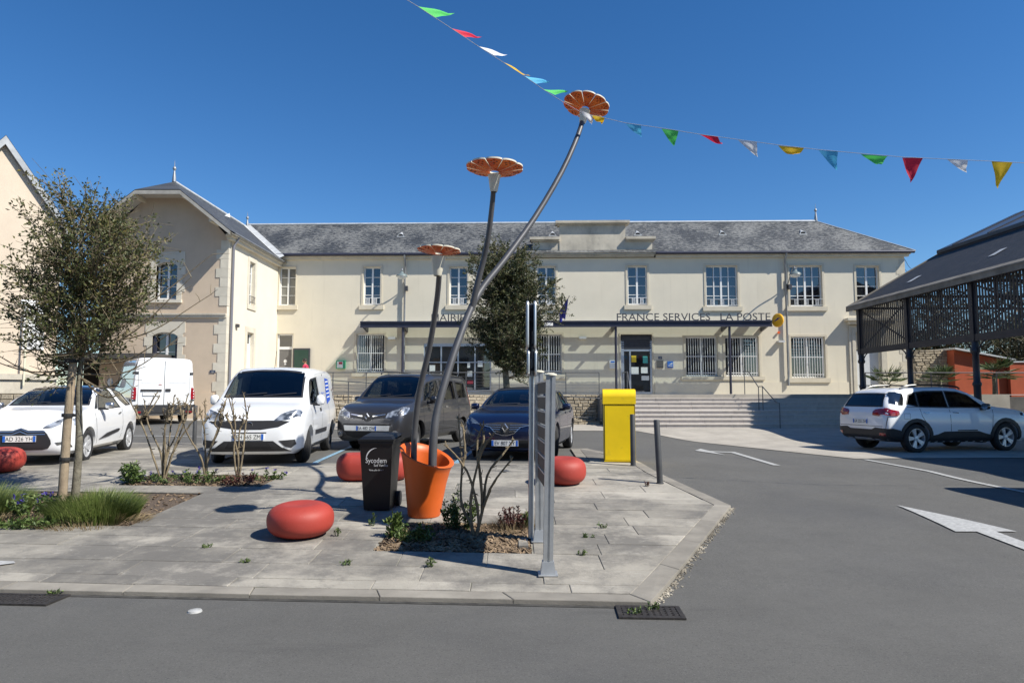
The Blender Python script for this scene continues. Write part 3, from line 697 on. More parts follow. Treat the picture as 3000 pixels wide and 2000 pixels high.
# round yellow post sign at the canopy end
pa=Vector((-11.9,34.4,0))+dirx*24.62
t=thing('post_sign',(pa.x,pa.y-1.3,5.2),'round yellow post office sign fixed at the canopy end','sign',rz=R(-62))
YELP=mat('post_yellow',(.83,.42,.01),.4,var=.03)
b=MB(); b.lathe([(.0,-.06),(.30,-.06),(.33,-.03),(.33,.03),(.30,.06),(.0,.06)],28,axis='y'); b.build('disc',YELP,t,smooth=40)
b=MB(); b.box(-.3,.0,-.03,.03,-.05,.05); b.build('arm',STEEL,t)
b=MB(); b.add([(-.2,-.066,-.06),(.05,-.066,.12),(.2,-.066,.1),(.02,-.066,-.0)],[(0,1,2,3)]); b.build('bird_mark',mat('navy_print',(.02,.03,.15),.5),t)
# flags
def flag(name,base,tip,cloth,label,strip=None):
    t=thing(name,base,label,'flag'); base=Vector(base); tip=Vector(tip)
    b=MB(); b.tube([(0,0,0),tip-base],.014,6); b.lathe([(.03,0),(.0,.07)],8,c=tip-base); b.build('pole',STEEL,t,smooth=50)
    b=MB(); b.bbox((0,.06,-.02),(.22,.1,.14)); b.build('holder',WHITE,t)
    nu,nv=8,12; d=tip-base; m_=[]
    v=[]
    for i in range(nu+1):
        p=d*(.45+.5*i/nu)
        for j in range(nv+1):
            q=j/nv; v.append((p.x+.05*math.sin(i*1.7+q*3)*q-.02*i*q,p.y+.10*math.sin(i*1.3+q*2.2)*q,p.z-(.95+.1*math.sin(i))*q*(.55+.45*i/nu)))
    fs=[[],[],[]]
    for i in range(nu):
        for j in range(nv):
            k=min(2,(j*3)//nv) if strip else 0
            fs[k].append((i*(nv+1)+j,(i+1)*(nv+1)+j,(i+1)*(nv+1)+j+1,i*(nv+1)+j+1))
    for k in range(3):
        if fs[k]:
            me=bpy.data.meshes.new('cloth'); me.from_pydata(v,[],fs[k]); me.materials.append(cloth[k]); me.polygons.foreach_set('use_smooth',[True]*len(me.polygons)); link('flag_cloth',me,t)
    return t
def fp(s,off,z): q=Vector((-11.9,34.4,0))+dirx*s+Vector((math.sin(a),-math.cos(a),0))*off; return (q.x,q.y,z)
EUB=mat('flag_blue',(.015,.02,.22),.8); FW=mat('flag_white',(.75,.75,.75),.8); FR=mat('flag_red',(.6,.03,.03),.8)
f1=flag('flag',fp(13.8,1.42,5.05),fp(14.65,2.2,6.25),[EUB],'dark blue flag with a yellow star on a slanted pole above the canopy')
b=MB(); st=[(.07*math.cos(R(90+36*i))*(1 if i%2==0 else .42),.07*math.sin(R(90+36*i))*(1 if i%2==0 else .42)) for i in range(10)]
p=Vector(fp(14.65,2.2,6.25))-Vector(fp(13.8,1.42,5.05)); b.prism([(p.x*.62+q[0]-.05,p.z*.62-.3+q[1]) for q in st],p.y*.62-.12,p.y*.62-.11,axis='y'); b.build('star',mat('star_yellow',(.9,.65,.02),.6),f1)
flag('flag',fp(13.6,1.42,5.05),fp(12.75,2.2,6.1),[EUB,FW,FR],'blue white and red flag on a slanted pole half hidden by the tree',strip=True)

# ---------------- gabled wing on the left
WZ=.72
wing=thing('gabled_wing',(-11.9,28.3,WZ),'gabled wing with tan roughcast front, pale corner stones and half-hipped slate roof','building'); wing['zoff']=WZ
WL=-5.2   # local x of the left corner
cx0=WL/2
WIN1=(-3.0,-2.12,5.62,7.2); WIN2=(-3.05,-2.0,2.6,4.25)
GH=9.86
b=MB(); wall_holes(b,WL,0,.2,8.2,[WIN1,WIN2],.3)
b.add([(WL,0,8.2),(0,0,8.2),(-1.62,0,9.94),(WL+1.62,0,9.94)],[(0,1,2,3)])
b.build('front_wall',TANP,wing,fix=False)
def xwall(b,y0,y1,z0,z1,holes,depth=.26):
    t=MB(); wall_holes(t,y0,y1,z0,z1,holes,depth); b.add([(-q[1],q[0],q[2]) for q in t.v],t.f)
SW1=(2.32,2.95,5.75,7.68); SW2=(2.25,2.99,1.75,4.45)
b=MB(); xwall(b,0,6.1,.2,8.2,[SW1,SW2]); b.add([(WL,0,.2),(WL,12,.2),(WL,12,8.2),(WL,0,8.2)],[(0,1,2,3)]); b.build('side_wall',mat('cream_render',(.70,.64,.52),.9,var=.03,vscale=1,bump=.3,bscale=50),wing,fix=False)
b=MB(); b.box(WL+.3,-.4,.4,6,.4,8.0); b.build('inner_wall',DARK,wing)
# string course, plinth
b=MB(); b.box(WL-.02,-.0,-.09,-.0,4.86,4.96); b.box(WL-.02,-.0,-.13,-.0,4.962,5.03); b.build('string_course',OLDSTONE,wing)
b=MB(); b.box(WL-.02,-.42,-.04,-.0,.3,1.75); b.build('plinth',TANP,wing)
# quoins both sides of the right corner, and window dressings
for i in range(19):
    z=.62+i*.395; w_=.50 if i%2 else .32
    if 4.6<z<5.0: continue
    b=MB(); b.box(-w_,.015,-.022,.25,z,z+.388); b.build('quoin',LIME,wing)
def dressing(parent,x0,x1,z0,z1,arch):
    for side in (-1,1):
        n=int((z1-z0)/.36)
        for i in range(n+1):
            w_=.34 if i%2 else .22; za=z0-.02+i*(z1-z0+.2)/(n+1); zb=za+(z1-z0+.2)/(n+1)-.006
            b=MB()
            if side<0: b.box(x0-w_,x0,-.022,.25,za,zb)
            else: b.box(x1,x1+w_,-.022,.25,za,zb)
            b.build('window_stone',LIME,parent)
    # flat-arched lintel with curved soffit
    k=9; pts=[(x0-.3,z1+.44),(x0-.3,z1-.02)]+[(x0+(x1-x0)*i/(k-1),z1-.16+.16*math.sin(math.pi*i/(k-1))**.7) for i in range(k)]+[(x1+.3,z1-.02),(x1+.3,z1+.44)]
    b=MB(); b.prism(pts,-.026,.25,axis='y'); b.build('lintel',LIME,parent)
dressing(wing,*WIN1,True); dressing(wing,*WIN2,True)
b=MB(); b.box(-3.25,-1.87,-.12,-.0,5.48,5.6); b.build('window_sill',LIME,wing)
casement(wing,*WIN1,2,3,y=.18); casement(wing,*WIN2,2,2,y=.18)
def shutters(x0,x1,z0,z1):
    for x in (x0,x1-.12):
        b=MB(); b.box(x,x+.12,.06,.17,z0+.02,z1-.2); b.build('folded_shutter',NAVY,wing)
shutters(*WIN2)
# side windows: built in the parent's yz plane
def side_casement(y0,y1,z0,z1,cols,rows,door=False):
    b=MB(); f=.05
    b.box(-.2,-.15,y0,y0+f,z0,z1); b.box(-.2,-.15,y1-f,y1,z0,z1); b.box(-.2,-.15,y0+f,y1-f,z0,z0+f); b.box(-.2,-.15,y0+f,y1-f,z1-f,z1); b.box(-.205,-.155,(y0+y1)/2-.03,(y0+y1)/2+.03,z0+f,z1-f)
    for j in range(1,rows): z=z0+(z1-z0)*j/rows; b.box(-.19,-.16,y0+f,y1-f,z-.014,z+.014)
    wd=b.build('window',WHITE,wing)
    for j in range(rows):
        za,zb=z0+(z1-z0)*j/rows,z0+(z1-z0)*(j+1)/rows
        p=MB(); p.add([(-.18,y0,za),(-.18,y1,za),(-.18,y1,zb),(-.18,y0,zb)],[(0,1,2,3)]); p.build('pane',PANE,wd,loc=(0,0,0))
    return wd
wd=side_casement(*SW1,2,4)
b=MB()
b.tube([(.06,SW1[0],SW1[2]+.36),(.06,SW1[1],SW1[2]+.36)],.012,6); b.tube([(.06,SW1[0],SW1[2]+.08),(.06,SW1[1],SW1[2]+.08)],.012,6)
for i in range(5): y=SW1[0]+.08+i*.12; b.tube([(.06,y,SW1[2]+.08),(.06,y,SW1[2]+.36)],.008,5)
b.build('guard_rail',STEEL,wd,loc=(0,0,0))
y0,y1,z0,z1=SW2; b=MB(); b.box(-.2,-.14,y0,y1,z0,z1-.55); d=b.build('door',WHITE,wing)
wd=side_casement(y0,y1,z1-.53,z1,2,1)
for (y0,y1,z0,z1) in (SW1,SW2):
    b=MB(); b.box(0,.022,y0-.22,y0,z0-.02,z1+.02); b.box(0,.022,y1,y1+.22,z0-.02,z1+.02); b.box(0,.024,y0-.22,y1+.22,z1+.02,z1+.26)
    if z0>4: b.box(0,.05,y0-.2,y1+.2,z0-.24,z0-.02)
    b.build('window_surround',LIME,wing)
b=MB(); b.bbox((.06,1.0,4.62),(.12,.18,.14)); b.build('wall_light',STEEL,wing)
# cornice and gutter on the side, downpipe
b=MB(); b.box(-.02,.2,-.18,6.0,8.12,8.24); b.box(-.02,.28,-.3,5.9,8.242,8.34); b.build('eaves_cornice',LIME,wing)
b=MB(); b.tube([(.34,-.3,8.36),(.34,5.85,8.36)],.06,8); b.build('gutter',ZINC,wing,smooth=50)
b=MB(); b.tube([(.3,.3,8.34),(.25,.3,8.2),(.09,.3,7.95),(.09,.3,.7)],.05,10); b.build('downpipe',mat('violet_grey_pipe',(.27,.27,.31),.45,metal=.4),wing,smooth=50)
# roof: half hip
ridge=10.75; ey=8.34; ov=.42; hw=-WL/2+ov; hx=cx0
hz=10.02; f_=(ridge-hz)/(ridge-ey); hwx=hw*f_
b=MB(); fr=-.95
P=[(hx-hw,fr,ey),(hx-hwx,fr,hz),(hx+hwx,fr,hz),(hx+hw,fr,ey),(hx,.35,ridge),(hx,12,ridge),(hx+hw,12,ey),(hx-hw,12,ey)]
b.add(P,[(1,2,4),(3,6,5,4,2),(0,1,4,5,7)]); 
rf=b.build('roof',SLATEY,wing,fix=False)
# eaves boards under the verge
b=MB()
def strip(p,q,dz,th):
    (x0,y0_,z0_),(x1,y1_,z1_)=p,q
    b.add([(x0,y0_,z0_-.03),(x1,y1_,z1_-.03),(x1,y1_,z1_-dz),(x0,y0_,z0_-dz),(x0,y0_+th,z0_-.03),(x1,y1_+th,z1_-.03),(x1,y1_+th,z1_-dz),(x0,y0_+th,z0_-dz)],[(0,1,2,3),(7,6,5,4),(0,4,5,1),(3,2,6,7)])
strip(P[0],P[1],.19,.06); strip(P[1],P[2],.19,.06); strip(P[2],P[3],.19,.06)
b.build('verge_board',mat('verge_paint',(.36,.34,.30),.7,var=.15,vscale=3),rf,loc=(0,0,0))
b=MB()
for p,q in ((P[0],P[1]),(P[1],P[2]),(P[2],P[3])):
    b.add([(p[0],p[1]+.05,p[2]-.08),(q[0],q[1]+.05,q[2]-.08),(q[0],0.02,q[2]-.08),(p[0],0.02,p[2]-.08)],[(0,1,2,3)])
b.build('soffit',mat('soffit_paint',(.5,.47,.42),.8),rf,loc=(0,0,0))
for x,z in ((hx-hwx-.1,hz-.22),(hx+hwx+.1,hz-.22),(hx-hw*.72,ey+(ridge-ey)*.28-.22),(hx+hw*.72,ey+(ridge-ey)*.28-.22)):
    b=MB(); b.box(x-.07,x+.07,-.86,.0,z-.08,z+.08); b.build('purlin_end',TRIM,wing)
b=MB(); b.tube([(hx,.35,ridge+.02),(hx,8.5,ridge+.02)],.07,8); b.build('ridge_capping',LEAD,rf,loc=(0,0,0),smooth=50)
# valley flashing where it meets the main roof
b=MB(); v0=Vector((-2.6,8.3,10.75)); v1=Vector((.30,5.38,8.44)); w_=.17
b.add([v0+Vector((-w_,-w_,.165)),v0+Vector((0,0,.03)),v0+Vector((w_,w_,.165)),v1+Vector((-w_,-w_,.165)),v1+Vector((0,0,.03)),v1+Vector((w_,w_,.165))],[(0,1,4,3),(1,2,5,4)]); b.build('valley_flashing',LEAD,rf,loc=(0,0,0))
finial(rf,hx,.38,ridge,.95); finial(rf,hx,8.5,ridge,.9)
b=MB(); x,y,z=hx+1.0,3.2,ridge-(ridge-ey)*1.0/hw; b.add([(x+.1,y-.22,z+.02),(x+.1,y+.22,z+.02),(x+.28,y,z-.02),(x+.24,y,z+.2)],[(0,2,3),(1,3,2),(0,3,1)]); b.build('roof_vent',LEAD,wing)
b=MB(); b.box(-.62,-.38,-.026,-.022,2.55,2.67); q=b.build('number_plate',mat('plate_blue2',(.05,.06,.09),.4),wing); link('number',text_mesh('12',.09,.001,WHITE),q,loc=(-.5,-.03,2.575))

# ---------------- left neighbour house
NZ=.8
nb=thing('neighbour_house',(-18.3,24.0,NZ),'tall pale pinkish gable house at the left with slate verge','building',rz=R(45)); nb['zoff']=NZ
PINK=mat('pinkish_render',(.60,.50,.39),.92,var=.05,vscale=1,detail=8,bump=.3,bscale=50)
mixover(PINK,(.42,.36,.29),.8,.55,.78,.45,stretch=(3,3,.25))
WX=1.9
b=MB(); b.add([(-6,0,.3),(WX,0,.3),(WX,0,8.05),(0,0,10.75),(-6,0,2.3)],[(0,1,2,3,4)]); b.add([(WX,0,.3),(WX,9,.3),(WX,9,8.05),(WX,0,8.05)],[(0,1,2,3)]); b.build('gable_wall',PINK,nb,fix=False)
b=MB(); b.add([(0,-.2,10.95),(0,9,10.95),(WX+.35,9,7.75),(WX+.35,-.2,7.75)],[(0,1,2,3)]); b.add([(0,-.2,10.95),(0,9,10.95),(-6.2,9,2.2),(-6.2,-.2,2.2)],[(0,3,2,1)]); rf=b.build('roof',SLATEY,nb,fix=False)
b=MB(); b.add([(0,-.2,10.93),(WX+.35,-.2,7.73),(WX+.2,-.2,7.58),(0,-.2,10.62)],[(0,1,2,3)]); b.add([(0,-.2,10.62),(WX+.2,-.2,7.58),(WX+.2,0,7.58),(0,0,10.62)],[(0,1,2,3)]); b.add([(0,-.2,10.93),(-3,-.2,6.7),(-3,-.2,6.4),(0,-.2,10.62)],[(0,1,2,3)]); b.build('verge_board',ZINC,rf,loc=(0,0,0))
b=MB(); b.box(.75,1.6,-.05,-.0,4.9,5.1); b.box(.85,1.5,-.03,.02,3.3,4.85); b.build('window',WHITE,nb)
b=MB(); b.box(-5,WX+.05,-.28,-.0,2.2,2.4); b.box(-5,WX+.02,-.2,-.0,.5,2.198); b.build('base_course',OLDSTONE,nb)
b=MB(); b.tube([(.9,-.3,2.0),(.9,-.3,4.8)],.035,8); b.build('downpipe',mat('cream_pipe',(.7,.66,.5),.5),nb,smooth=50)
# dark carport between neighbour and wing
cp=thing('carport',(-16.2,27.2,.85),'dark open carport in the gap between the two houses','carport'); cp['zoff']=.85
b=MB(); b.box(-2.5,2.0,-.2,3,3.1,3.3); b.build('roof_slab',mat('carport_fascia',(.07,.065,.06),.8),cp)
b=MB(); b.box(-2.5,2.0,2.6,2.7,.6,3.1); b.build('back_wall',DARK,cp)
b=MB(); b.box(1.6,1.75,-.1,.05,.6,3.1); b.build('post',STEEL,cp)

# ---------------- rubble walls, one stone at a time
stone_count=[0]
def rubble_wall(name,origin,dirv,length,zfun_bot,zfun_top,thick,label,seed,limit=300,row=.125,visible=None):
    r=random.Random(seed); d=Vector((dirv[0],dirv[1],0)).normalized(); nrm=Vector((d.y,-d.x,0))
    t=thing(name,origin,label,'wall'); ox=Vector(origin)
    b=MB()
    k=max(2,int(length/1.0)); 
    for i in range(k):
        s0,s1=length*i/k,length*(i+1)/k
        p,q=d*s0,d*s1; back=-nrm*thick
        zb0,zb1,zt0,zt1=zfun_bot(s0)-ox.z,zfun_bot(s1)-ox.z,zfun_top(s0)-ox.z-.01,zfun_top(s1)-ox.z-.01
        P=[(p.x,p.y,zb0),(q.x,q.y,zb1),(q.x,q.y,zt1),(p.x,p.y,zt0)]; Q=[(a_+back.x,b_+back.y,c_) for a_,b_,c_ in P]
        b.add(P+Q,[(0,1,2,3),(3,2,6,7),(7,6,5,4)]+([(0,3,7,4)] if i==0 else [])+([(1,5,6,2)] if i==k-1 else []))
    b.build('mortar_core',RUBJ,t)
    metas=[]
    for mi in range(10):
        m=MB(); v=[]
        for sx in (-1,1):
            for sz in (-1,1):
                v.append((sx*.5*r.uniform(.93,1.0),-.02,sz*.5*r.uniform(.9,1.0)))
        fr=[(p_[0]*r.uniform(.78,.92),-r.uniform(.75,1.15),p_[2]*r.uniform(.7,.9)) for p_ in v]
        m.add([ (p_[0],.25,p_[2]) for p_ in v]+v+fr,[(4,6,7,5)[::-1],(8,10,11,9)]+[(4+i,4+j,8+j,8+i) for i,j in ((0,1),(1,3),(3,2),(2,0))])
        metas.append(m.mesh('stone',RUBBLE))
    pieces=[]; z0=min(zfun_bot(0),zfun_bot(length)); z1=max(zfun_top(0),zfun_top(length)); z=z0
    while z<z1-.03:
        h=row*r.uniform(.75,1.25); s=-r.uniform(0,.2)
        while s<length:
            L=r.uniform(.16,.46); c=s+L/2
            if 0<=s and s+L<=length+.02 and z>=zfun_bot(c)-.06 and z+h<=zfun_top(c)+.035: pieces.append((s,L,z,h))
            s+=L+.012
        z+=h+.012
    if visible: pieces.sort(key=lambda q:0 if visible(q[0]+q[1]/2) else 1)
    rest=MB()
    for i,(s,L,zz,h) in enumerate(pieces):
        c=d*(s+L/2); dep=.035*r.uniform(.6,1.5)
        if i<limit:
            o=link('stone',r.choice(metas),t,loc=(c.x,c.y,zz+h/2-ox.z),rot=(0,0,math.atan2(d.y,d.x)),scale=(L,dep,h))
        else: rest.bbox((c.x+nrm.x*dep*.4,c.y+nrm.y*dep*.4,zz+h/2-ox.z),(L,dep,h),Matrix.Rotation(math.atan2(d.y,d.x),3,'Z'))
    if rest.f: tag(rest.build('stones',RUBBLE,t,fix=False),kind='stuff')
    return t
# ---------------- platform, steps, ramp
PL=1.68
plat=MB(); plat.box(-11.5,21,30.55,34.9,.2,PL-.004); plat.box(3.9,21,28.9,30.6,.2,PL-.0035)
tag(plat.build('platform',CONC),kind='structure')
rubble_wall('retaining_wall',(-11.3,30.5,.40),(1,0),15.1,lambda s:.38,lambda s:PL-.02,.2,'rough rubble stone retaining wall under the ramp railing behind the parked cars',21,limit=300,visible=lambda s:(3.2<s<4.3) or (8.3<s<9.5) or s>12.2)
zr=lambda s:1.38-.85*s/12.6
rubble_wall('ramp_wall',(-8.6,29.0,.40),(1,0),12.5,lambda s:.36,lambda s:max(.42,zr(s)),.2,'low sloping rubble stone wall along the front of the ramp',22,limit=200,visible=lambda s:s>8)
b=MB(); b.add([(-8.6,29.15,1.36),(3.9,29.15,.50),(3.9,30.5,.50),(-8.6,30.5,1.36)],[(0,1,2,3)]); b.add([(-11.3,29.0,1.36),(-8.6,29.0,1.36),(-8.6,30.5,1.36),(-11.3,30.5,1.36)],[(0,1,2,3)])
tag(b.build('ramp',CONC),kind='structure')
st=thing('stone_steps',(9,26,.40),'wide flight of pale stone steps rising to the post office door','steps')
ST0,ST1=3.95,18.6; nr=8; rise=(PL-.40)/nr; ys=[26.0+.34*i for i in range(4)]+[26.0+.34*4+.55+.34*i for i in range(4)]
sr=random.Random(3)
for i in range(nr):
    x=ST0-(0 if i%2 else .5)
    y0=ys[i]; y1=(ys[i+1] if i<nr-1 else 29.2)+.06
    while x<ST1:
        L=sr.choice([1.05,1.2,1.35,1.5]); xa,xb=max(ST0,x),min(ST1,x+L)
        if xb-xa>.06:
            b=MB(); e=.004; za,zb=.40+rise*i-.02,.40+rise*(i+1); ch=.008
            b.box(xa+e-9,xb-e-9,y0+.035-26,y1-26,za-.40,zb-.035-.40)
            b.box(xa+e-9,xb-e-9,y0-26+sr.uniform(-.003,.003),y1-26,zb-.035-.40+.0005,zb-.40)
            b.build('step_block',STEPS,st)
        x+=L
b=MB(); b.box(ST0-9,ST1-9,26.1-26,29-26,-.02,.02); 
for i in range(nr): b.box(ST0-9+.01,ST1-9-.01,ys[i]+.05-26,29.1-26,rise*i-.02+.0,rise*(i+1)-.04)
b.build('step_core',MORTAR,st)
# handrails
def handrail(name,path,posts,label,m=RAILG,r=.021):
    t=thing(name,(path[0][0],path[0][1],min(p[2] for _,p in [(0,q[0]) for q in posts])),label,'handrail'); o=Vector(t.location)
    b=MB(); b.tube([Vector(p)-o for p in path],r,8); b.build('rail',m,t,smooth=50)
    for p,q in posts: b=MB(); b.tube([Vector(p)-o,Vector(q)-o],r*.95,8); b.build('post',m,t,smooth=50)
    return t
hx_=10.05
def zs(y):
    z=.40
    for i,yy in enumerate(ys):
        if y>=yy: z=.40+rise*(i+1)
    return z
handrail('handrail',[(hx_,29.6,PL+.98),(hx_,29.0,PL+.95),(hx_,27.95,1.04+.95),(hx_,27.45,1.04+.95),(hx_,26.1,.40+.98),(hx_,25.75,.40+.95),(hx_,25.75,.40)],
  [((hx_,29.55,PL),(hx_,29.55,PL+.98)),((hx_,27.9,1.04),(hx_,27.9,1.99)),((hx_,27.45,1.04),(hx_,27.45,1.99))],'grey tubular handrail running down the middle of the wide steps')
handrail('handrail',[(4.9,30.3,PL+.95),(4.9,29.0,PL+.95),(4.9,28.4,1.9)],[((4.9,30.2,PL),(4.9,30.2,PL+.95)),((4.9,29.1,PL),(4.9,29.1,PL+.95)),((4.9,28.45,1.3),(4.9,28.45,1.95))],'short grey handrail at the top of the steps by the post office door')
def railing(name,x0,x1,y,zf,label,h=.98,sp=1.45,wires=5,m=RAILG):
    t=thing(name,(x0,y,zf(x0)),label,'railing'); z0=zf(x0); n=max(1,int((x1-x0)/sp))
    b=MB(); b.tube([(0,0,h),(x1-x0,0,zf(x1)-z0+h)],.022,8); b.build('top_rail',m,t,smooth=50)
    b=MB(); b.tube([(0,0,.1),(x1-x0,0,zf(x1)-z0+.1)],.016,6); b.build('bottom_rail',m,t,smooth=50)
    for i in range(n+1):
        x=(x1-x0)*i/n; zz=zf(x0+x)-z0; b=MB(); b.box(x-.018,x+.018,-.018,.018,zz,zz+h); b.build('post',m,t)
    for k in range(wires):
        hh=.1+(h-.2)*(k+1)/(wires+1)+.05; b=MB(); b.tube([(0,0,hh),(x1-x0,0,zf(x1)-z0+hh)],.005,4); b.build('wire',m,t)
    return t
railing('ramp_railing',-11.0,3.9,30.62,lambda x:PL-.01,'grey wire railing along the platform edge above the stone wall')
railing('ramp_railing',-8.5,3.85,29.1,lambda x:zr(x+8.6)-.0,'grey wire railing sloping along the front of the ramp',h=.95)
# notice board, defibrillator, door step person
def fw(s,off,z): q=Vector((-11.9,34.4,0))+dirx*s+Vector((math.sin(a),-math.cos(a),0))*off; return Vector((q.x,q.y,z))
t=thing('notice_board',fw(1.32,.02,2.7),'dark framed green notice board on the wall beside the grey door','notice board',rz=a)
b=MB(); b.box(-.42,.42,-.10,-.0,.2,1.28); b.build('frame',STEEL,t); b=MB(); b.box(-.36,.36,-.108,-.101,.26,1.2); b.build('green_panel',mat('dark_green_board',(.018,.055,.04),.2),t)
t=thing('defibrillator_box',fw(3.32,.0,2.95),'small green and white defibrillator box on the cream wall','wall box',rz=a)
GRN=mat('signal_green',(.02,.34,.16),.4); b=MB(); b.box(-.22,.22,-.18,.0,0,.42); b.build('case',GRN,t)
b=MB(); b.box(-.17,.13,-.186,-.181,.04,.37); b.build('front_panel',PAPER,t); b=MB(); b.box(-.08,.1,-.19,-.187,.22,.34); b.build('heart_mark',REDB,t)

# ---------------- market hall on the right
HX,HY0,HY1=13.5,9.6,26.4
mk=thing('market_hall',(HX,HY1,.36),'open iron market hall with slatted sides and broad slate roof','market hall'); mk['zoff']=.36
def H(x,y,z): return (x-HX,y-HY1,z)
IR=mat('hall_iron',(.030,.030,.040),.45,metal=.2,var=.12,vscale=4)
cols=[26.35,23.15,19.85,16.55,13.2,9.9]
for side in (HX,26.3):
    for y in cols:
        b=MB(); b.lathe([(.15,.3),(.15,.5),(.10,.62),(.095,1.9),(.12,1.95),(.12,2.0),(.09,2.05),(.085,2.85),(.13,2.9),(.13,2.97),(.10,3.02),(.10,3.25)],12,c=H(side,y,0)); b.build('column',IR,mk,smooth=50)
        b=MB(); b.box(side-.09-HX,side+.09-HX,y-.09-HY1,y+.09-HY1,3.2,5.1); b.build('upper_post',IR,mk)
        for sg in (-1,1):
            pts=[H(side,y+sg*.09,2.7)]; 
            for k in range(7): q=k/6*math.pi/2; pts.append(H(side,y+sg*(.10+.5*(1-math.cos(q))),2.75+.5*math.sin(q)))
            if cols[-1]<=y+sg*.6<=cols[0]+.01: b=MB(); b.tube(pts,.022,6); b.build('curved_bracket',IR,mk,smooth=50)
    b=MB(); b.box(side-.07-HX,side+.07-HX,cols[-1]-HY1,cols[0]-HY1,3.22,3.42); b.build('lower_beam',IR,mk)
    b=MB(); b.box(side-.08-HX,side+.08-HX,cols[-1]-HY1,cols[0]+.3-HY1,4.95,5.12); b.build('wall_plate',IR,mk)
    for i in range(5):
        ya,yb=cols[i+1],cols[i]
        for p,q in (((ya,3.45),(yb,4.9)),((ya,4.9),(yb,3.45))):
            b=MB(); b.tube([H(side+.05,p[0],p[1]),H(side+.05,q[0],q[1])],.028,6); b.build('cross_brace',IR,mk)
ysl=cols[3]+.12
slm=MB().box(-.012,.012,-.032,.032,3.40,4.97).mesh('slat',IR)
y=cols[0]-.14
while y>cols[-1]+.1:
    if min(abs(y-c) for c in cols)>.1: link('slat',slm,mk,loc=(-.03,y-HY1,-.36))
    y-=.122
slm2=MB().box(-.02,.02,-.1,.1,3.40,4.97).mesh('slat',IR)
# trusses
for y in cols[:5]:
    b=MB(); c=19.9
    b.tube([H(HX,y,5.0),H(26.3,y,5.0)],.05,6); b.tube([H(HX,y,5.05),H(c,y,8.55)],.06,6); b.tube([H(26.3,y,5.05),H(c,y,8.55)],.06,6)
    for k in range(1,6):
        x=HX+(c-HX)*k/6; z=5.05+3.5*k/6; b.tube([H(x,y,5.0),H(x,y,z)],.03,5); b.tube([H(2*c-x,y,5.0),H(2*c-x,y,z)],.03,5)
        b.tube([H(x,y,5.0),H(HX+(c-HX)*(k-1)/6,y,5.05+3.5*(k-1)/6)],.025,5)
    b.build('truss',IR,mk)
# roof: two tiers each side
EY0,EY1=HY0-.4,26.62
def slope(x0,z0,x1,z1,th,name,m,parent=mk,y0=EY0,y1=EY1):
    b=MB(); b.add([H(x0,y0,z0),H(x1,y0,z1),H(x1,y1,z1),H(x0,y1,z0),H(x0,y0,z0-th),H(x1,y0,z1-th),H(x1,y1,z1-th),H(x0,y1,z0-th)],[(0,1,2,3),(7,6,5,4),(0,3,7,4),(1,5,6,2),(3,2,6,7),(0,4,5,1)]); return b.build(name,m,parent)
slope(13.2,5.08,16.85,7.18,.10,'lower_roof',SLATED); slope(26.6,5.08,22.95,7.18,.10,'lower_roof',SLATED)
GLR=mat('glazed_roof',(.065,.068,.072),.3,spec=.5,var=.1,vscale=2)
slope(16.7,7.30,19.9,8.80,.12,'upper_roof',GLR,y1=26.5); slope(23.1,7.30,19.9,8.80,.12,'upper_roof',GLR,y1=26.5)
for x in (16.80,22.98): 
    b=MB(); b.box(x-.05-HX,x+.05-HX,EY0-HY1,26.55-HY1,7.08,7.33); b.build('roof_riser',IR,mk)
for i in range(9):
    yy=EY0+(26.5-EY0)*(i+.5)/9
    b=MB(); b.add([H(16.72,yy-.03,7.31),H(16.72,yy+.03,7.31),H(19.85,yy+.03,8.78),H(19.85,yy-.03,8.78),H(16.72,yy-.03,7.35),H(16.72,yy+.03,7.35),H(19.85,yy+.03,8.82),H(19.85,yy-.03,8.82)],[(4,5,6,7),(0,1,5,4),(2,3,7,6),(1,2,6,5),(3,0,4,7)]); b.build('glazing_bar',IR,mk)
# verge and eave boards
EDGE=mat('weathered_edge',(.20,.18,.15),.85,var=.25,vscale=2)
b=MB(); b.box(13.13-HX,13.19-HX,EY0-HY1,EY1-HY1,4.9,5.1); b.build('eave_board',EDGE,mk)
n=24
for i in range(n):
    ya=EY0+(EY1-EY0)*i/n; yb=EY0+(EY1-EY0)*(i+1)/n-.01; b=MB(); b.add([H(13.11,ya,5.08),H(13.4,ya,5.235),H(13.4,yb,5.235),H(13.11,yb,5.08),H(13.11,ya,5.05),H(13.11,yb,5.05)],[(0,1,2,3),(0,3,5,4)]); b.build('edge_slate',EDGE,mk)
b=MB(); b.add([H(13.13,EY1,4.90),H(16.85,EY1,7.02),H(16.85,EY1,7.22),H(13.13,EY1,5.10),H(13.13,EY1+.05,4.90),H(16.85,EY1+.05,7.02),H(16.85,EY1+.05,7.22),H(13.13,EY1+.05,5.10)],[(0,1,2,3),(4,5,6,7),(3,2,6,7),(0,4,5,1)]); b.build('verge_board',EDGE,mk)
for x,y in ((14.4,24.2),(14.7,20.4)):
    b=MB(); z=5.09+(x-13.2)*.5753; b.add([H(x-.2,y-.15,z-.10),H(x+.2,y-.15,z+.13),H(x+.2,y+.15,z+.13),H(x-.2,y+.15,z-.10)],[(0,1,2,3)]); b.build('roof_light',LEAD,mk)
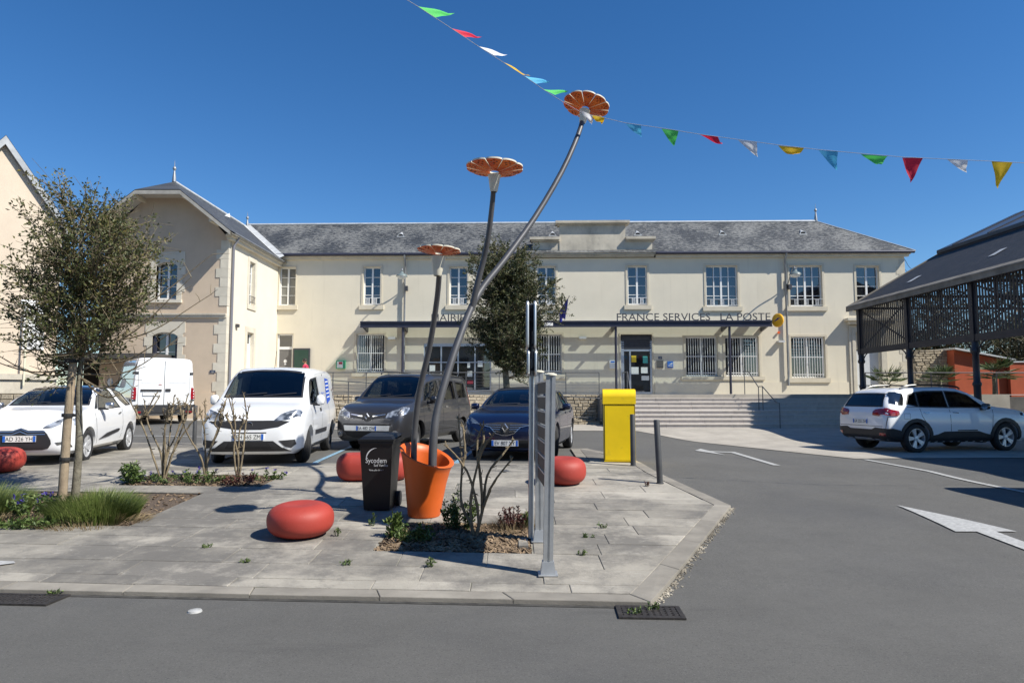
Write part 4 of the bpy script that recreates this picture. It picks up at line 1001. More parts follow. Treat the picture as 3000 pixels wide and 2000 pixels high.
# ---------------- things behind the hall
rubble_wall('garden_wall',(19.75,33.6,.4),(1,-.02),1.9,lambda s:.4,lambda s:3.86,.3,'tall coursed stone wall joining the town hall to the orange shed',23,limit=280,row=.10)
sh=thing('orange_shed',(21.6,33.0,.4),'orange red rendered shed with grey sloping roof beside the stone wall','shed'); sh['zoff']=.4
ORW=mat('orange_render',(.40,.085,.035),.9,var=.10,vscale=1.5,detail=8,bump=.3,bscale=40)
b=MB(); b.prism([(-.2,.3),(2.3,.3),(2.3,3.3),(-.2,3.82)],0,3,axis='y'); b.build('wall',ORW,sh)
b=MB(); b.prism([(-.3,3.84),(2.6,3.30),(2.6,3.36),(-.3,3.92)],-.25,3.2,axis='y'); b.build('roof',LEAD,sh)
t=thing('orange_wall',(23.9,32.8,.4),'long low orange red garden wall behind the market hall','wall'); t['zoff']=.4
b=MB(); b.box(.02,14,0,.3,.3,3.2); b.build('wall',ORW,t); b=MB(); b.box(.02,14,-.05,.35,3.2,3.26); b.build('coping',LEAD,t)
railing('garden_railing',15.2,26.5,29.4,lambda x:1.55,'black railing in front of the palms behind the market hall',h=1.05,sp=2.3,wires=0,m=IR)
b=MB(); b.box(15.0,30,29.5,32.9,.2,1.56); tag(b.build('planted_terrace',mat('terrace_soil',(.10,.085,.06),.95,var=.3,vscale=6)),kind='structure')
b=MB(); b.box(14.9,30,29.32,29.5,.2,1.57); tag(b.build('terrace_kerb',mat('dark_concrete',(.10,.095,.09),.9,var=.2,vscale=3)),kind='structure')
# low stone wall at far left
rubble_wall('low_stone_wall',(-19.5,22.2,.75),(1,.05),5.6,lambda s:.7,lambda s:1.72,.35,'low pale stone wall behind the white hatchback',24,limit=140,row=.19)
# utility wires and pole by the hall roof
t=thing('utility_pole',(24.5,40,.5),'thin pole with wires seen above the market hall roof','pole'); b=MB(); b.tube([(0,0,0),(0,0,8.7)],.07,6); b.box(-.5,.5,-.03,.03,8.3,8.4); b.build('pole',IR,t)
for z,x in ((8.35,-4.4),(8.0,-4.6)):
    b=MB(); b.tube(bezier([(0,0,z),(-2.3,-2.5,z-.25),(x,-5.4,z-.2)],12),.012,4); b.build('wire',IR,t)

# unseen houses added behind the viewpoint to give the windows something to mirror
for x,w_,h_,lb in ((-13,13,7.5,'unseen long rendered house added across the street facing the town hall'),(2,14,8.5,'unseen tall stone house added across the street facing the planter'),(17.5,13,7.0,'unseen low house added across the street facing the market hall')):
    t=thing('added_street_house',(x,-13,0),lb,'house'); b=MB(); b.box(-w_/2,w_/2,-8,0,0,h_); b.build('wall',PINK,t)
    b=MB(); b.prism([(-8.4,h_),(.4,h_),(-4,h_+3.2)],-w_/2-.2,w_/2+.2,axis='x'); b.build('roof',SLATE,t)
    for k in range(4):
        for z in (1.0,4.2): b=MB(); xx=-w_/2+w_*(k+.5)/4; b.box(xx-.5,xx+.5,-.02,.03,z,z+1.8); b.build('window',PANE,t)
# ================================================================ VEHICLES
def paint(name,col,flake=0.,rough=.35): return mat(name,col,rough,metal=flake,coat=1.0,spec=.5)
CWHITE=paint('car_white',(.80,.81,.82)); CGREY=paint('car_grey',(.058,.058,.063),.6,.38); CBLUE=paint('car_navy',(.006,.011,.042),.35,.32); CBLACK=paint('car_black',(.012,.012,.014))
VANW=mixover(paint('van_white',(.78,.79,.80)),(.62,.62,.6),2.,.5,.75,.3)
PLASTIC=mat('black_plastic',(.022,.022,.024),.55,var=.1,vscale=8); RUBBER=mat('rubber',(.020,.020,.021),.85,var=.25,vscale=20,bump=.3,bscale=60)
CHROME=mat('chrome',(.58,.58,.58),.22,metal=.9); RIM=mat('alloy',(.58,.59,.61),.35,metal=.35); STEELR=mat('steel_wheel',(.16,.16,.165),.5,metal=.3); RIMD=mat('dark_alloy',(.03,.03,.033),.3,metal=.6)
CGLASS=glassmat('car_glass',(.86,.95,.92),1.5,.42); PGLASS=glassmat('privacy_glass',(.5,.5,.5),1.3,.10)
LAMPG=mat('lamp_glass',(.26,.29,.33),.10,metal=.5,var=.6,vscale=7,col2=(.72,.75,.78),coat=1.,ramp=(.40,.66),detail=1); LAMPD=mat('lamp_dark',(.10,.13,.18),.06,metal=.4,var=.5,vscale=12,coat=1.)
REDL=mat('tail_lamp',(.28,.008,.015),.1,coat=1.,var=.3,vscale=10); INTER=mat('car_interior',(.022,.022,.024),.85); SEATM=mat('seat_cloth',(.035,.035,.038),.9,var=.2,vscale=9)
PLATEW=mat('plate_white',(.75,.75,.72),.45); PLATEB=mat('plate_band',(.02,.12,.5),.45); INK=mat('plate_ink',(.01,.01,.01),.6); AMBER=mat('amber',(.7,.25,.02),.2)

def loft(st,dx=.045,tail=None):
    st=sorted(st,key=lambda q:q[0]); xs=[s[0] for s in st]; N=max(20,int((xs[-1]-xs[0])/dx))
    xq=sorted(set([round(x,4) for x in np.linspace(xs[0],xs[-1],N)]+[xs[0]+.012,xs[-1]-.012]))
    C=[pchip(xs,[s[i] for s in st],xq) for i in range(1,6)]
    rings=[]
    for k,x in enumerate(xq):
        zb,zt,w,zs_,wr=[float(c[k]) for c in C]; h=zs_-zb
        half=[(0,zb),(.55*w,zb),(.84*w,zb+.02*min(1,h)),(.955*w,zb+.14*h),(.99*w,zb+.34*h),(1.0*w,zb+.58*h),(.988*w,zb+.86*h),(.955*w,zs_)]
        g=zt-zs_; w0=.955*w
        for f in (.12,.3,.5,.7,.84):
            half.append((w0+(wr-w0)*(f**.92),zs_+g*f))
        half+= [(wr*.985-.012,zs_+g*.925),(wr*.94-.02,zs_+g*.966),(wr*.82,zs_+g*.99),(wr*.62,zt),(wr*.32,zt+.010),(0,zt+.013)]
        ring=[(x,y,z) for y,z in half]+[(x,-y,z) for y,z in half[-2:0:-1]]
        rings.append(ring)
    n=len(rings[0]); b=MB()
    for r_ in rings: b.v+=r_
    for i in range(len(rings)-1):
        for j in range(n):
            j2=(j+1)%n; b.f.append((i*n+j,i*n+j2,(i+1)*n+j2,(i+1)*n+j))
    b.f.append(tuple(range(n))[::-1]); b.f.append(tuple((len(rings)-1)*n+j for j in range(n)))
    return b
class Car:
    def __init__(s,name,label,st,cav,paintm,group=None,cat='car'):
        s.t=thing(name,(0,0,0),label,cat,group); s.st=st; s.paint=paintm; s.solid=loft(st).mesh('body',[paintm,INTER]); 
        bm=bmesh.new(); bm.from_mesh(s.solid); s.bvh=BVHTree.FromBMesh(bm); bm.free(); s.cut=[]; s.cav=cav; s.panes=[]; s.seal=.022
    def map(s,p,view,off):
        if view=='N':
            co,nr,_,_=s.bvh.find_nearest(Vector(p)); return co+nr*off,nr
        o,d={'F':(Vector((6,p[0],p[1])),Vector((-1,0,0))),'B':(Vector((-6,p[0],p[1])),Vector((1,0,0))),'L':(Vector((p[0],6,p[1])),Vector((0,-1,0))),'R':(Vector((p[0],-6,p[1])),Vector((0,1,0))),'T':(Vector((p[0],p[1],6)),Vector((0,0,-1)))}[view]
        co,nr,_,_=s.bvh.ray_cast(o,d)
        if co is None:
            g={'F':Vector((2.2,p[0],p[1])),'B':Vector((-2.2,p[0],p[1])),'L':Vector((p[0],.9,p[1])),'R':Vector((p[0],-.9,p[1])),'T':Vector((p[0],p[1],1.2))}[view]
            co,nr,_,_=s.bvh.find_nearest(g)
        return co+nr*off,nr
    def patch(s,name,pts,view,m,off=.006,parent=None,step=.07,skirt=.012,faces=None):
        bm=bmesh.new(); vs=[bm.verts.new((p[0],p[1],p[2] if len(p)>2 else 0)) for p in pts]
        for f_ in (faces or [range(len(vs))]): bm.faces.new([vs[i] for i in f_])
        bm.normal_update()
        bmesh.ops.triangulate(bm,faces=bm.faces)
        for _ in range(6):
            e=[q for q in bm.edges if q.calc_length()>step]
            if not e: break
            bmesh.ops.subdivide_edges(bm,edges=e,cuts=1); bmesh.ops.triangulate(bm,faces=[f for f in bm.faces if len(f.verts)>3])
        nn={}
        for v in bm.verts:
            co,nr=s.map(tuple(v.co) if view=='N' else (v.co.x,v.co.y),view,off); v.co=co; nn[v]=nr.copy()
        avg=sum((nn[v] for v in bm.verts),Vector())
        bm.normal_update()
        if sum((f.normal for f in bm.faces),Vector()).dot(avg)<0: bmesh.ops.reverse_faces(bm,faces=bm.faces)
        if skirt:
            be=[e for e in bm.edges if e.is_boundary]
            r=bmesh.ops.extrude_edge_only(bm,edges=be)
            av=avg.normalized()
            for v in [q for q in r['geom'] if isinstance(q,bmesh.types.BMVert)]: v.co-=av*(off+skirt)
        me=bpy.data.meshes.new(name); bm.to_mesh(me); bm.free(); me.materials.append(m)
        me.polygons.foreach_set('use_smooth',[True]*len(me.polygons)); me.set_sharp_from_angle(angle=R(35))
        return link(name,me,parent or s.t)
    def both(s,name,pts,view,m,**k):
        """mirror a patch to the other side of the car"""
        s.patch(name,pts,view,m,**k)
        if view in('L',): s.patch(name,pts,'R',m,**k)
        elif view=='N': s.patch(name,[(p[0],-p[1],p[2]) for p in pts],'N',m,**k)
        else: s.patch(name,[(-p[0],p[1]) for p in pts],view,m,**k)
    def seam(s,pts,view,w=.006,m=None,name='panel_gap',off=.0015):
        P=[Vector(p) for p in pts]; L=[];Q=[]
        for i,p in enumerate(P):
            d=(P[min(i+1,len(P)-1)]-P[max(i-1,0)]).normalized(); n=Vector((-d.y,d.x)); L.append(tuple(p+n*w)); Q.append(tuple(p-n*w))
        s.patch(name,L+Q[::-1],view,m or DARK,off=off,skirt=0,step=.09)
    def window(s,pts,view,m=None,xr=None,name='window'):
        s.panes.append((pts,view,m or CGLASS,name))
        c=MB()
        if view=='S': c.prism(pts,-1.3,1.3,axis='y')
        elif view=='F': c.prism(pts,xr[0],xr[1],axis='x')
        elif view=='B': c.prism(pts,xr[0],xr[1],axis='x')
        s.cut.append(c.mesh('cut',DARK))
    def finish(s,wheels,R_,wr_,rimstyle,steer=0,rimr=.68,tw=.20,well=.055,wellm=None,seats=True,seat_x=.0,seat_z=.55):
        s.cut.append(loft(s.cav).mesh('cav',DARK))
        for i,(x,hy) in enumerate(wheels):
            for sg in (1,-1):
                q=MB(); q.lathe([(R_+well,sg*(hy-.30)),(R_+well,sg*(hy+.4))],28,c=(x,0,R_),axis='y',cap=True); s.cut.append(q.mesh('well',DARK))
        me=bool_diff(s.solid,s.cut); me.materials.clear(); me.materials.append(s.paint); me.materials.append(INTER)
        me.polygons.foreach_set('use_smooth',[True]*len(me.polygons)); me.set_sharp_from_angle(angle=R(32))
        me.name='body'; s.body=link('body',me,s.t)
        for pts,view,m,name in s.panes:
            n_=len(pts); ring=list(pts)+inset(pts,-s.seal); inn=inset(pts,.008); ring=inn+ring[n_:]
            fs=[(i,(i+1)%n_,n_+(i+1)%n_,n_+i) for i in range(n_)]
            for vw in (('L','R') if view=='S' else (view,)):
                s.patch(name,pts,vw,m,off=-.004,skirt=0)
                if s.seal>0: s.patch('window_seal',ring,vw,PLASTIC,off=.0025,skirt=.004,faces=fs,step=.12)
        # wheels
        rr=R_*rimr
        ty=MB(); ty.lathe([(rr*.98,-tw/2+.01),(rr+.02,-tw/2),(R_-.03,-tw/2+.006),(R_-.006,-tw/2+.03),(R_,-tw/2+.055),(R_,tw/2-.055),(R_-.006,tw/2-.03),(R_-.03,tw/2-.006),(rr+.02,tw/2),(rr*.98,tw/2-.01),(rr*.96,0),(rr*.98,-tw/2+.01)],36,axis='y')
        # tread grooves
        tym=ty.mesh('tyre',RUBBER,smooth=40)
        gr=MB()
        for yy in (-.05,-.017,.017,.05): gr.lathe([(R_+.0008,yy-.004),(R_+.0008,yy+.004)],36,axis='y')
        grm=gr.mesh('tread_groove',DARK)
        rb=MB(); o=tw/2-.03
        rb.lathe([(rr,o+.012),(rr*.93,o+.012),(rr*.9,o-.03),(rr*.88,-.03)],32,axis='y')
        kind,ns=rimstyle
        if kind=='steel':
            rb.lathe([(rr*.9,o-.02),(rr*.7,o+.0),(rr*.45,o+.012),(rr*.25,o-.0),(.02,o+.01)],28,axis='y')
        else:
            for k in range(ns):
                q=2*math.pi*k/ns
                for dq in ((0,) if kind=='spoke' else (-.16,.16)):
                    m3=Matrix.Rotation(-(q),3,'Y'); p=[]
                    for rad,hw,yy in ((.05,.028,o-.005),(rr*.93,.024 if kind!='spoke' else .034,o+.008)):
                        ang=dq*(rad/rr); 
                        for e in (-1,1): p.append(m3@Vector((rad*math.cos(ang)-e*hw*math.sin(ang),yy,rad*math.sin(ang)+e*hw*math.cos(ang))))
                    pb=[v-Vector((0,.03,0)) for v in p]
                    rb.add([tuple(v) for v in p+pb],[(0,1,3,2),(0,2,6,4),(1,5,7,3),(0,4,5,1)])
            rb.lathe([(.065,o-.02),(.06,o+.008),(.0,o+.014)],16,axis='y')
        rim_m=RIM if kind!='steel' else STEELR
        rbm=rb.mesh('rim',rim_m,smooth=40,fix=True)
        dk=MB(); dk.lathe([(rr*.9,-.02),(.03,-.02),(.0,-.02)],24,axis='y'); dkm=dk.mesh('brake_disc',RIMD)
        s.wheels=[]
        for i,(x,hy) in enumerate(wheels):
            for sg in (1,-1):
                wh=link('wheel',tym,s.t,loc=(x,sg*(hy-tw/2),R_)); wh.rotation_euler=(0,0,(0 if sg>0 else math.pi)+(steer if i==0 else 0))
                link('tread_groove',grm,wh); link('rim',rbm,wh); link('brake_disc',dkm,wh)
        if seats:
            for y in (-.37,.37):
                b=MB(); X=seat_x; Z=seat_z
                b.bbox((X+.05,y,Z+.0),(.5,.48,.16)); b.bbox((X-.28,y,Z+.32),(.14,.46,.62),Matrix.Rotation(R(-14),3,'Y')); b.bbox((X-.40,y,Z+.73),(.09,.24,.2),Matrix.Rotation(R(-14),3,'Y'))
                b.build('seat',SEATM,s.t)
            b=MB(); b.lathe([(.17,-.014),(.185,0),(.17,.014),(.155,0),(.17,-.014)],20,axis='x'); sw=b.build('steering_wheel',INTER,s.t,smooth=60,loc=(seat_x+.52,.37,seat_z+.36)); sw.rotation_euler=(0,R(-25),0)
    def plate(s,view,y,z,text,tilt=0,hw=.26,hh=.055):
        co,nr=s.map((y,z),view,.0)
        x=max((s.map((y+dy,z+dz),view,0)[0].x*(1 if view=='F' else -1) for dy in (-hw,0,hw) for dz in (-hh,hh)))+.012
        if view=='B': x=-x
        sg=1 if view=='F' else -1
        p=MB(); p.box(-hw,hw,-.008,.008,-hh,hh); o=p.build('number_plate',PLATEW,s.t,loc=(x,y,z)); o.rotation_euler=(0,0,R(90)*sg)
        link('plate_characters',text_mesh(text,.105,.0006,INK,sx=.86),o,loc=(0,-.0092,-.036))
        for e in (-1,1): p=MB(); p.box(e*(hw-.022)-.021,e*(hw-.022)+.021,-.0092,-.0082,-hh+.003,hh-.003); p.build('blue_band',PLATEB,o,loc=(0,0,0))
        # rear plates face backwards
        return o
    def mirror(s,x,y,z,m,sz=(.13,.21,.17)):
        for sg in (1,-1):
            b=MB(); b.lathe([(.0,-.5),(.30,-.47),(.44,-.32),(.5,-.05),(.5,.30),(.46,.36)],20,axis='x')
            def sq(p):
                q=math.hypot(p[1],p[2]) or 1; k=1/max(abs(p[1]),abs(p[2]),1e-6)*q; k=1+(k-1)*.62; return (-p[0]*sz[0],p[1]*k*sz[1]*.92,p[2]*k*sz[2]*.9)
            b.v=[sq(p) for p in b.v]
            o=b.build('wing_mirror',m,s.t,loc=(x,sg*y,z),smooth=50)
            b=MB(); b.add([(-sz[0]*.36,sz[1]*.43*math.cos(q*math.pi/7),sz[2]*.43*math.sin(q*math.pi/7)) for q in range(14)],[tuple(range(14))]); b.build('mirror_glass',CHROME,o,loc=(0,0,0))
            b=MB(); b.bbox((.0,-sg*sz[1]*.55,-sz[2]*.4),(.07,.16,.05)); b.build('mirror_arm',PLASTIC,o,loc=(0,0,0))
    def wiper(s,pts,view='F'):
        s.seam(pts,view,w=.008,m=PLASTIC,name='wiper',off=.012)
    def place(s,x,y,fx,fy):
        s.t.location=(x,y,0); s.t.rotation_euler=(0,0,math.atan2(fy,fx))
        # rest on the ground: mean height under the wheels
        c=math.atan2(fy,fx); pts=[(x+dx*math.cos(c)-dy*math.sin(c),y+dx*math.sin(c)+dy*math.cos(c)) for dx in(-1.35,1.35) for dy in(-.7,.7)]
        s.t.location.z=sum(G(*p) for p in pts)/4+(s.zx if hasattr(s,'zx') else 0)
        gx=(G(*pts[2])+G(*pts[3])-G(*pts[0])-G(*pts[1]))/2/2.7
        s.t.rotation_euler=(0,-math.atan(gx),c)
def diamond(parent,x,y,z,h,ry=0):
    """upright lozenge badge facing +x"""
    b=MB(); o=[(0,h/2),(h*.39,0),(0,-h/2),(-h*.39,0)]; i=[(0,h*.27),(h*.19,0),(0,-h*.27),(-h*.19,0)]
    v=[(0,a,c) for a,c in o]+[(.03,a*.72,c*.74) for a,c in o]+[(.0,a,c) for a,c in i]
    b.add(v,[(k,(k+1)%4,4+(k+1)%4,4+k) for k in range(4)]+[(4+k,4+(k+1)%4,8+(k+1)%4,8+k) for k in range(4)])
    q=b.build('lozenge_badge',CHROME,parent,loc=(x,y,z)); q.rotation_euler=(0,ry,0)
def chevrons(parent,x,z,w,sg=1,m=None,h=.09):
    b=MB()
    for k in (0,h*.55):
        for e in (-1,1):
            b.add([(0,0,k+h*.55),(0,e*w,k),(0,e*w,k-h*.28),(0,0,k+h*.27),(.012*sg,0,k+h*.5),(.012*sg,e*w*.95,k-.003),(.012*sg,e*w*.95,k-h*.25),(.012*sg,0,k+h*.3)],[(4,5,6,7),(0,1,5,4),(3,7,6,2),(1,2,6,5)])
    b.build('chevron_badge',m or CHROME,parent,loc=(x,0,z))

# ---------------- white delivery van (front left of the row)
st=[(2.20,.36,.60,.56,.56,.48),(2.165,.27,.78,.72,.70,.62),(2.10,.22,.90,.81,.80,.69),(1.95,.20,.995,.875,.885,.75),(1.7,.20,1.07,.905,.95,.79),(1.42,.20,1.135,.915,1.0,.80),(1.28,.20,1.19,.916,1.02,.79),(1.0,.20,1.43,.916,1.04,.755),(.72,.20,1.65,.916,1.05,.73),(.52,.20,1.76,.916,1.05,.725),(.2,.20,1.825,.916,1.05,.735),(-.5,.20,1.845,.916,1.06,.755),(-1.5,.21,1.84,.916,1.07,.765),(-2.0,.26,1.82,.905,1.07,.755),(-2.14,.30,1.77,.88,1.04,.72),(-2.2,.36,1.60,.82,.98,.64)]
cav=[(1.05,.62,1.22,.74,1.0,.60),(.75,.58,1.55,.82,1.0,.64),(.45,.55,1.70,.85,1.02,.66),(0,.55,1.77,.85,1.02,.68),(-1.9,.55,1.76,.84,1.02,.68)]
dob=Car('delivery_van','white delivery van with blue lettering parked nose-out in the row','' or st,cav,CWHITE,cat='van')
dob.window([(-.71,1.235),(.71,1.235),(.655,1.70),(.3,1.745),(-.3,1.745),(-.655,1.70)],'F',xr=(.1,2.6),name='windscreen')
dob.window([(1.06,1.10),(.70,1.56),(.08,1.62),(.02,1.10)],'S')
dob.both('headlight',[(2.165,.40,.80),(2.10,.62,.80),(1.93,.80,.86),(1.80,.86,.96),(1.80,.83,1.00),(1.95,.70,.985),(2.07,.52,.92)],'N',LAMPG,off=.006)
dob.patch('upper_grille',[(-.70,.80),(-.5,.70),(-.2,.655),(.2,.655),(.5,.70),(.70,.80),(.5,.815),(-.5,.815)],'F',PLASTIC,off=.005)
dob.patch('lower_grille',[(-.60,.32),(-.42,.455),(.42,.455),(.60,.32)],'F',PLASTIC,off=.006)
dob.patch('grille_mesh',[(-.40,.33),(-.34,.43),(.34,.43),(.40,.33)],'F',DARK,off=.012)
dob.both('fog_lamp_bezel',[(.52,.46),(.78,.48),(.80,.40),(.72,.33),(.62,.36)],'F',PLASTIC,off=.008)
dob.patch('bumper_lip',[(-.72,.275),(-.60,.335),(.60,.335),(.72,.275)],'F',PLASTIC,off=.009)
b=MB(); b.lathe([(.055,0),(.06,.012),(.05,.014)],18,axis='x'); b.build('round_badge',CHROME,dob.t,loc=(2.17,0,.735),smooth=40)
dob.seam([(-.30,.60),(.30,.60)],'F',w=.010)
dob.plate('F',0,.53,'EH 565 ZM')
for v in ('L','R'):
    dob.patch('rubbing_strip',[(.78,.50),(-.55,.50),(-.55,.58),(.78,.58)],v,PLASTIC,off=.014)
    dob.patch('door_handle',[(.20,.93),(.08,.93),(.08,1.0),(.20,1.0)],v,PLASTIC,off=.012)
    dob.seam([(1.12,1.05),(1.05,.5),(.95,.28)],v); dob.seam([(-.02,1.66),(-.02,.28)],v); dob.seam([(-.95,1.1),(-.95,.28)],v)
    dob.patch('sill',[(.98,.205),(-1.05,.215),(-1.05,.27),(.98,.265)],v,PLASTIC,off=.006)
dob.seam([(.60,-.70),(.54,-.45),(.5,0),(.54,.45),(.60,.70)],'T',w=.008)
dob.mirror(.86,1.01,1.17,CWHITE,(.12,.17,.22))
VBL=mat('van_blue_print',(.02,.08,.42),.5); VTX=mat('van_text',(.05,.12,.45),.5)
q=dob.patch('blue_panel',[(-.82,1.06),(-1.36,1.16),(-1.36,1.62),(-.90,1.64)],'L',VBL,off=.004,skirt=0)
for k in range(5):
    dob.patch('printed_line',[(-.92,1.20+k*.085),(-1.30,1.22+k*.085),(-1.30,1.245+k*.085),(-.92,1.225+k*.085)],'L',PLATEW,off=.006,skirt=0)
for ch,x in (('R',-.17),('e',-.33),('p',-.46),('e',-.59),('r',-.70)):
    me=text_mesh(ch,.44 if ch=='R' else .25,.001,VTX); me.transform(Matrix.Rotation(math.pi,4,'Z')); co,nr=dob.map((x,1.38),'L',.008); o=link('printed_letter',me,dob.t,loc=(x,co.y+.008,1.30 if ch!='p' else 1.30)); o.rotation_euler=(R(19),0,0)
b=MB(); b.tube([(0,0,0),(-.14,0,.38)],.005,5); b.build('aerial',PLASTIC,dob.t,loc=(.38,.0,1.79))
dob.wiper([(-.55,1.25),(.05,1.30)]); dob.wiper([(.0,1.25),(.6,1.30)])
for v in (-1,1):
    dob.patch('tail_light',[(v*.86,.95),(v*.80,.95),(v*.80,1.45),(v*.84,1.45)],'B',REDL)
b=MB(); b.bbox((1.12,0,1.1),(.3,1.3,.12)); b.build('dashboard',INTER,dob.t)
b=MB(); b.box(-.62,-.58,-.78,.78,.6,1.72); b.build('bulkhead',INTER,dob.t)
dob.finish([(1.34,.87),(-1.42,.87)],.325,None,('steel',0),steer=R(24),rimr=.6,tw=.2,seat_x=.0,seat_z=.72)

# ---------------- grey leisure van
st=[(2.14,.36,.60,.60,.55,.50),(2.11,.27,.74,.74,.68,.64),(2.04,.22,.87,.82,.80,.72),(1.90,.20,.98,.875,.90,.77),(1.65,.20,1.06,.905,.98,.80),(1.38,.20,1.115,.914,1.03,.81),(1.22,.20,1.17,.915,1.05,.80),(.95,.20,1.42,.915,1.06,.755),(.68,.20,1.63,.915,1.07,.72),(.45,.20,1.745,.915,1.07,.715),(.1,.20,1.80,.915,1.07,.72),(-.7,.20,1.815,.915,1.08,.735),(-1.5,.21,1.80,.91,1.09,.735),(-1.92,.26,1.775,.895,1.08,.715),(-2.07,.30,1.70,.865,1.04,.67),(-2.13,.36,1.5,.80,.98,.58)]
cav=[(.98,.62,1.22,.74,1.0,.60),(.70,.58,1.53,.82,1.02,.63),(.40,.55,1.68,.84,1.03,.65),(0,.55,1.73,.84,1.03,.66),(-1.8,.55,1.70,.83,1.03,.66)]
kan=Car('family_van','metallic grey family van with chrome lozenge badge parked behind the black bin',st,cav,CGREY,cat='car')
kan.window([(-.70,1.205),(.70,1.205),(.65,1.62),(.62,1.68),(.3,1.725),(-.3,1.725),(-.62,1.68),(-.65,1.62)],'F',xr=(.05,2.6),name='windscreen')
kan.window([(.98,1.12),(.80,1.38),(.62,1.56),(.06,1.63),(-.02,1.12)],'S')
kan.window([(-.14,1.13),(-.10,1.63),(-.95,1.63),(-1.0,1.15)],'S',PGLASS)
kan.window([(-1.16,1.17),(-1.12,1.61),(-1.72,1.58),(-1.80,1.19)],'S',PGLASS)
kan.window([(-.58,1.15),(.58,1.15),(.52,1.62),(-.52,1.62)],'B',xr=(-2.6,-1.6))
kan.both('headlight',[(2.08,.46,.74),(2.0,.66,.74),(1.88,.82,.82),(1.74,.885,.95),(1.72,.865,.99),(1.86,.78,.975),(1.99,.62,.92),(2.06,.49,.86)],'N',LAMPG,off=.006)
kan.patch('upper_grille',[(-.46,.86),(-.44,.76),(-.16,.72),(0,.655),(.16,.72),(.44,.76),(.46,.86),(.12,.855),(0,.88),(-.12,.855)],'F',PLASTIC,off=.005)
for v in (-1,1): kan.patch('chrome_strip',[(v*.13,.795),(v*.44,.835),(v*.44,.81),(v*.13,.765)],'F',CHROME,off=.012)
diamond(kan.t,2.125,0,.775,.17)
kan.patch('bumper_blade',[(-.56,.46),(-.58,.575),(.58,.575),(.56,.46)],'F',ALU,off=.016)
kan.patch('bumper_slot',[(-.60,.585),(-.60,.61),(.60,.61),(.60,.585)],'F',DARK,off=.01)
kan.patch('lower_grille',[(-.56,.44),(-.50,.36),(-.36,.31),(.36,.31),(.50,.36),(.56,.44)],'F',DARK,off=.008)
kan.patch('bumper_lip',[(-.72,.25),(-.6,.30),(.6,.30),(.72,.25)],'F',PLASTIC,off=.009)
for v in (-1,1):
    pts=[(v*(.70+.085*math.cos(q*math.pi/8)),.39+.075*math.sin(q*math.pi/8)) for q in range(16)]
    kan.patch('fog_lamp',pts,'F',CHROME,off=.012); pts=[(v*(.70+.045*math.cos(q*math.pi/6)),.39+.042*math.sin(q*math.pi/6)) for q in range(12)]; kan.patch('fog_lamp_lens',pts,'F',LAMPD,off=.02)
kan.plate('F',0,.515,'EA 482 ZW')
for v in ('L','R'):
    kan.seam([(1.1,1.08),(1.02,.5),(.92,.28)],v); kan.seam([(-.08,1.68),(-.08,.28)],v); kan.seam([(-1.08,1.68),(-1.08,.75),(-.95,.4)],v)
    kan.seam([(.95,.42),(-.9,.42)],v); kan.seam([(-1.1,1.0),(-1.9,1.0)],v,w=.01)
    for x in (.12,-.22): kan.patch('door_handle',[(x,.95),(x-.14,.95),(x-.14,.985),(x,.985)],v,CHROME,off=.014)
    kan.patch('tail_light',[(-1.98,.95),(-2.05,.95),(-2.04,1.5),(-1.98,1.5)],v,REDL,off=.006)
for sg in (1,-1):
    b=MB(); b.tube(bezier([(.3,sg*.66,1.79),(.15,sg*.66,1.845),(-.8,sg*.67,1.865),(-1.5,sg*.67,1.845),(-1.65,sg*.67,1.78)],16),.018,6); b.build('roof_rail',PLASTIC,kan.t,smooth=50)
kan.mirror(.78,1.03,1.15,CBLACK,(.15,.21,.19))
kan.wiper([(-.55,1.22),(.05,1.27)]); kan.wiper([(.0,1.22),(.6,1.27)])
b=MB(); b.bbox((1.05,0,1.08),(.3,1.3,.12)); b.build('dashboard',INTER,kan.t)
b=MB(); b.bbox((.52,0,1.60),(.03,.2,.07)); b.build('rear_view_mirror',INTER,kan.t)
b=MB(); b.bbox((-1.15,0,.72),(.5,1.3,.16)); b.bbox((-1.4,0,1.05),(.14,1.3,.6)); b.build('rear_bench',SEATM,kan.t)
kan.finish([(1.30,.86),(-1.40,.86)],.315,None,('steel',0),steer=R(12),rimr=.66,tw=.195,seat_x=-.05,seat_z=.68)

# ---------------- dark blue hatchback
st=[(2.18,.34,.56,.62,.52,.52),(2.15,.26,.66,.74,.61,.64),(2.06,.20,.76,.83,.70,.73),(1.88,.18,.86,.875,.79,.78),(1.55,.17,.935,.90,.86,.80),(1.2,.17,.985,.906,.905,.80),(.98,.17,1.02,.908,.92,.79),(.72,.17,1.17,.908,.925,.735),(.40,.17,1.325,.908,.93,.68),(.12,.17,1.405,.908,.93,.655),(-.2,.17,1.435,.908,.935,.645),(-.8,.17,1.425,.908,.95,.635),(-1.3,.18,1.375,.905,.965,.62),(-1.7,.20,1.27,.89,.975,.60),(-1.98,.25,1.09,.86,.96,.60),(-2.12,.30,.95,.80,.86,.62),(-2.18,.36,.84,.70,.76,.56)]
cav=[(.80,.55,1.03,.74,.88,.62),(.5,.5,1.22,.82,.9,.62),(.1,.5,1.33,.84,.9,.60),(-.8,.5,1.35,.84,.92,.58),(-1.5,.5,1.22,.82,.93,.56)]
meg=Car('hatchback','dark navy blue hatchback with chrome lozenge badge parked beyond the sign posts',st,cav,CBLUE,cat='car')
meg.window([(-.72,1.045),(.72,1.045),(.63,1.30),(.56,1.365),(.25,1.395),(-.25,1.395),(-.56,1.365),(-.63,1.30)],'F',xr=(-.05,2.6),name='windscreen')
meg.window([(.70,.965),(.35,1.22),(.02,1.325),(-.30,1.345),(-.30,.965)],'S')
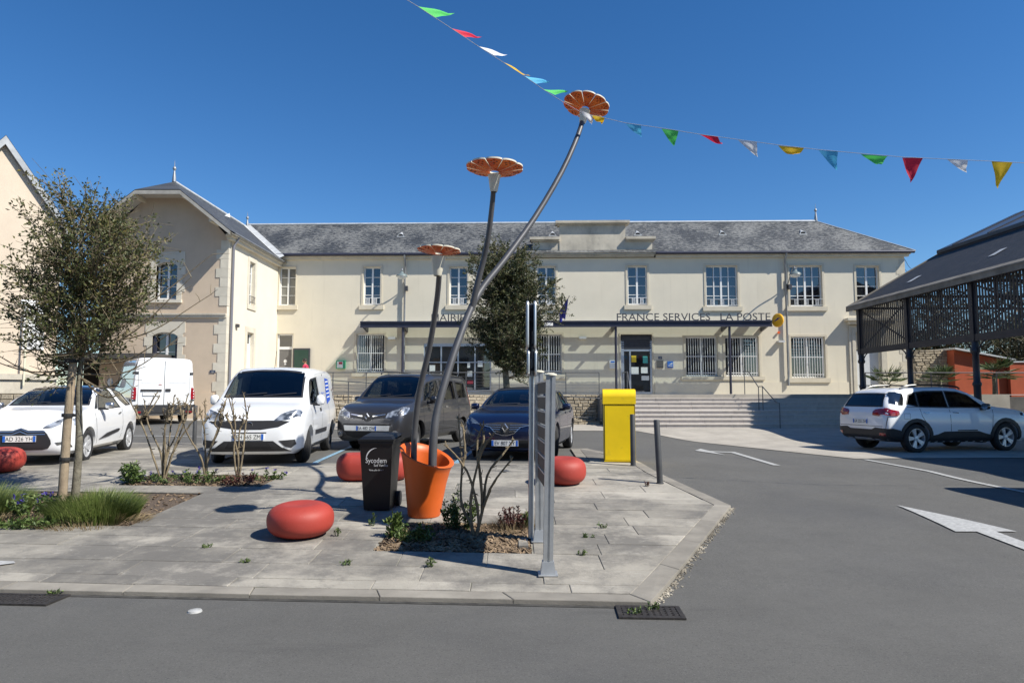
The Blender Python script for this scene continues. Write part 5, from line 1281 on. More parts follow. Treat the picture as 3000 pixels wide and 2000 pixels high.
meg.window([(-.40,.97),(-.40,1.345),(-.95,1.315),(-1.25,1.20),(-1.32,1.02)],'S',PGLASS)
meg.window([(-.52,1.08),(.52,1.08),(.47,1.30),(-.47,1.30)],'B',xr=(-2.6,-1.2),m=PGLASS)
meg.both('headlight',[(2.10,.50,.665),(2.02,.70,.655),(1.86,.84,.70),(1.70,.885,.80),(1.70,.86,.83),(1.88,.78,.79),(2.02,.62,.745)],'N',LAMPD,off=.006)
meg.both('fog_lamp_bezel',[(2.08,.66,.50),(2.0,.79,.50),(2.0,.79,.34),(2.08,.68,.34)],'N',PLASTIC,off=.006)
meg.patch('upper_grille',[(-.52,.70),(-.30,.655),(-.18,.54),(-.05,.50),(.05,.50),(.18,.54),(.30,.655),(.52,.70),(.14,.735),(-.14,.735)],'F',PLASTIC,off=.006)
for k in range(4):
    z=.555+k*.04; hw=.20+.075*k
    for v in (-1,1): meg.patch('grille_bar',[(v*.09,z),(v*hw,z+.012),(v*hw,z+.02),(v*.09,z+.010)],'F',CHROME,off=.014,skirt=.004)
meg.seam([(-.52,.695),(-.30,.645),(-.18,.53),(-.05,.492),(.05,.492),(.18,.53),(.30,.645),(.52,.695)],'F',w=.008,m=CHROME,off=.012,name='grille_trim')
diamond(meg.t,2.195,0,.635,.19,R(-8))
meg.patch('lower_grille',[(-.55,.24),(-.48,.40),(.48,.40),(.55,.24)],'F',DARK,off=.008)
meg.patch('bumper_lip',[(-.72,.20),(-.6,.245),(.6,.245),(.72,.20)],'F',CBLUE,off=.02)
meg.plate('F',0,.345,'EV 807 XY')
for v in ('L','R'):
    meg.seam([(.98,.92),(.92,.5),(.85,.26)],v); meg.seam([(-.35,1.36),(-.35,.26)],v); meg.seam([(-1.18,.98),(-1.0,.5),(-.85,.26)],v)
    for x in (-.12,-.95): meg.patch('door_handle',[(x,.86),(x-.15,.86),(x-.15,.89),(x,.89)],v,CBLUE,off=.016)
    meg.patch('chrome_strip',[(.66,.955),(-1.3,.985),(-1.3,.998),(.66,.968)],v,CHROME,off=.006)
    meg.patch('sill',[(.9,.175),(-.85,.175),(-.85,.23),(.9,.23)],v,PLASTIC,off=.006)
meg.mirror(.62,1.0,1.02,CBLUE,(.14,.20,.15))
meg.wiper([(-.6,1.06),(.05,1.085)]); meg.wiper([(.0,1.06),(.6,1.085)])
for v in (-1,1): meg.patch('tail_light',[(v*.80,.80),(v*.30,.84),(v*.30,.90),(v*.78,.90)],'B',REDL)
b=MB(); b.bbox((.92,0,.95),(.3,1.3,.12)); b.build('dashboard',INTER,meg.t)
b=MB(); b.bbox((-1.0,0,.62),(.5,1.2,.16)); b.bbox((-1.3,0,.88),(.14,1.2,.5)); b.build('rear_bench',SEATM,meg.t)
meg.finish([(1.30,.885),(-1.37,.885)],.335,None,('twin',5),steer=R(16),rimr=.70,tw=.215,seat_x=-.15,seat_z=.45)

# ---------------- white three-door with black roof
st=[(1.97,.33,.56,.55,.50,.46),(1.94,.25,.67,.68,.60,.58),(1.86,.20,.79,.77,.71,.67),(1.68,.18,.90,.825,.81,.73),(1.38,.18,.975,.85,.89,.755),(1.05,.18,1.02,.856,.93,.755),(.86,.18,1.06,.857,.945,.74),(.58,.18,1.23,.857,.955,.68),(.28,.18,1.365,.857,.965,.625),(.0,.18,1.435,.857,.97,.60),(-.35,.18,1.455,.857,.98,.59),(-.9,.18,1.43,.857,1.0,.585),(-1.35,.19,1.355,.85,1.01,.57),(-1.65,.22,1.22,.83,1.0,.56),(-1.85,.27,1.05,.79,.95,.55),(-1.95,.33,.90,.70,.82,.54)]
cav=[(.70,.55,1.05,.70,.9,.58),(.4,.5,1.25,.77,.93,.57),(.0,.5,1.36,.79,.94,.54),(-.8,.5,1.37,.79,.96,.53),(-1.35,.5,1.26,.77,.97,.50)]
ds=Car('hatchback','white three-door hatchback with black roof parked beside the staked tree',st,cav,CWHITE,cat='car')
ds.window([(-.67,1.09),(.67,1.09),(.60,1.31),(.52,1.39),(.22,1.42),(-.22,1.42),(-.52,1.39),(-.60,1.31)],'F',xr=(-.15,2.6),name='windscreen')
ds.window([(.62,.99),(.28,1.26),(-.05,1.365),(-.42,1.385),(-.62,1.02)],'S')
ds.window([(-.82,1.18),(-.62,1.39),(-1.0,1.37),(-1.3,1.24),(-1.38,1.06),(-1.02,1.05)],'S',PGLASS)
ds.window([(-.5,1.10),(.5,1.10),(.42,1.30),(-.42,1.30)],'B',xr=(-2.6,-1.0),m=PGLASS)
# black roof skin
RO=[(.16,-.52),(.16,.52),(-.2,.56),(-.7,.565),(-1.2,.54),(-1.48,.50),(-1.48,-.50),(-1.2,-.54),(-.7,-.565),(-.2,-.56)]
ds.patch('roof_skin',RO,'T',CBLACK,off=.004,step=.12)
for v in ('L','R'):
    ds.patch('black_pillar',[(.80,.99),(.64,1.01),(.30,1.28),(-.04,1.39),(-.45,1.41),(-.95,1.395),(-1.3,1.27),(-1.42,1.06),(-1.5,1.06),(-1.40,1.33),(-1.0,1.425),(-.4,1.45),(.0,1.425),(.32,1.33)],v,CBLACK,off=.003,skirt=.003)
    ds.patch('rubbing_strip',[(.66,.40),(.25,.50),(-.42,.56),(-.52,.545),(-.45,.50),(.2,.43)],v,PLASTIC,off=.014)
    ds.patch('door_handle',[(-.42,.86),(-.58,.88),(-.58,.905),(-.42,.89)],v,CHROME,off=.016)
    ds.seam([(.88,.93),(.80,.5),(.74,.26)],v); ds.seam([(-.70,1.02),(-.72,.6),(-.6,.27)],v)
    ds.patch('sill',[(.82,.185),(-.78,.185),(-.78,.235),(.82,.235)],v,PLASTIC,off=.006)
    ds.patch('tail_light',[(-1.72,.82),(-1.86,.82),(-1.84,.98),(-1.74,1.0)],v,REDL,off=.006)
ds.both('headlight',[(1.90,.34,.665),(1.82,.55,.655),(1.68,.72,.70),(1.48,.815,.83),(1.48,.79,.86),(1.64,.72,.835),(1.78,.56,.775),(1.87,.40,.715)],'N',LAMPG,off=.006)
ds.patch('grille',[(-.36,.645),(-.43,.58),(-.49,.47),(-.50,.40),(-.46,.33),(-.36,.30),(.36,.30),(.46,.33),(.50,.40),(.49,.47),(.43,.58),(.36,.645),(.12,.645),(0,.69),(-.12,.645)],'F',PLASTIC,off=.006)
for z in (.575,.62):
    ds.seam([(-.40,z),(-.12,z),(0,z+.05),(.12,z),(.40,z)],'F',w=.008,m=CHROME,off=.016,name='grille_trim')
for v in (-1,1):
    ds.patch('running_light',[(v*.72,.52),(v*.74,.52),(v*.78,.34),(v*.755,.34)],'F',DARK,off=.008)
    ds.patch('fog_lamp',[(v*.56,.43),(v*.66,.44),(v*.68,.40),(v*.60,.38)],'F',CHROME,off=.008)
ds.plate('F',0,.50,'AD 326 YH')
ds.mirror(.56,.98,1.06,CHROME,(.13,.19,.15))
ds.wiper([(-.55,1.10),(.0,1.13)]); ds.wiper([(-.05,1.10),(.55,1.13)])
b=MB(); b.bbox((.80,0,.98),(.3,1.2,.12)); b.build('dashboard',INTER,ds.t)
b=MB(); b.bbox((-.85,0,.62),(.5,1.1,.16)); b.bbox((-1.12,0,.88),(.14,1.1,.5)); b.build('rear_bench',SEATM,ds.t)
ds.finish([(1.20,.84),(-1.25,.84)],.31,None,('spoke',7),steer=0,rimr=.70,tw=.195,seat_x=-.1,seat_z=.45)

# ---------------- white crossover on the right
st=[(2.25,.40,.70,.62,.64,.52),(2.22,.31,.82,.76,.76,.66),(2.12,.26,.95,.85,.88,.76),(1.92,.24,1.04,.90,.965,.81),(1.55,.235,1.10,.918,1.02,.83),(1.2,.235,1.135,.92,1.055,.82),(1.0,.235,1.18,.92,1.07,.80),(.72,.235,1.36,.92,1.075,.745),(.42,.235,1.52,.92,1.08,.70),(.1,.235,1.615,.92,1.08,.68),(-.3,.235,1.645,.92,1.085,.675),(-1.0,.235,1.635,.92,1.10,.67),(-1.55,.24,1.60,.915,1.12,.655),(-1.85,.27,1.53,.905,1.13,.63),(-2.05,.30,1.36,.89,1.12,.63),(-2.16,.34,1.14,.87,1.04,.68),(-2.24,.42,.98,.78,.90,.62)]
cav=[(.85,.6,1.2,.76,1.02,.62),(.5,.55,1.42,.83,1.05,.62),(.1,.55,1.54,.85,1.05,.62),(-1.0,.55,1.56,.85,1.06,.60),(-1.7,.55,1.46,.83,1.08,.57)]
c5=Car('crossover','white crossover with black cladding and roof rails parked by the market hall',st,cav,CWHITE,cat='car')
c5.window([(-.72,1.21),(.72,1.21),(.64,1.50),(.57,1.565),(.25,1.60),(-.25,1.60),(-.57,1.565),(-.64,1.50)],'F',xr=(-.1,2.6),name='windscreen')
c5.window([(.74,1.13),(.36,1.42),(.05,1.51),(-.32,1.53),(-.32,1.13)],'S',PGLASS)
c5.window([(-.38,1.13),(-.38,1.53),(-.95,1.525),(-1.18,1.50),(-1.22,1.15)],'S',PGLASS)
c5.window([(-1.27,1.16),(-1.23,1.49),(-1.42,1.44),(-1.56,1.22)],'S',PGLASS)
c5.window([(-.66,1.16),(.66,1.16),(.56,1.46),(-.56,1.46)],'B',xr=(-2.6,-1.5),m=PGLASS)
for v in ('L','R'):
    c5.patch('cladding',[(.93,.24),(-.92,.24),(-.92,.42),(-.74,.45),(-.55,.52),(.5,.52),(.72,.46),(.92,.42)],v,PLASTIC,off=.012)
    for x in (1.36,-1.37):
        a0=[(x+.495*math.cos(q*math.pi/12),.36+.495*math.sin(q*math.pi/12)) for q in range(-1,14)]; a1=[(x+.405*math.cos(q*math.pi/12),.36+.405*math.sin(q*math.pi/12)) for q in range(13,-2,-1)]
        c5.patch('wheel_arch',a0+a1,v,PLASTIC,off=.012,step=.09)
    c5.patch('rear_corner_cladding',[(-1.78,.28),(-2.16,.36),(-2.2,.60),(-2.05,.61),(-1.84,.56)],v,PLASTIC,off=.010)
    for x in (-.10,-.98): c5.patch('door_handle',[(x,.975),(x-.17,.985),(x-.17,1.01),(x,1.0)],v,CHROME,off=.016)
    c5.seam([(.98,1.06),(.92,.6),(.86,.44)],v); c5.seam([(-.35,1.1),(-.35,.44)],v); c5.seam([(-1.24,1.1),(-1.2,.92),(-1.0,.62),(-.9,.44)],v)
    c5.seam([(-1.55,.98),(-1.72,.98),(-1.72,.84),(-1.55,.84),(-1.55,.98)],v,w=.004)
    c5.patch('window_trim',[(.74,1.10),(-1.6,1.135),(-1.6,1.15),(.74,1.125)],v,CHROME,off=.006)
    c5.patch('door_bar',[(.45,.535),(-.15,.535),(-.15,.56),(.45,.56)],v,PLASTIC,off=.012)
c5.both('tail_light',[(-2.20,.45,.94),(-2.16,.62,.92),(-2.07,.80,.915),(-1.92,.905,.925),(-1.86,.91,.97),(-1.88,.90,1.04),(-2.03,.82,1.06),(-2.12,.66,1.065),(-2.16,.50,1.05),(-2.18,.44,1.0)],'N',REDL,off=.022,step=.03,skirt=.03)
c5.both('quarter_glass',[(-1.98,.665,1.17),(-1.86,.80,1.18),(-1.70,.86,1.19),(-1.62,.80,1.36),(-1.60,.71,1.47),(-1.74,.64,1.475),(-1.86,.565,1.46)],'N',PANE,off=.02,step=.03,skirt=.03)
c5.patch('rear_bumper',[(-.82,.28),(.82,.28),(.87,.60),(.50,.62),(.38,.57),(-.38,.57),(-.50,.62),(-.87,.60)],'B',PLASTIC,off=.014)
c5.patch('skid_plate',[(-.34,.30),(.34,.30),(.30,.36),(-.30,.36)],'B',ALU,off=.02)
for v in (-1,1): c5.patch('reflector',[(v*.66,.44),(v*.80,.44),(v*.80,.50),(v*.66,.50)],'B',REDL,off=.022); c5.patch('exhaust_trim',[(v*.38,.30),(v*.60,.30),(v*.58,.34),(v*.40,.34)],'B',CHROME,off=.022)
c5.patch('rear_spoiler',[(-1.62,-.60),(-1.62,.60),(-1.93,.55),(-1.93,-.55)],'T',CWHITE,off=.018)
c5.patch('brake_light',[(-.14,1.50),(.14,1.50),(.14,1.515),(-.14,1.515)],'B',REDL,off=.006)
c5.plate('B',0,.77,'GR 255 ZH')
chevrons(c5.t,-2.195,.93,.065,-1)
c5.seam([(-.80,.66),(.80,.66)],'B'); c5.seam([(-.82,.6),(-.86,.9),(-.74,1.12)],'B'); c5.seam([(.82,.6),(.86,.9),(.74,1.12)],'B')
for sg in (1,-1):
    b=MB(); b.tube(bezier([(.25,sg*.62,1.60),(.1,sg*.62,1.66),(-.6,sg*.62,1.70),(-1.3,sg*.61,1.68),(-1.55,sg*.60,1.60)],16),.022,6); b.build('roof_rail',CBLACK,c5.t,smooth=50)
c5.both('headlight',[(2.14,.55,.86),(2.02,.78,.86),(1.86,.87,.92),(1.86,.85,.98),(2.02,.74,.95),(2.13,.58,.92)],'N',LAMPG)
c5.patch('grille',[(-.5,.5),(-.5,.8),(.5,.8),(.5,.5)],'F',PLASTIC)
c5.mirror(.62,1.04,1.15,CBLACK,(.15,.22,.17))
b=MB(); b.bbox((.98,0,1.08),(.3,1.3,.12)); b.build('dashboard',INTER,c5.t)
b=MB(); b.bbox((-1.0,0,.72),(.5,1.3,.16)); b.bbox((-1.3,0,1.0),(.14,1.3,.55)); b.build('rear_bench',SEATM,c5.t)
c5.finish([(1.36,.91),(-1.37,.91)],.36,None,('twin',5),steer=0,rimr=.70,tw=.22,seat_x=-.1,seat_z=.62)

# ---------------- big white panel van seen from behind
st=[(2.5,.40,.8,.78,.74,.66),(2.45,.32,.95,.88,.88,.76),(2.3,.28,1.12,.94,1.02,.82),(1.95,.26,1.30,.985,1.15,.86),(1.65,.26,1.42,.99,1.22,.85),(1.2,.26,1.85,.99,1.25,.80),(.9,.26,2.10,.99,1.27,.80),(.55,.28,2.22,.99,1.28,.82),(0,.28,2.26,.99,1.3,.86),(-1.5,.28,2.27,.99,1.32,.88),(-2.40,.30,2.26,.99,1.32,.88),(-2.485,.34,2.22,.97,1.30,.86),(-2.50,.40,2.15,.95,1.28,.83)]
cav=[(1.5,.8,1.4,.8,1.2,.66),(1.0,.7,1.85,.86,1.22,.68),(.5,.6,2.1,.88,1.24,.72)]
mas=Car('panel_van','big white panel van seen from behind in front of the tan gable',st,cav,VANW,cat='van')
mas.window([(-.75,1.45),(.75,1.45),(.70,1.98),(-.70,1.98)],'F',xr=(.3,3.0),name='windscreen')
mas.window([(1.45,1.32),(1.05,1.80),(.65,1.85),(.62,1.32)],'S',PGLASS)
for v in (-1,1):
    mas.patch('tail_light',[(v*.975,.85),(v*.86,.85),(v*.85,1.0),(v*.86,1.25),(v*.975,1.25)],'B',REDL,off=.012)
    mas.patch('hinge',[(v*.96,1.70),(v*.82,1.70),(v*.82,1.78),(v*.96,1.78)],'B',PLASTIC,off=.025); mas.patch('hinge',[(v*.96,.80),(v*.86,.80),(v*.86,.84),(v*.96,.84)],'B',PLASTIC,off=.025)
    mas.seam([(v*.80,.75),(v*.80,2.12)],'B',w=.005)
mas.seam([(0,.62),(0,2.18)],'B',w=.010)
mas.patch('door_recess',[(-.72,1.42),(-.08,1.42),(-.08,2.05),(-.66,2.05)],'B',VANW,off=.01); mas.patch('door_recess',[(.08,1.42),(.72,1.42),(.66,2.05),(.08,2.05)],'B',VANW,off=.01)
mas.patch('plate_light_bar',[(.08,1.12),(.72,1.12),(.72,1.19),(.08,1.19)],'B',PLASTIC,off=.03)
mas.patch('door_handle',[(-.20,1.12),(-.04,1.12),(-.04,1.21),(-.20,1.21)],'B',PLASTIC,off=.03)
mas.patch('red_badge',[(.08,1.34),(.18,1.34),(.18,1.365),(.08,1.365)],'B',REDL,off=.012)
p=MB(); p.box(-.012,.012,-.26,.26,-.055,.055); p.build('number_plate',PLATEW,mas.t,loc=(-2.52,.40,1.03))
mas.patch('rear_bumper',[(-.96,.36),(.96,.36),(.97,.66),(-.97,.66)],'B',PLASTIC,off=.05,skirt=.05)
for v in (-1,1): mas.patch('reflector',[(v*.70,.40),(v*.88,.40),(v*.88,.45),(v*.70,.45)],'B',REDL,off=.056)
for v in ('L','R'):
    mas.seam([(.5,2.05),(.5,.4)],v); mas.seam([(-.6,2.05),(-.6,.4)],v); mas.patch('rubbing_strip',[(1.0,.62),(-1.1,.62),(-1.1,.72),(1.0,.72)],v,PLASTIC,off=.015); mas.patch('rubbing_strip',[(-2.0,.62),(-2.42,.62),(-2.42,.72),(-2.0,.72)],v,PLASTIC,off=.015)
mas.mirror(1.2,1.14,1.45,CBLACK,(.14,.22,.34))
mas.finish([(1.6,.92),(-1.55,.92)],.34,None,('steel',0),rimr=.6,tw=.21,seats=False)

# parking places
dob.place(-4.90,14.35,.11,-.99)
kan.place(-2.62,17.55,-.31,-.95)
meg.place(.30,15.35,-.2,-.98)
ds.place(-9.19,14.15,.223,-.975)
c5.place(11.25,18.35,.975,.22)
mas.place(-13.5,25.5,-.616,.788)
# copy of the delivery van added out of view to cast a road shadow
d2=copy_tree(dob.t); d2['label']='unseen white delivery van added by the market hall end to cast a road shadow'; d2.location=(9.15,8.35,G(9.15,8.35)); d2.rotation_euler=(0,0,R(-91))
# ================================================================ STREET FURNITURE
SL=.033
def gp(x,y,h=SL): return (x,y,G(x,y)+h)
ORANGE=mat('orange_glazed',(.60,.105,.010),.45,var=.05,vscale=2)
mixover(ORANGE,(.5,.10,.02),1.2,.5,.8,.4,stretch=(1,1,.4))
POLE=mat('grey_pole',(.10,.10,.105),.45,metal=.35,var=.1,vscale=5); CREAM=mat('cream_enamel',(.66,.62,.50),.5,var=.06,vscale=6); PETAL=mat('petal_red',(.66,.075,.008),.4,var=.2,vscale=5,col2=(.80,.17,.010))
fl=thing('flower_lamp',gp(-1.09,8.60),'orange slanted planter holding three tall flower-headed lamps on bent grey stems','street lamp'); fo=Vector(fl.location)
prof=[(.205,0),(.215,.02),(.24,.2),(.275,.45),(.315,.66),(.345,.76),(.36,.79),(.345,.80),(.30,.78),(.285,.72),(.27,.6),(.26,.5)]
b=MB(); b.lathe(prof,40)
def slant(p):
    x,y,z=p; k=max(0,min(1,z/.78)); return (x+.03*k,y,z*(1-.30*x*k/.36*.5+.22*y*k/.36*.5))
b.v=[tuple(q*.94 for q in slant(p)) for p in b.v]; b.build('planter',ORANGE,fl,smooth=50)
b=MB(); b.lathe([(.27,.52),(.12,.55),(.0,.56)],24); b.v=[tuple(q*.94 for q in slant(p)) for p in b.v]; b.build('soil',MULCH,fl)
def stem(path,r0,r1):
    P=bezier(path,40); n=len(P); b=MB(); b.tube([p-fo for p in P],[r0+(r1-r0)*i/(n-1) for i in range(n)],14); return b.build('stem',POLE,fl,smooth=60)
T=[(-0.986,8.5,.60),(-0.968,8.5,1.17),(-0.928,8.55,1.491),(-0.837,8.65,1.872),(-0.709,8.8,2.325),(-0.537,9.0,2.832),(-0.377,9.15,3.148),(-0.097,9.35,3.546),(0.326,9.65,4.208),(0.736,9.9,4.963),(1.005,10.1,5.604),(1.098,10.2,5.932)]
stem(T,.054,.036)
stem([(-1.204,8.45,.60),(-1.198,8.45,1.173),(-1.131,8.35,1.706),(-0.996,8.2,2.229),(-0.894,8.0,2.73),(-0.844,7.8,3.008),(-0.835,7.7,3.131)],.039,.030)
stem([(-0.537,9.0,2.80),(-0.455,8.95,3.145),(-0.374,8.9,3.456),(-0.308,8.8,3.753),(-0.26,8.7,4.103),(-0.235,8.6,4.343)],.042,.032)
DOT=mat('lamp_lens',(.30,.10,.05),.2)
def flower(pos,axis,r,n=10):
    q=Vector((0,0,1)).rotation_difference(Vector(axis).normalized()); pos=Vector(pos)-fo
    tr=lambda p: tuple(pos+q@Vector(p))
    b=MB(); b.lathe([(.040,-.22),(.050,-.20),(.075,-.04),(.085,.0),(.0,.005)],18); b.v=[tr(p) for p in b.v]; b.build('collar',CREAM,fl,smooth=50)
    def surf(rad,ang,th): # shallow bowl
        k=rad/r; z=.035+.062*(r/.37)*(k**1.5)-.03*max(0,k-.8)*5*.1; return (rad*math.cos(ang),rad*math.sin(ang),z+th)
    for i in range(n):
        a0=2*math.pi*(i+.03)/n; a1=2*math.pi*(i+.97)/n; nr_,na=6,6; th=.016*(r/.37)+.004
        b=MB(); v=[]
        for lay in (0,th):
            for a_ in range(nr_+1):
                rad=r*(.16+.84*a_/nr_)
                for c in range(na+1):
                    f=c/na; ang=a0+(a1-a0)*f; rr=rad*(1-.045*(abs(f-.5)*2)**3*(a_/nr_))
                    v.append(tr(surf(rr,ang,lay)))
        W_=na+1; M_=(nr_+1)*W_; fs=[]
        for a_ in range(nr_):
            for c in range(na):
                i0=a_*W_+c; fs.append((i0,i0+1,i0+W_+1,i0+W_))
        b.add(v,fs); p=b.build('petal',PETAL,fl,smooth=50,fix=False)
        # cream upper shell and rim
        b=MB(); fs=[]
        for a_ in range(nr_):
            for c in range(na):
                i0=M_+a_*W_+c; fs.append((i0,i0+W_,i0+W_+1,i0+1))
        for c in range(na): i0=nr_*W_+c; fs.append((i0,i0+1,i0+1+M_,i0+M_)); fs.append((c,c+M_,c+1+M_,c+1))
        for a_ in range(nr_): i0=a_*W_; fs.append((i0,i0+W_,i0+W_+M_,i0+M_)); i0=a_*W_+na; fs.append((i0,i0+M_,i0+W_+M_,i0+W_))
        b.add(v,fs); b.build('petal_rim',CREAM,p,smooth=40,fix=False)
        for dr,da in ((.80,.3),(.80,.7),(.70,.5),(.88,.5)):
            ang=a0+(a1-a0)*da; c0=surf(r*dr,ang,-.003); b=MB(); b.lathe([(.012*r/.37,-.003),(.012*r/.37,.002)],8,c=c0,cap=True); b.v=[tr(k) for k in b.v]; b.build('lamp_dot',DOT,p)
flower((-0.838,7.69,3.24),(.05,.02,1),.25); flower((-.226,8.58,4.48),(.03,.01,1),.37); flower((1.125,10.215,6.03),(.22,.16,.96),.36)

# bunting
BC={'g':mat('pennant_green',(.10,.62,.13),.7),'r':mat('pennant_red',(.72,.02,.06),.7),'w':mat('pennant_white',(.82,.82,.82),.7),'y':mat('pennant_yellow',(.86,.55,.02),.7),'b':mat('pennant_blue',(.10,.48,.75),.7)}
for m in BC.values():
    n=m.node_tree.nodes; l=m.node_tree.links; tr=n.new('ShaderNodeBsdfTranslucent'); tr.inputs[0].default_value=n['Principled BSDF'].inputs['Base Color'].default_value
    mx=n.new('ShaderNodeMixShader'); mx.inputs[0].default_value=.35; l.new(n['Principled BSDF'].outputs[0],mx.inputs[1]); l.new(tr.outputs[0],mx.inputs[2]); l.new(mx.outputs[0],n['Material Output'].inputs[0])
PENN=[('g',(-1.17,8.12,6.47),(-0.97,8.32,6.44),(-0.75,8.63,6.68)),('r',(-0.79,8.5,6.4),(-0.62,8.67,6.37),(-0.4,8.95,6.53)),('w',(-0.45,8.81,6.32),(-0.24,9.0,6.29),(-0.04,9.26,6.43)),('y',(-0.13,9.1,6.25),(0.05,9.25,6.2),(0.26,9.49,6.23)),('b',(0.17,9.35,6.17),(0.35,9.49,6.12),(0.58,9.74,6.28)),('g',(0.45,9.56,6.07),(0.63,9.7,6.05),(0.86,9.95,6.23)),('r',(0.69,9.74,6.0),(0.87,9.88,5.95),(1.03,10.0,5.93)),('w',(1.01,9.9,5.91),(1.21,9.96,5.85),(1.22,10.02,5.73)),('y',(1.2,9.95,5.85),(1.39,9.95,5.81),(1.35,10.01,5.75)),
('b',(1.71,10.0,5.74),(1.94,9.98,5.7),(1.96,10.06,5.56)),('g',(2.24,9.95,5.64),(2.49,9.93,5.6),(2.44,10.02,5.4)),('r',(2.79,9.91,5.54),(3.06,9.88,5.49),(3.15,9.96,5.4)),('w',(3.35,9.86,5.43),(3.62,9.84,5.39),(3.66,9.91,5.19)),('y',(3.92,9.81,5.33),(4.29,9.78,5.28),(4.17,9.87,5.2)),('b',(4.49,9.76,5.24),(4.76,9.73,5.21),(4.77,9.82,4.96)),('g',(5.08,9.7,5.16),(5.45,9.67,5.12),(5.35,9.76,5.06)),('r',(5.65,9.65,5.09),(5.94,9.63,5.08),(5.79,9.72,4.74)),('w',(6.26,9.6,5.05),(6.54,9.57,5.02),(6.57,9.65,4.87)),('y',(6.86,9.54,5.0),(7.14,9.51,4.97),(6.98,9.61,4.62))]
STR=[(-6.5,2.6,6.9),(-3.9,5.3,6.62),(-1.28,8.0,6.48),(-1.17,8.12,6.47),(-0.79,8.5,6.4),(-0.45,8.81,6.32),(-0.13,9.1,6.25),(0.17,9.35,6.17),(0.45,9.56,6.07),(0.69,9.74,6.0),(1.03,9.96,5.9),(1.2,9.95,5.85),(1.71,10.0,5.75),(2.24,9.95,5.65),(2.79,9.91,5.54),(3.35,9.86,5.44),(3.92,9.81,5.34),(4.49,9.76,5.25),(5.08,9.7,5.17),(5.65,9.65,5.1),(6.26,9.6,5.05),(6.86,9.54,5.0),(7.29,9.5,4.96),(9.5,9.4,4.92),(12.9,9.6,5.0)]
bt=thing('bunting',(0,9,5.5),'string of coloured pennants strung past the tallest flower lamp to the market hall','bunting'); bo=Vector(bt.location)
b=MB(); b.tube([Vector(p)-bo for p in STR],.004,5); b.build('cord',mat('cord',(.35,.36,.38),.7),bt)
pr=random.Random(2)
for c,A,B,Tp in PENN:
    A,B,Tp=Vector(A)-bo,Vector(B)-bo,Vector(Tp)-bo; n=7; v=[]; idx={}
    mid=(A+B)/2; nrm=(B-A).cross(Tp-mid); nrm=nrm.normalized() if nrm.length>1e-4 else Vector((0,1,0))
    d=(Tp-mid); natural=.36; slack=max(0,natural-d.length); ph=pr.uniform(0,6)
    for i in range(n+1):
        f=i/n
        for j in range(n-i+1):
            g=j/max(1,n-i) if n-i else .5; p=(A.lerp(B,g)).lerp(Tp,f) if i<n else Tp
            wv=(math.sin(ph+f*5.5+g*1.5))*f*(.03+slack*.2)+.02*math.sin(g*6+ph)*f
            sag=Vector((0,0,-slack*.16*math.sin(f*math.pi)))
            idx[(i,j)]=len(v); v.append(tuple(p+nrm*wv+sag))
    fs=[]
    for i in range(n):
        for j in range(n-i):
            fs.append((idx[(i,j)],idx[(i,j+1)],idx[(i+1,j)]))
            if j<n-i-1: fs.append((idx[(i,j+1)],idx[(i+1,j+1)],idx[(i+1,j)]))
    me=bpy.data.meshes.new('pennant'); me.from_pydata(v,[],fs); me.materials.append(BC[c]); me.polygons.foreach_set('use_smooth',[True]*len(fs)); link('pennant',me,bt)
# more pennants of the same string out of frame, towards the hall
for k,c in enumerate('wbgry'):
    x=7.7+k*.62; A=Vector((x,9.48,4.95)); B=Vector((x+.28,9.47,4.945)); Tp=Vector((x+.2,9.56,4.62))
    me=bpy.data.meshes.new('pennant'); me.from_pydata([tuple(q-bo) for q in (A,B,Tp)],[],[(0,1,2)]); me.materials.append(BC[c]); link('pennant',me,bt)

# red rounded seats
REDS=mat('red_concrete',(.35,.040,.026),.6,var=.10,vscale=3,detail=8,bump=.12,bscale=90,dist=.004)
mixover(REDS,(.27,.036,.03),1.5,.5,.75,.5); mixover(REDS,(.5,.16,.13),40,.62,.75,.4)
def seat(x,y,r,h,label,L=0,rz=0,dz=0):
    b=MB(); prof=[]; n=22
    for i in range(n+1):
        q=-math.pi/2+math.pi*i/n; rr=r*(max(0,math.cos(q))**.62); zz=h/2+h/2*(1 if q>0 else -1)*(abs(math.sin(q))**.80)
        prof.append((max(.001,rr),zz))
    # gentle hollow on top
    prof=[(p[0],p[1]-(.028*(1-(p[0]/(r*.55))**2) if p[1]>h*.6 and p[0]<r*.55 else 0)) for p in prof]
    b.lathe(prof,40)
    if L: b.v=[(p[0]+(L/2 if p[0]>0 else -L/2),p[1],p[2]) for p in b.v]
    t=b.build('red_seat',REDS,smooth=60,loc=(x,y,G(x,y)+SL-.008)); t.rotation_euler=(R(3.0) if y<12.9 else 0,0,rz)
    return tag(t,label,'seat','red rounded seats')
seat(-2.34,7.70,.36,.365,'smooth red rounded stone seat alone on the paving in front of the bin')
seat(-2.22,11.05,.27,.44,'long red rounded stone bench partly hidden behind the black bin',L=.62,rz=R(4))
seat(.80,10.72,.35,.42,'red rounded stone seat half hidden by the sign posts')
seat(-8.75,11.8,.37,.42,'red rounded stone seat in front of the white three-door hatchback')

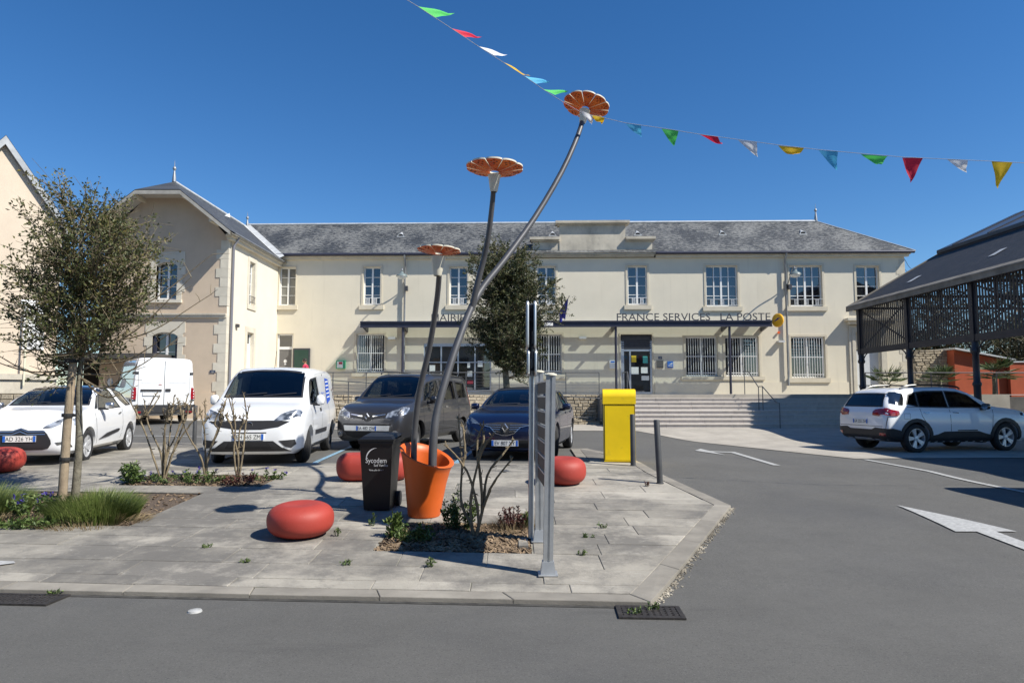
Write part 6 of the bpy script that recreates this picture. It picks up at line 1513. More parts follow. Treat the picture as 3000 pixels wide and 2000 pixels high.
# wheelie bin
BINM=mat('black_bin',(.008,.008,.0085),.45,var=.15,vscale=6); BPR=mat('bin_print',(.7,.7,.7),.6)
bn=thing('wheelie_bin',gp(-1.72,9.05),'black wheeled bin with white printed logo beside the orange planter','bin',rz=R(-3))
b=MB(); v=[]
for z,hx,y0,y1 in ((0,.165,-.19,.16),(.06,.17,-.195,.17),(.80,.208,-.265,.23),(.86,.212,-.27,.235)):
    v+=[(-hx,y0,z),(hx,y0,z),(hx,y1,z),(-hx,y1,z)]
b.add(v,[(0,3,2,1)]+[(4*k+i,4*k+(i+1)%4,4*k+4+(i+1)%4,4*k+4+i) for k in range(3) for i in range(4)]); b.box(-.225,.225,-.285,.25,.845,.875)
o=b.build('bin_body',BINM,bn)
b=MB(); b.box(-.232,.232,-.295,.26,.877,.90); v=[(-.22,-.29,.90),(.22,-.29,.90),(.22,.25,.93),(-.22,.25,.93),(-.18,-.22,.935),(.18,-.22,.935),(.18,.2,.965),(-.18,.2,.965)]
b.add(v,[(4,5,6,7),(0,1,5,4),(1,2,6,5),(2,3,7,6),(3,0,4,7)]); b.tube([(-.22,.30,.93),(.22,.30,.93)],.018,8); b.box(-.22,-.17,.24,.3,.90,.94); b.box(.17,.22,.24,.3,.90,.94); b.build('lid',BINM,bn)
for sg in (-1,1):
    b=MB(); b.lathe([(.1,-.025),(.1,.025),(.06,.03),(.0,.03)],20,c=(sg*.205,.16,.1),axis='x',cap=True); b.build('wheel',RUBBER,bn,smooth=40)
def on_bin(me,z,y=None,x=0):
    f=z/.8; yy=-.195-(.07)*(z-.06)/.74-.004; q=link('printed_logo',me,bn,loc=(x,yy,z)); q.rotation_euler=(math.atan(.07/.74),0,0); return q
on_bin(text_mesh('Sycodem',.092,.0008,BPR,sx=.82),.60); on_bin(text_mesh('Sud Vendée',.045,.0008,BPR,sx=.85),.555,x=.06); on_bin(text_mesh('Nous, plus de tri !',.028,.0008,BPR,sx=.9),.50)
b=MB()
arc=[(.13*math.cos(R(q)),.13*math.sin(R(q))) for q in range(85,200,8)]; arc2=[(a_*(1-.12*math.sin(math.pi*i/(len(arc)-1))),c_*(1-.12*math.sin(math.pi*i/(len(arc)-1)))) for i,(a_,c_) in enumerate(arc)]
b.prism(arc+arc2[::-1],-.001,.001,axis='y'); on_bin(b.mesh('arc',BPR),.66)

# yellow post collection box
mb=thing('post_box',gp(2.03,13.05),'tall yellow post storage box with rounded lid on the kerb corner','post box',rz=R(-6))
YB=mat('post_box_yellow',(.88,.61,.006),.42,var=.05,vscale=2); mixover(YB,(.35,.26,.05),6,.62,.78,.5)
b=MB(); b.box(-.29,.29,-.26,.26,.0,1.06); b.build('body',YB,mb)
b=MB(); b.box(-.305,.305,-.275,.27,1.065,1.19); 
k=10; pts=[(-.275,1.192)]+[(-.275+.14*(1-math.cos(q*math.pi/2/k)),1.192+.14*math.sin(q*math.pi/2/k)) for q in range(k+1)]+[(.27,1.332),(.27,1.192)]
b.prism(pts,-.305,.305,axis='x'); b.build('lid',YB,mb,smooth=30)
for y in (-.06,.06,.18):
    b=MB(); b.box(-.30,.30,y-.012,y+.012,1.333,1.345); b.build('lid_ridge',YB,mb)
b=MB(); b.box(-.27,.27,-.266,-.261,.03,1.03); b.build('door',YB,mb); b=MB(); b.box(.22,.245,-.275,-.267,.5,.62); b.build('lock',STEEL,mb)
for x_ in (-.279,.279): b=MB(); b.box(x_-.004,x_+.004,-.2645,-.2615,.02,1.05); b.build('door_gap',DARK,mb)
b=MB(); b.box(-.275,.275,-.2645,-.2615,1.036,1.044); b.build('door_gap',DARK,mb)

# bollards
BOL=mat('bollard_grey',(.065,.067,.07),.55,metal=.2,var=.15,vscale=6)
def bollard(x,y,label,h=.98,tilt=(0,0),r=.047):
    t=thing('bollard',(x,y,G(x,y)+(SL if y<16 else .0)),label,'bollard','grey steel bollards'); t.rotation_euler=(tilt[0],tilt[1],0)
    b=MB(); b.lathe([(r,-.05),(r,h-.012),(r-.006,h),(.0,h+.002)],18); b.build('shaft',BOL,t,smooth=40)
    b=MB(); b.lathe([(r+.012,-.02),(r+.012,.008),(r,.012)],18); b.build('base_ring',BOL,t)
bollard(2.18,12.42,'grey steel bollard standing right in front of the yellow post box',h=.92)
bollard(2.30,10.75,'grey leaning steel bollard on the kerb between post box and road',tilt=(0,R(-2.2)))
bollard(-7.8,16.9,'grey steel bollard between the panel van and the delivery van',h=1.0)

# direction sign with two aluminium posts and edge-on blades
SAL=mat('sign_aluminium',(.52,.54,.55),.42,metal=.7,var=.08,vscale=8); BACK=mat('sign_back',(.045,.044,.043),.6,metal=.2,var=.1,vscale=3)
sg_=thing('direction_sign',gp(.325,6.34),'direction sign frame of two aluminium posts with stacked panels seen edge-on','sign'); so_=Vector(sg_.location)
for (x,y,lean) in ((.325,6.34,.035),(.295,7.45,.0)):
    z0=G(x,y)+SL-so_.z; h=1.80
    def P(dx,dy,z): return (x-so_.x+dx+lean*z/1.8,y-so_.y+dy,z0+z)
    b=MB()
    for dx0,dx1,dy0,dy1 in ((-.044,-.010,-.04,.04),(.010,.044,-.04,.04),(-.010,.010,-.028,.028)):
        b.add([P(dx0,dy0,0),P(dx1,dy0,0),P(dx1,dy1,0),P(dx0,dy1,0),P(dx0,dy0,h),P(dx1,dy0,h),P(dx1,dy1,h),P(dx0,dy1,h)],[(0,3,2,1),(4,5,6,7),(0,1,5,4),(1,2,6,5),(2,3,7,6),(3,0,4,7)])
    pt=b.build('post',SAL,sg_)
    b=MB(); b.lathe([(.058,0),(.058,.012),(.03,.024),(0,.026)],14,c=P(0,0,h)); b.build('cap',CREAM,pt,smooth=40)
    b=MB(); v=[P(-.07,-.07,0),P(.07,-.07,0),P(.07,.07,0),P(-.07,.07,0),P(-.052,-.048,.12),P(.052,-.048,.12),P(.052,.048,.12),P(-.052,.048,.12)]; b.add(v,[(0,1,5,4),(1,2,6,5),(2,3,7,6),(3,0,4,7),(4,5,6,7)]); v=[P(-.088,-.088,0),P(.088,-.088,0),P(.088,.088,0),P(-.088,.088,0),P(-.088,-.088,.012),P(.088,-.088,.012),P(.088,.088,.012),P(-.088,.088,.012)]; b.add(v,[(4,5,6,7),(0,1,5,4),(1,2,6,5),(2,3,7,6),(3,0,4,7)]); b.build('base_shoe',SAL,pt)
xa,ya,xb,yb=.325,6.40,.295,7.40
for k in range(7):
    z0=G(.3,6.7)+SL+.72+k*.148; z1=z0+.128; l0,l1=.035*(z0-.2)/1.8,.035*(z1-.2)/1.8
    b=MB(); q=so_; th=.018
    A=[(xa+l0,ya,z0),(xb,yb,z0),(xb,yb,z1),(xa+l1,ya,z1)]
    b.add([(p[0]-th-q.x,p[1]-q.y,p[2]-q.z) for p in A]+[(p[0]+th-q.x,p[1]-q.y,p[2]-q.z) for p in A],[(0,1,2,3),(7,6,5,4),(0,4,5,1),(3,2,6,7),(0,3,7,4),(1,5,6,2)]); bl=b.build('sign_blade',BACK,sg_)
    b=MB(); b.add([(p[0]-q.x+d_,p[1]-q.y,z1+e_-q.z) for d_,e_ in ((-.022,-.012),(.022,-.012),(.022,.002),(-.022,.002)) for p in (A[3],A[2])],[(0,1,3,2),(2,3,5,4),(4,5,7,6),(6,7,1,0),(0,2,4,6),(1,7,5,3)]); b.build('blade_edge',SAL,bl)
ts=thing('traffic_sign',gp(.205,7.56),'tall grey pole with pairs of traffic signs seen edge-on behind the direction sign','sign')
b=MB(); b.tube([(0,0,0),(.02,0,2.56)],.030,12); b.build('pole',SAL,ts,smooth=50)
b=MB(); b.tube([(.0,0,1.95),(.02,0,2.55)],.032,12); b.build('dark_pole_top',STEEL,ts,smooth=50)  # darker tube over the top of the pole, between the plates
def plate_sign(x,zc,h,w,name):
    rc=.04; pts=[]
    for cx_,cz_,a0 in ((w/2-rc,h/2-rc,0),(-w/2+rc,h/2-rc,90),(-w/2+rc,-h/2+rc,180),(w/2-rc,-h/2+rc,270)):
        for k in range(4): q=R(a0+30*k); pts.append((cx_+rc*math.cos(q),zc+cz_+rc*math.sin(q)))
    b=MB(); b.prism(pts,x-.012,x+.012,axis='x'); o=b.build(name,BACK,ts)
    b=MB(); b.tube([Vector((x,a_,c_)) for a_,c_ in pts+pts[:1]],.015,6,cap=False); b.build('edge_trim',SAL,o,smooth=50)
for x in (-.035,.045): plate_sign(x+.0,2.31,.50,.42,'sign_plate'); plate_sign(x+.008,1.90,.26,.38,'sign_plate')
for z in (2.1,2.38,1.83):
    b=MB(); b.box(-.035,.06,-.04,.04,z-.015,z+.015); b.build('clamp',STEEL,ts)

# ================================================================ PERSON on the platform
def skin_figure(name,verts,edges,radii,m,parent,root=0,sub=2):
    me=bpy.data.meshes.new(name); me.from_pydata(verts,edges,[]); o=bpy.data.objects.new(name,me); COL.objects.link(o)
    sk=o.modifiers.new('s','SKIN'); sk.use_smooth_shade=True
    for i,r_ in enumerate(radii): me.skin_vertices[0].data[i].radius=r_ if isinstance(r_,tuple) else (r_,r_)
    me.skin_vertices[0].data[root].use_root=True
    ss=o.modifiers.new('d','SUBSURF'); ss.levels=sub; ss.render_levels=sub
    bpy.context.view_layer.update(); r=evalmesh(o); bpy.data.objects.remove(o); r.materials.clear(); r.materials.append(m); return link(name,r,parent)
SKIN=mat('skin',(.42,.23,.15),.55); HAIR=mat('dark_hair',(.015,.011,.009),.6); SHIRT=mat('raspberry_shirt',(.42,.03,.075),.85,var=.1,vscale=12); JEAN=mat('dark_jeans',(.03,.035,.06),.85)
pn=thing('person',(-9.95,32.9,1.68),'person in a raspberry red top walking past the notice board with head bowed','person',rz=R(172))
V=[(0,0,.93),(0,0,1.12),(0,0,1.33),(.01,0,1.44),(.02,0,1.50),(0,.19,1.37),(.03,.25,1.12),(.16,.24,.90),(.20,.23,.83),(0,-.19,1.37),(-.06,-.24,1.12),(.03,-.25,.90),(.07,-.25,.83),(0,.09,.88),(.14,.10,.50),(.05,.10,.08),(.17,.10,.04),(0,-.09,.88),(-.06,-.10,.50),(-.24,-.10,.11),(-.14,-.10,.05)]
E_=[(0,1),(1,2),(2,3),(3,4),(2,5),(5,6),(6,7),(7,8),(2,9),(9,10),(10,11),(11,12),(0,13),(13,14),(14,15),(15,16),(0,17),(17,18),(18,19),(19,20)]
Rr=[(.13,.11),(.115,.10),(.14,.105),.055,.05,.055,.042,.034,.03,.055,.042,.034,.03,.085,.055,.04,.035,.085,.055,.04,.035]
bd=skin_figure('body',V,E_,Rr,JEAN,pn)
bd.data.materials.append(SHIRT); bd.data.materials.append(SKIN)
for p in bd.data.polygons:
    z=p.center.z; y=abs(p.center.y)
    p.material_index=0 if z<.92 and y<.19 else (2 if (z>1.445 or (y>.19 and z<1.13)) else 1)
hd=MB(); n1,n2=14,18
for i in range(n1+1):
    t_=math.pi*i/n1
    for j in range(n2):
        u_=2*math.pi*j/n2; x,y,z=math.sin(t_)*math.cos(u_),math.sin(t_)*math.sin(u_),math.cos(t_)
        k=1-.22*max(0,-z)**1.4; x_,y_,z_=.098*x*k,.076*y*k,.118*z
        if x>0: x_+= .022*math.exp(-((y/.22)**2+((z+.12)/.2)**2)) -.010*math.exp(-(((abs(y)-.42)/.2)**2+((z-.05)/.16)**2))+.006*math.exp(-((y/.4)**2+((z+.55)/.12)**2))
        hd.v.append((x_,y_,z_))
for i in range(n1):
    for j in range(n2): hd.f.append((i*n2+j,(i+1)*n2+j,(i+1)*n2+(j+1)%n2,i*n2+(j+1)%n2))
for sg in (-1,1): hd.lathe([(.002,-.012),(.024,-.008),(.028,.004),(.01,.012)],10,c=(-.005,sg*.078,-.01),axis='y')
h=hd.build('head',SKIN,pn,smooth=60,loc=(.05,0,1.60)); h.rotation_euler=(0,R(22),0)
hr=MB()
for i in range(9):
    t_=math.pi*.62*i/8
    for j in range(18):
        u_=2*math.pi*j/18; x,y,z=math.sin(t_)*math.cos(u_),math.sin(t_)*math.sin(u_),math.cos(t_); f=.55 if (x>.55 and z<.45) else 1.10
        hr.v.append((.104*x*f-.006,.084*y*(1 if f<1 else 1.06),.124*z*(1.06 if z>0 else 1)))
for i in range(8):
    for j in range(18): hr.f.append((i*18+j,(i+1)*18+j,(i+1)*18+(j+1)%18,i*18+(j+1)%18))
hr.lathe([(.0,-.05),(.035,-.03),(.045,0),(.035,.03),(0,.05)],10,c=(-.10,0,.03),axis='z'); hr.build('hair',HAIR,h,smooth=60,loc=(0,0,0))
for sg in (-1,1):
    hv=MB(); 
    bx,by,bz=((.20,.23,.83) if sg>0 else (.07,-.25,.83))
    for k in range(4): hv.tube([(bx+.012*(k-1.5),by,bz-.05),(bx+.012*(k-1.5)+.005,by-sg*.004,bz-.09),(bx+.012*(k-1.5)+.012,by-sg*.014,bz-.115+.006*abs(k-1.5))],[.0085,.0078,.006],6)
    hv.tube([(bx+.02,by-sg*.008,bz-.01),(bx+.04,by-sg*.02,bz-.04),(bx+.045,by-sg*.024,bz-.065)],[.01,.009,.007],6); hv.tube([(bx,by,bz+.02),(bx,by,bz-.03),(bx+.003,by,bz-.058)],[.024,.03,.026],8); hv.build('hand',SKIN,pn,smooth=60)
for sg,p in ((1,(.10,.10,.02)),(-1,(-.20,-.10,.03))):
    b=MB(); b.bbox((p[0],p[1],p[2]+.02),(.25,.09,.07)); b.build('shoe',STEEL,pn)
# ================================================================ PLANTS
BARK=mat('bark',(.15,.135,.10),.9,var=.35,vscale=14,bump=.7,bscale=40,dist=.01); mixover(BARK,(.30,.29,.22),9,.56,.7,.7)
TWIG=mat('twig',(.20,.16,.10),.85,var=.3,vscale=10,bump=.5,bscale=60); mixover(TWIG,(.16,.12,.08),7,.5,.66,.8)
STAKE=mat('weathered_wood',(.30,.235,.16),.9,var=.2,vscale=6,bump=.5,bscale=30,bstretch=(8,8,.6)); 
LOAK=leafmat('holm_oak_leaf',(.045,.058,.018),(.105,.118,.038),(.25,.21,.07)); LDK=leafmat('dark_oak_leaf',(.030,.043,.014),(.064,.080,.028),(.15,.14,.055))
LBG=leafmat('hedge_leaf',(.025,.035,.015),(.055,.062,.028),(.12,.11,.06)); LGR=leafmat('fresh_leaf',(.04,.07,.015),(.085,.14,.03),(.20,.26,.08)); LGS=leafmat('grass_blade',(.07,.105,.022),(.125,.17,.038),(.25,.26,.095))
LST=leafmat('straw',(.18,.13,.07),(.30,.23,.13),(.42,.35,.22)); LRD=leafmat('burgundy_leaf',(.05,.012,.012),(.10,.03,.025),(.20,.10,.06)); LVI=leafmat('violet_petal',(.04,.03,.22),(.09,.06,.38),(.16,.13,.5)); LPALM=leafmat('palm_leaf',(.03,.05,.015),(.07,.11,.035),(.17,.2,.08)); LWH=leafmat('white_petal',(.6,.6,.4),(.75,.75,.6),(.8,.8,.7))
def leaves(name,pos,dirs,length,width,m,parent,seed=1,tone=None,fold=.25):
    """many small folded leaves: each leaf is two triangles pairs (4 tris) along its own direction"""
    r=np.random.default_rng(seed); P=np.asarray(pos,float); n=len(P); D=np.asarray(dirs,float); D/=np.linalg.norm(D,axis=1,keepdims=True)+1e-9
    A=r.normal(size=(n,3)); Sd=np.cross(D,A); Sd/=np.linalg.norm(Sd,axis=1,keepdims=True)+1e-9; Nn=np.cross(D,Sd)
    L=(length*r.uniform(.6,1.3,n))[:,None]; W_=(width*r.uniform(.7,1.25,n))[:,None]
    a=P; b_=P+D*L*.5+Sd*W_*.5+Nn*W_*fold; c=P+D*L; d=P+D*L*.5-Sd*W_*.5+Nn*W_*fold
    v=np.stack([a,b_,c,d],1).reshape(-1,3); f=np.empty((n*2,3),np.int32); i=np.arange(n)*4
    f[0::2]=np.stack([i,i+1,i+2],1); f[1::2]=np.stack([i,i+2,i+3],1)
    me=bpy.data.meshes.new(name); me.vertices.add(len(v)); me.vertices.foreach_set('co',v.astype(np.float32).ravel())
    me.loops.add(n*6); me.loops.foreach_set('vertex_index',f.ravel()); me.polygons.add(n*2); me.polygons.foreach_set('loop_start',np.arange(0,n*6,3,dtype=np.int32)); me.polygons.foreach_set('loop_total',np.full(n*2,3,np.int32))
    me.update(calc_edges=True)
    t=r.uniform(0,1,n)**1.3 if tone is None else np.clip(np.asarray(tone)+r.normal(0,.18,n),0,1)
    at=me.attributes.new('tone','FLOAT','FACE'); at.data.foreach_set('value',np.repeat(t,2).astype(np.float32)); me.materials.append(m)
    return link(name,me,parent)
def rv(r,s=1.): 
    v=Vector((r.gauss(0,1),r.gauss(0,1),r.gauss(0,1))); return v.normalized()*s
def lobed(p,r):
    a_=math.atan2(p.y,p.x); k=1+.22*math.sin(2*a_+p.z*2.3+.6)+.2*math.sin(p.z*4.1+a_); return Vector((p.x*k,p.y*k,p.z))
def tree(name,base,label,trunk,crown_c,crown_r,nb,ntw,lpt,lsize,lm,seed,tr0,twl=.42,shape=None,trunk_m=BARK,twig_r=.008,group=None,upward=.35,cat='tree',bare=0,twm=None):
    r=random.Random(seed); t=thing(name,base,label,cat,group); P=bezier(trunk,24); n=len(P)
    b=MB(); b.tube(P,[tr0*(1-.82*(i/(n-1))**.9)+.006 for i in range(n)],10); tk=b.build('trunk',trunk_m,t,smooth=60)
    c=Vector(crown_c); R3=Vector(crown_r); tips=[]
    bb=MB()
    def trunk_at(z):
        return min(P,key=lambda p:abs(p.z-z))
    mains=[]
    for k in range(nb):
        u=rv(r); q=r.random()**.45; p=Vector((c.x+u.x*R3.x*q,c.y+u.y*R3.y*q,c.z+u.z*R3.z*q))
        if shape: p=shape(p,r)
        out=math.hypot(p.x-c.x,p.y-c.y); s=trunk_at(max(P[0].z+ (P[-1].z-P[0].z)*.25,p.z-out*r.uniform(.35,.8)))
        mid=s.lerp(p,.5)+Vector((0,0,-.06*out))+rv(r,.07*out)
        path=bezier([s,mid,p],10); m=len(path); bb.tube(path,[max(.004,twig_r*2.4*(1-i/m)+.004) for i in range(m)],5,cap=False); mains.append(path)
    pos=[];dr=[];tone=[]
    for k in range(ntw):
        path=r.choice(mains); i=int(len(path)*(1-r.random()**1.6*.75)) if len(path)>2 else 1; i=min(i,len(path)-1); s=path[i]
        g=(path[i]-path[max(0,i-1)]).normalized() if i else Vector((0,0,1)); d=(g*.7+rv(r)*.8+Vector((0,0,upward*.5))).normalized(); L=twl*r.uniform(.5,1.3)
        e=s+d*L; mid=s.lerp(e,.5)+rv(r,L*.12)
        bb.tube([s,mid,e],[twig_r*.7,twig_r*.5,.0025],4,cap=False)
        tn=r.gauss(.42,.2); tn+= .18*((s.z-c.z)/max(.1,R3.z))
        ll=lpt if r.random()>bare else int(lpt*.15)
        for j in range(ll):
            f=r.random()**.7; p=(s.lerp(mid,f*2) if f<.5 else mid.lerp(e,f*2-1))+rv(r,.045*twl/.4*r.random())
            pos.append(p); dr.append((d*.6+rv(r)).normalized()); tone.append(tn)
    bb.build('branches',twm or TWIG,t,smooth=60,fix=False)
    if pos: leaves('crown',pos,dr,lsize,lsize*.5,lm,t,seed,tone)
    return t
# foreground staked tree on the left
bx,by=-6.07,9.62; bz=G(bx,by)+.0
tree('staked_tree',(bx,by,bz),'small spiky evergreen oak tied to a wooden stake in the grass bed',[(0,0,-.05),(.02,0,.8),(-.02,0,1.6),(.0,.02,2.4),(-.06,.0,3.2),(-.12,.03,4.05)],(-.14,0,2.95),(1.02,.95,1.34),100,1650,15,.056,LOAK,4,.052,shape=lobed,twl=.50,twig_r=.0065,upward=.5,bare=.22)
# long bare twigs reaching past the crown
t=[o for o in bpy.data.objects if o.name.startswith('staked_tree')][0]; rb=random.Random(8); b=MB()
for (p,q) in (((0,0,1.75),(1.3,.1,2.25)),((0,0,2.0),(1.6,-.2,3.1)),((0,0,2.2),(1.75,.1,2.9)),((0,0,2.1),(-1.2,.2,2.3)),((-.05,0,3.2),(.9,.0,4.05)),((0,0,1.7),(1.0,-.4,1.85)),((0,0,1.75),(-1.2,-.2,2.1)),((0,0,2.4),(1.7,.2,3.5)),((-.1,0,3.6),(-.45,0,4.55)),((0,0,1.7),(.7,.2,1.6)),((0,0,1.9),(1.45,-.3,2.35)),((0,0,1.85),(-1.1,-.5,2.0))):
    p,q=Vector(p),Vector(q); m=p.lerp(q,.5)+Vector((0,0,-.18))+rb.uniform(-.05,.05)*Vector((0,1,1)); path=bezier([p,m,q],12); b.tube(path,[.012*(1-i/len(path))+.004 for i in range(len(path))],5,cap=False)
    for k in range(7):
        s=path[rb.randint(4,len(path)-1)]; w1=(rv(rb,.6)+Vector((.35*(1 if q.x>0 else -1),0,.55))).normalized()*rb.uniform(.12,.3); b.tube([s,s+w1*.5+rv(rb,.015),s+w1],[.0055,.0045,.0025],4,cap=False)
b.build('bare_branches',TWIG,t,smooth=60,fix=False)
stk=thing('tree_stake',(-6.17,9.5,G(-6.17,9.5)+.04),'weathered wooden stake supporting the young tree','stake')
b=MB(); b.tube([(0,0,-.05),(.02,0,1.0),(.05,.03,2.08)],[.058,.055,.05],12); b.build('post',STAKE,stk,smooth=60)
for z in (.55,1.15,1.9): b=MB(); b.lathe([(.073,-.025),(.075,0),(.073,.025)],12,c=(.02,0,z)); b.box(.07,.14,-.012,.012,z-.02,z+.02); b.build('strap',RUBBER,stk)
# dense dark oak in front of the ramp
bx,by=-.22,23.6; bz=G(bx,by)
def mt_shape(p,r):
    a_=math.atan2(p.y,p.x); k=1+.16*math.sin(3*a_+p.z*1.9)+.16*math.sin(p.z*3.1+1.3*a_+1); return Vector((p.x*k,p.y*k,p.z))
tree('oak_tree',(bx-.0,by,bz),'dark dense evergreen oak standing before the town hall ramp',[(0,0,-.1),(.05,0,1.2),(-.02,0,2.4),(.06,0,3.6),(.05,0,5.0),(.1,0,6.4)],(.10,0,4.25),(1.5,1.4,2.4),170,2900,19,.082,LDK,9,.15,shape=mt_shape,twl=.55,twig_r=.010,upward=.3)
# trees behind the market hall
for i,(x,y,h,rx,sd) in enumerate(((24,38.5,7.2,3.0,31),(29,39,8.0,3.2,32),(34,37,8.8,3.4,33),(20.6,40.5,6.0,2.3,34),(27.5,35.5,5.4,2.2,35))):
    tree('garden_tree',(x,y,.4),['dense dark green tree behind the orange wall','tall olive green tree rising behind the market hall','tall tree beyond the far end of the orange wall','small green tree behind the coursed stone wall','low bushy tree growing just behind the orange wall'][i],[(0,0,-.1),(.1,0,h*.3),(-.1,.1,h*.6),(.1,0,h*.95)],(0,0,h*.56),(rx,rx,h*.46),60,620,16,.17,LBG,sd,.18,twl=1.1,twig_r=.018,group='trees behind the market hall')
# palms and tall grasses behind the railing
def palm(x,y,z,h,n,L,label,seed):
    r=random.Random(seed); t=thing('palm',(x,y,z),label,'palm','garden palms'); b=MB(); b.tube([(0,0,-.05),(.02,0,h*.5),(0,0,h)],[.11,.10,.09],8); b.build('trunk',BARK,t,smooth=60)
    pos=[];dr=[];st=MB()
    for k in range(n):
        a_=r.uniform(0,6.28); el=r.uniform(-.3,1.2); d=Vector((math.cos(a_)*math.cos(el),math.sin(a_)*math.cos(el),math.sin(el))); e=Vector((0,0,h))+d*L*.55; st.tube([(0,0,h),e],.012,4,cap=False)
        s_=d.cross(Vector((0,0,1))).normalized(); u=s_.cross(d)
        for j in range(22):
            q=R(-95+190*j/21); pos.append(e); dr.append(d*math.cos(q)+s_*math.sin(q)*.95+u*.12)
    st.build('leaf_stalks',LPALM,t,fix=False); leaves('fronds',pos,dr,L*.55,.045,LPALM,t,seed,fold=.1)
palm(19.0,30.4,1.56,.7,14,.85,'fan palm with pale green fronds beside the thin iron column',41); palm(21.8,30.9,1.56,1.0,16,1.0,'bushy fan palm in front of the orange wall',42); palm(16.9,30.8,1.56,.5,11,1.0,'short fan palm near the coursed stone wall',43); palm(24.6,30.6,1.56,.8,14,1.2,'fan palm at the far end of the railing',44)
# pruned shrubs with bare knobbly stems
def stems(t,S_,r0=.02,seed=1):
    r=random.Random(seed); 
    for P_ in S_:
        pts=bezier([Vector(p) for p in P_],14); n=len(pts); b=MB(); b.tube([p+rv(r,.004) for p in pts],[(r0*(1-.55*i/n))*(1.25 if i%4==0 else 1) for i in range(n)],7)
        e=pts[-1]
        for k in range(5): q=rv(r,.035)+Vector((0,0,.03)); b.tube([e,e+q*.6,e+q],[r0*.42,r0*.36,r0*.2],5)
        for k in range(6):
            s=pts[r.randint(n//3,n-2)]; q=rv(r,.07)+Vector((0,0,.03)); b.tube([s,s+q],[r0*.35,r0*.18],5)
        b.build('stem',TWIG,t,smooth=60)
k3=.00170
s3=[[(985,1160),(950,1060),(900,960),(890,850),(900,690),(880,560),(870,400)],[(985,1160),(960,1050),(960,900),(1000,700),(1050,560),(1095,510)],[(995,1150),(1010,1060),(1000,960),(960,790),(905,690),(850,620),(800,570)],[(995,1150),(1040,960),(1060,770),(1160,640),(1230,550)],[(1040,960),(1080,860),(1110,800),(1220,655)],[(990,1150),(1030,1000),(1020,780),(1000,640),(1000,530),(1035,440)],[(905,690),(918,600),(905,450)],[(1000,640),(1020,600),(1040,520),(1030,450)]]
rr_=random.Random(77)
sh3=thing('pruned_shrub',(-.41,7.68,G(-.41,7.68)+.01),'pruned shrub with bare knobbly stems in the bark bed by the orange planter','shrub','pruned bare shrubs')
S3=[]
for i,l_ in enumerate(s3):
    dy=rr_.uniform(-.16,.16); S3.append([((p[0]-985)*k3,dy*(j/(len(l_)-1)) if i<6 else 0,(1160-p[1])*k3) for j,p in enumerate(l_)])
stems(sh3,S3,.018,5)
def rand_shrub(x,y,n,h,spread,label,seed):
    r=random.Random(seed); t=thing('pruned_shrub',(x,y,G(x,y)+.014),label,'shrub','pruned bare shrubs'); out=[]
    for k in range(n):
        a_=r.uniform(0,6.28); w_=spread*r.uniform(.3,1); ex=Vector((math.cos(a_)*w_+r.uniform(-.05,.05),math.sin(a_)*w_*.7,h*r.uniform(.72,1.0))); m1=Vector((ex.x*.25,ex.y*.25,h*.3))+rv(r,.04); m2=Vector((ex.x*.6,ex.y*.6,h*.62))+rv(r,.06)
        out.append([(0,0,-.03),m1,m2,ex])
        for q in range(r.randint(1,2)): s=m2.lerp(ex,r.uniform(0,.5)); out.append([s,s+rv(r,.07)+Vector((0,0,.1)),s+rv(r,.16)+Vector((0,0,r.uniform(.15,.34)))])
    stems(t,out,.0165,seed)
rand_shrub(-5.50,10.9,8,1.42,.62,'pruned shrub with a fan of bare stems before the panel van',51); rand_shrub(-4.32,10.9,4,1.38,.36,'slender pruned shrub with bare stems before the white delivery van',52); rand_shrub(-4.9,11.05,4,1.25,.5,'thin pruned shrub with bare stems between its two neighbours',53)
# grasses and low plants
def tuft(name,x,y,label,n,h,rad,m,seed,w_=.008,cat='grass',lean=.55,group=None,ry=None,droop=.5):
    r=np.random.default_rng(seed); ry=ry or rad; a_=r.uniform(0,2*np.pi,n); q=np.sqrt(r.uniform(0,1,n)); px=np.cos(a_)*q*rad; py=np.sin(a_)*q*ry
    hh=h*r.uniform(.55,1.1,n)*(1-.35*q*q); dx=px/rad*lean*hh+r.normal(0,.1,n)*hh; dy=py/ry*lean*hh+r.normal(0,.1,n)*hh
    z0=np.array([G(x+i,y+j) for i,j in zip(px,py)])-G(x,y)
    b0=np.stack([px,py,z0],1); b1=b0+np.stack([dx*.35,dy*.35,hh*.6],1); b2=b0+np.stack([dx,dy,hh*(1-droop*.12)],1)
    s=np.stack([-np.sin(a_+1.),np.cos(a_+1.),np.zeros(n)],1)*w_/2
    v=np.stack([b0-s,b0+s,b1-s*.8,b1+s*.8,b2],1).reshape(-1,3); i=np.arange(n)*5
    f=[]; 
    for k in i: f+=[(k,k+1,k+3,k+2),(k+2,k+3,k+4)]
    me=bpy.data.meshes.new(name); me.from_pydata(v.tolist(),[],f); t=np.clip(r.normal(.45,.22,n),0,1); at=me.attributes.new('tone','FLOAT','FACE'); at.data.foreach_set('value',np.repeat(t,2).astype(np.float32)); me.materials.append(m)
    o=link(name,me,None,loc=(x,y,G(x,y)+.012)); return tag(o,label,cat,group)
tuft('grass_clump',-5.08,8.42,'thick rounded clump of green grass at the foot of the staked tree',4200,.42,.50,LGS,61,ry=.36)
tuft('grass_clump',-6.65,8.6,'loose clump of tall wild grass at the left of the bed',2200,.46,.6,LGS,62,ry=.45)
tuft('dry_straw',-5.05,8.28,'dry straw coloured blades around the base of the grass clump',900,.14,.68,LST,63,lean=1.6,ry=.42,w_=.009)
tuft('dry_straw',-6.2,8.3,'dry straw coloured litter by the low weeds in the bed',700,.12,.7,LST,64,lean=1.6,ry=.32,w_=.009)
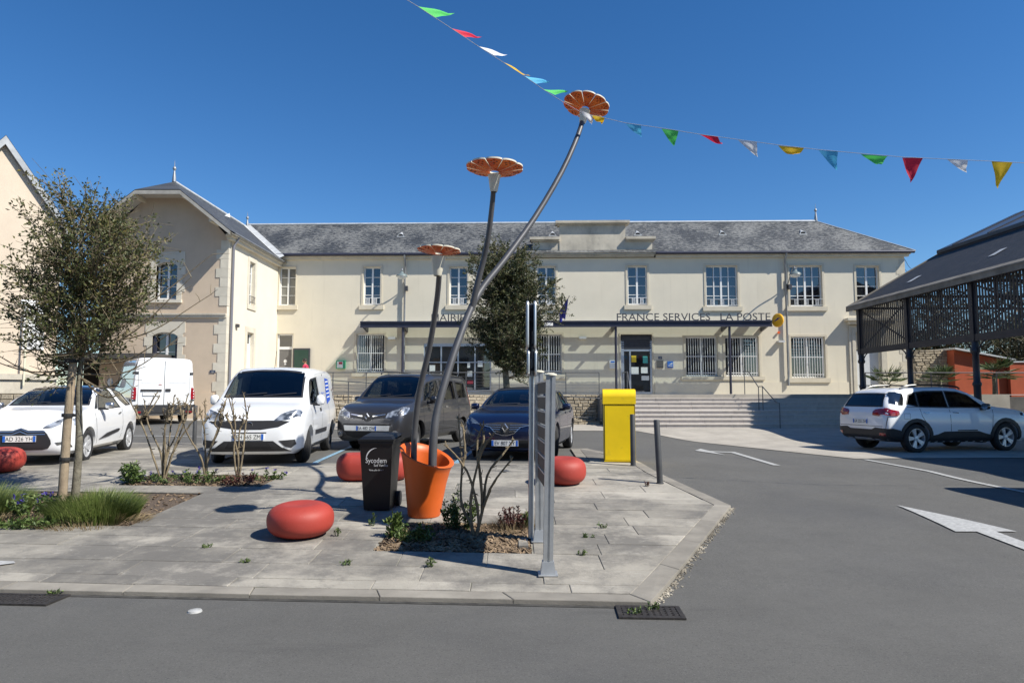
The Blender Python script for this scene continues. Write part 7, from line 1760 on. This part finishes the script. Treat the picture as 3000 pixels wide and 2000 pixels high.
def plant(name,x,y,label,n,h,rx,ry,ls,m,seed,cat='plant',group=None,dz=.014,flowers=None,vert=.35):
    r=random.Random(seed); t=thing(name,(x,y,G(x,y)+dz),label,cat,group); pos=[];dr=[]; st=MB(); tips=[]; ns=max(4,n//22)
    for k in range(ns):
        a_=r.uniform(0,6.28); q=math.sqrt(r.random()); ex=Vector((math.cos(a_)*q*rx,math.sin(a_)*q*ry,h*r.uniform(.5,1)*(1-.35*q*q))); s=Vector((ex.x*.55,ex.y*.55,0)); st.tube([s,s.lerp(ex,.6)+rv(r,.01),ex],.0035,4,cap=False); tips.append(ex)
        for j in range(n//ns): f=r.random()**.6; pos.append(s.lerp(ex,f)+rv(r,.012)); dr.append(rv(r)+Vector((0,0,vert)))
    st.build('stems',m,t,fix=False); leaves('leaves',pos,dr,ls,ls*.45,m,t,seed)
    if flowers:
        fm,nf,fs=flowers; P2=[];D2=[]
        for k in range(nf):
            P2=[];D2=[]; tip=r.choice(tips); c=tip+Vector((0,0,h*.18)); fst=MB(); fst.tube([tip,c],.002,4,cap=False); fst.build('flower_stalk',m,t,fix=False)
            for j in range(14): P2.append(c+rv(r,fs*.5)); D2.append(rv(r)+Vector((0,0,.4)))
            leaves('flower',P2,D2,fs,fs*.6,fm,t,seed+1+k)
    return t
plant('low_weed',-5.6,8.02,'bright green low leafy weed spilling over the paving edge',900,.13,.42,.16,.05,LGR,71)
plant('bluebell',-5.85,8.5,'wild plant with small violet blue flowers in the tree bed',420,.34,.35,.25,.06,LGR,72,flowers=(LVI,7,.03))
plant('leafy_bush',-5.9,10.75,'small dark green glossy bush at the corner of the shrub bed',480,.40,.2,.2,.075,LGR,73)
plant('ground_cover',-5.0,10.8,'low green ground cover with violet flowers between the pruned shrubs',750,.24,.75,.25,.045,LGR,74,flowers=(LVI,6,.03))
plant('ground_cover',-4.2,10.72,'brownish low plants at the foot of the slender shrub',330,.2,.36,.22,.05,LRD,75)
plant('ground_cover',-3.95,11.05,'green low plants with violet spikes at the end of the shrub bed',260,.18,.33,.16,.05,LGR,78,flowers=(LVI,5,.028))
plant('white_flower_plant',-.62,8.0,'green leafy plant with a few white flowers behind the pruned shrub',620,.44,.22,.18,.055,LGR,76,flowers=(LWH,7,.022),vert=.7)
plant('burgundy_plant',.03,8.02,'small burgundy twiggy plant in the bark bed',700,.30,.2,.15,.035,LRD,77,vert=.9)
tuft('dry_straw',.03,7.98,'dry brown twigs around the burgundy plant',260,.2,.26,LST,65,lean=1.1,w_=.006)
plant('shade_weed',-1.1,7.45,'dark green weeds growing in the shaded part of the bark bed',380,.22,.26,.28,.055,LGR,79)
plant('upright_weed',-1.28,7.6,'upright green weed at the shaded corner of the bark bed',260,.36,.09,.08,.07,LGR,80,vert=.9,group=None)
plant('upright_weed',.2,8.0,'small green weed between the burgundy plant and the sign post',120,.24,.08,.08,.06,LGR,81,vert=.8)
wl=[(-1.62,8.1,'beside the bin wheels'),(-.78,6.56,'in the joint before the bark bed'),(-1.92,7.65,'between the red seat and the bin'),(1.05,8.0,'in the joint beyond the sign posts'),(.82,7.6,'near the sign post foot'),(.72,6.95,'at the near sign post'),(2.06,10.5,'at the leaning bollard'),(-2.62,8.4,'in the pale joint behind the red seat'),(-2.55,6.68,'in the joint in front of the red seat'),(-3.15,7.2,'in a long joint left of the red seat'),(-1.57,6.62,'in the front paving joint'),(1.12,5.47,'over the square drain grate'),(.95,5.36,'inside the square drain grate'),(-3.85,5.88,'at the long drain grate end'),(-4.5,5.92,'along the long drain grate')]
for i,(x,y,lb) in enumerate(wl):
    hgt=[.17,.11,.10,.06,.05,.05,.12,.04,.05,.04,.04,.05,.04,.035,.035][i]
    plant('joint_weed',x,y,'little green weed '+lb,80 if hgt>.1 else 45,hgt,.05+.03*(hgt<.08),.03,.03,LGR if i!=6 else LRD,90+i,cat='weed',group='weeds in the paving joints',dz=.03 if y>5.95 else .01,vert=.6)
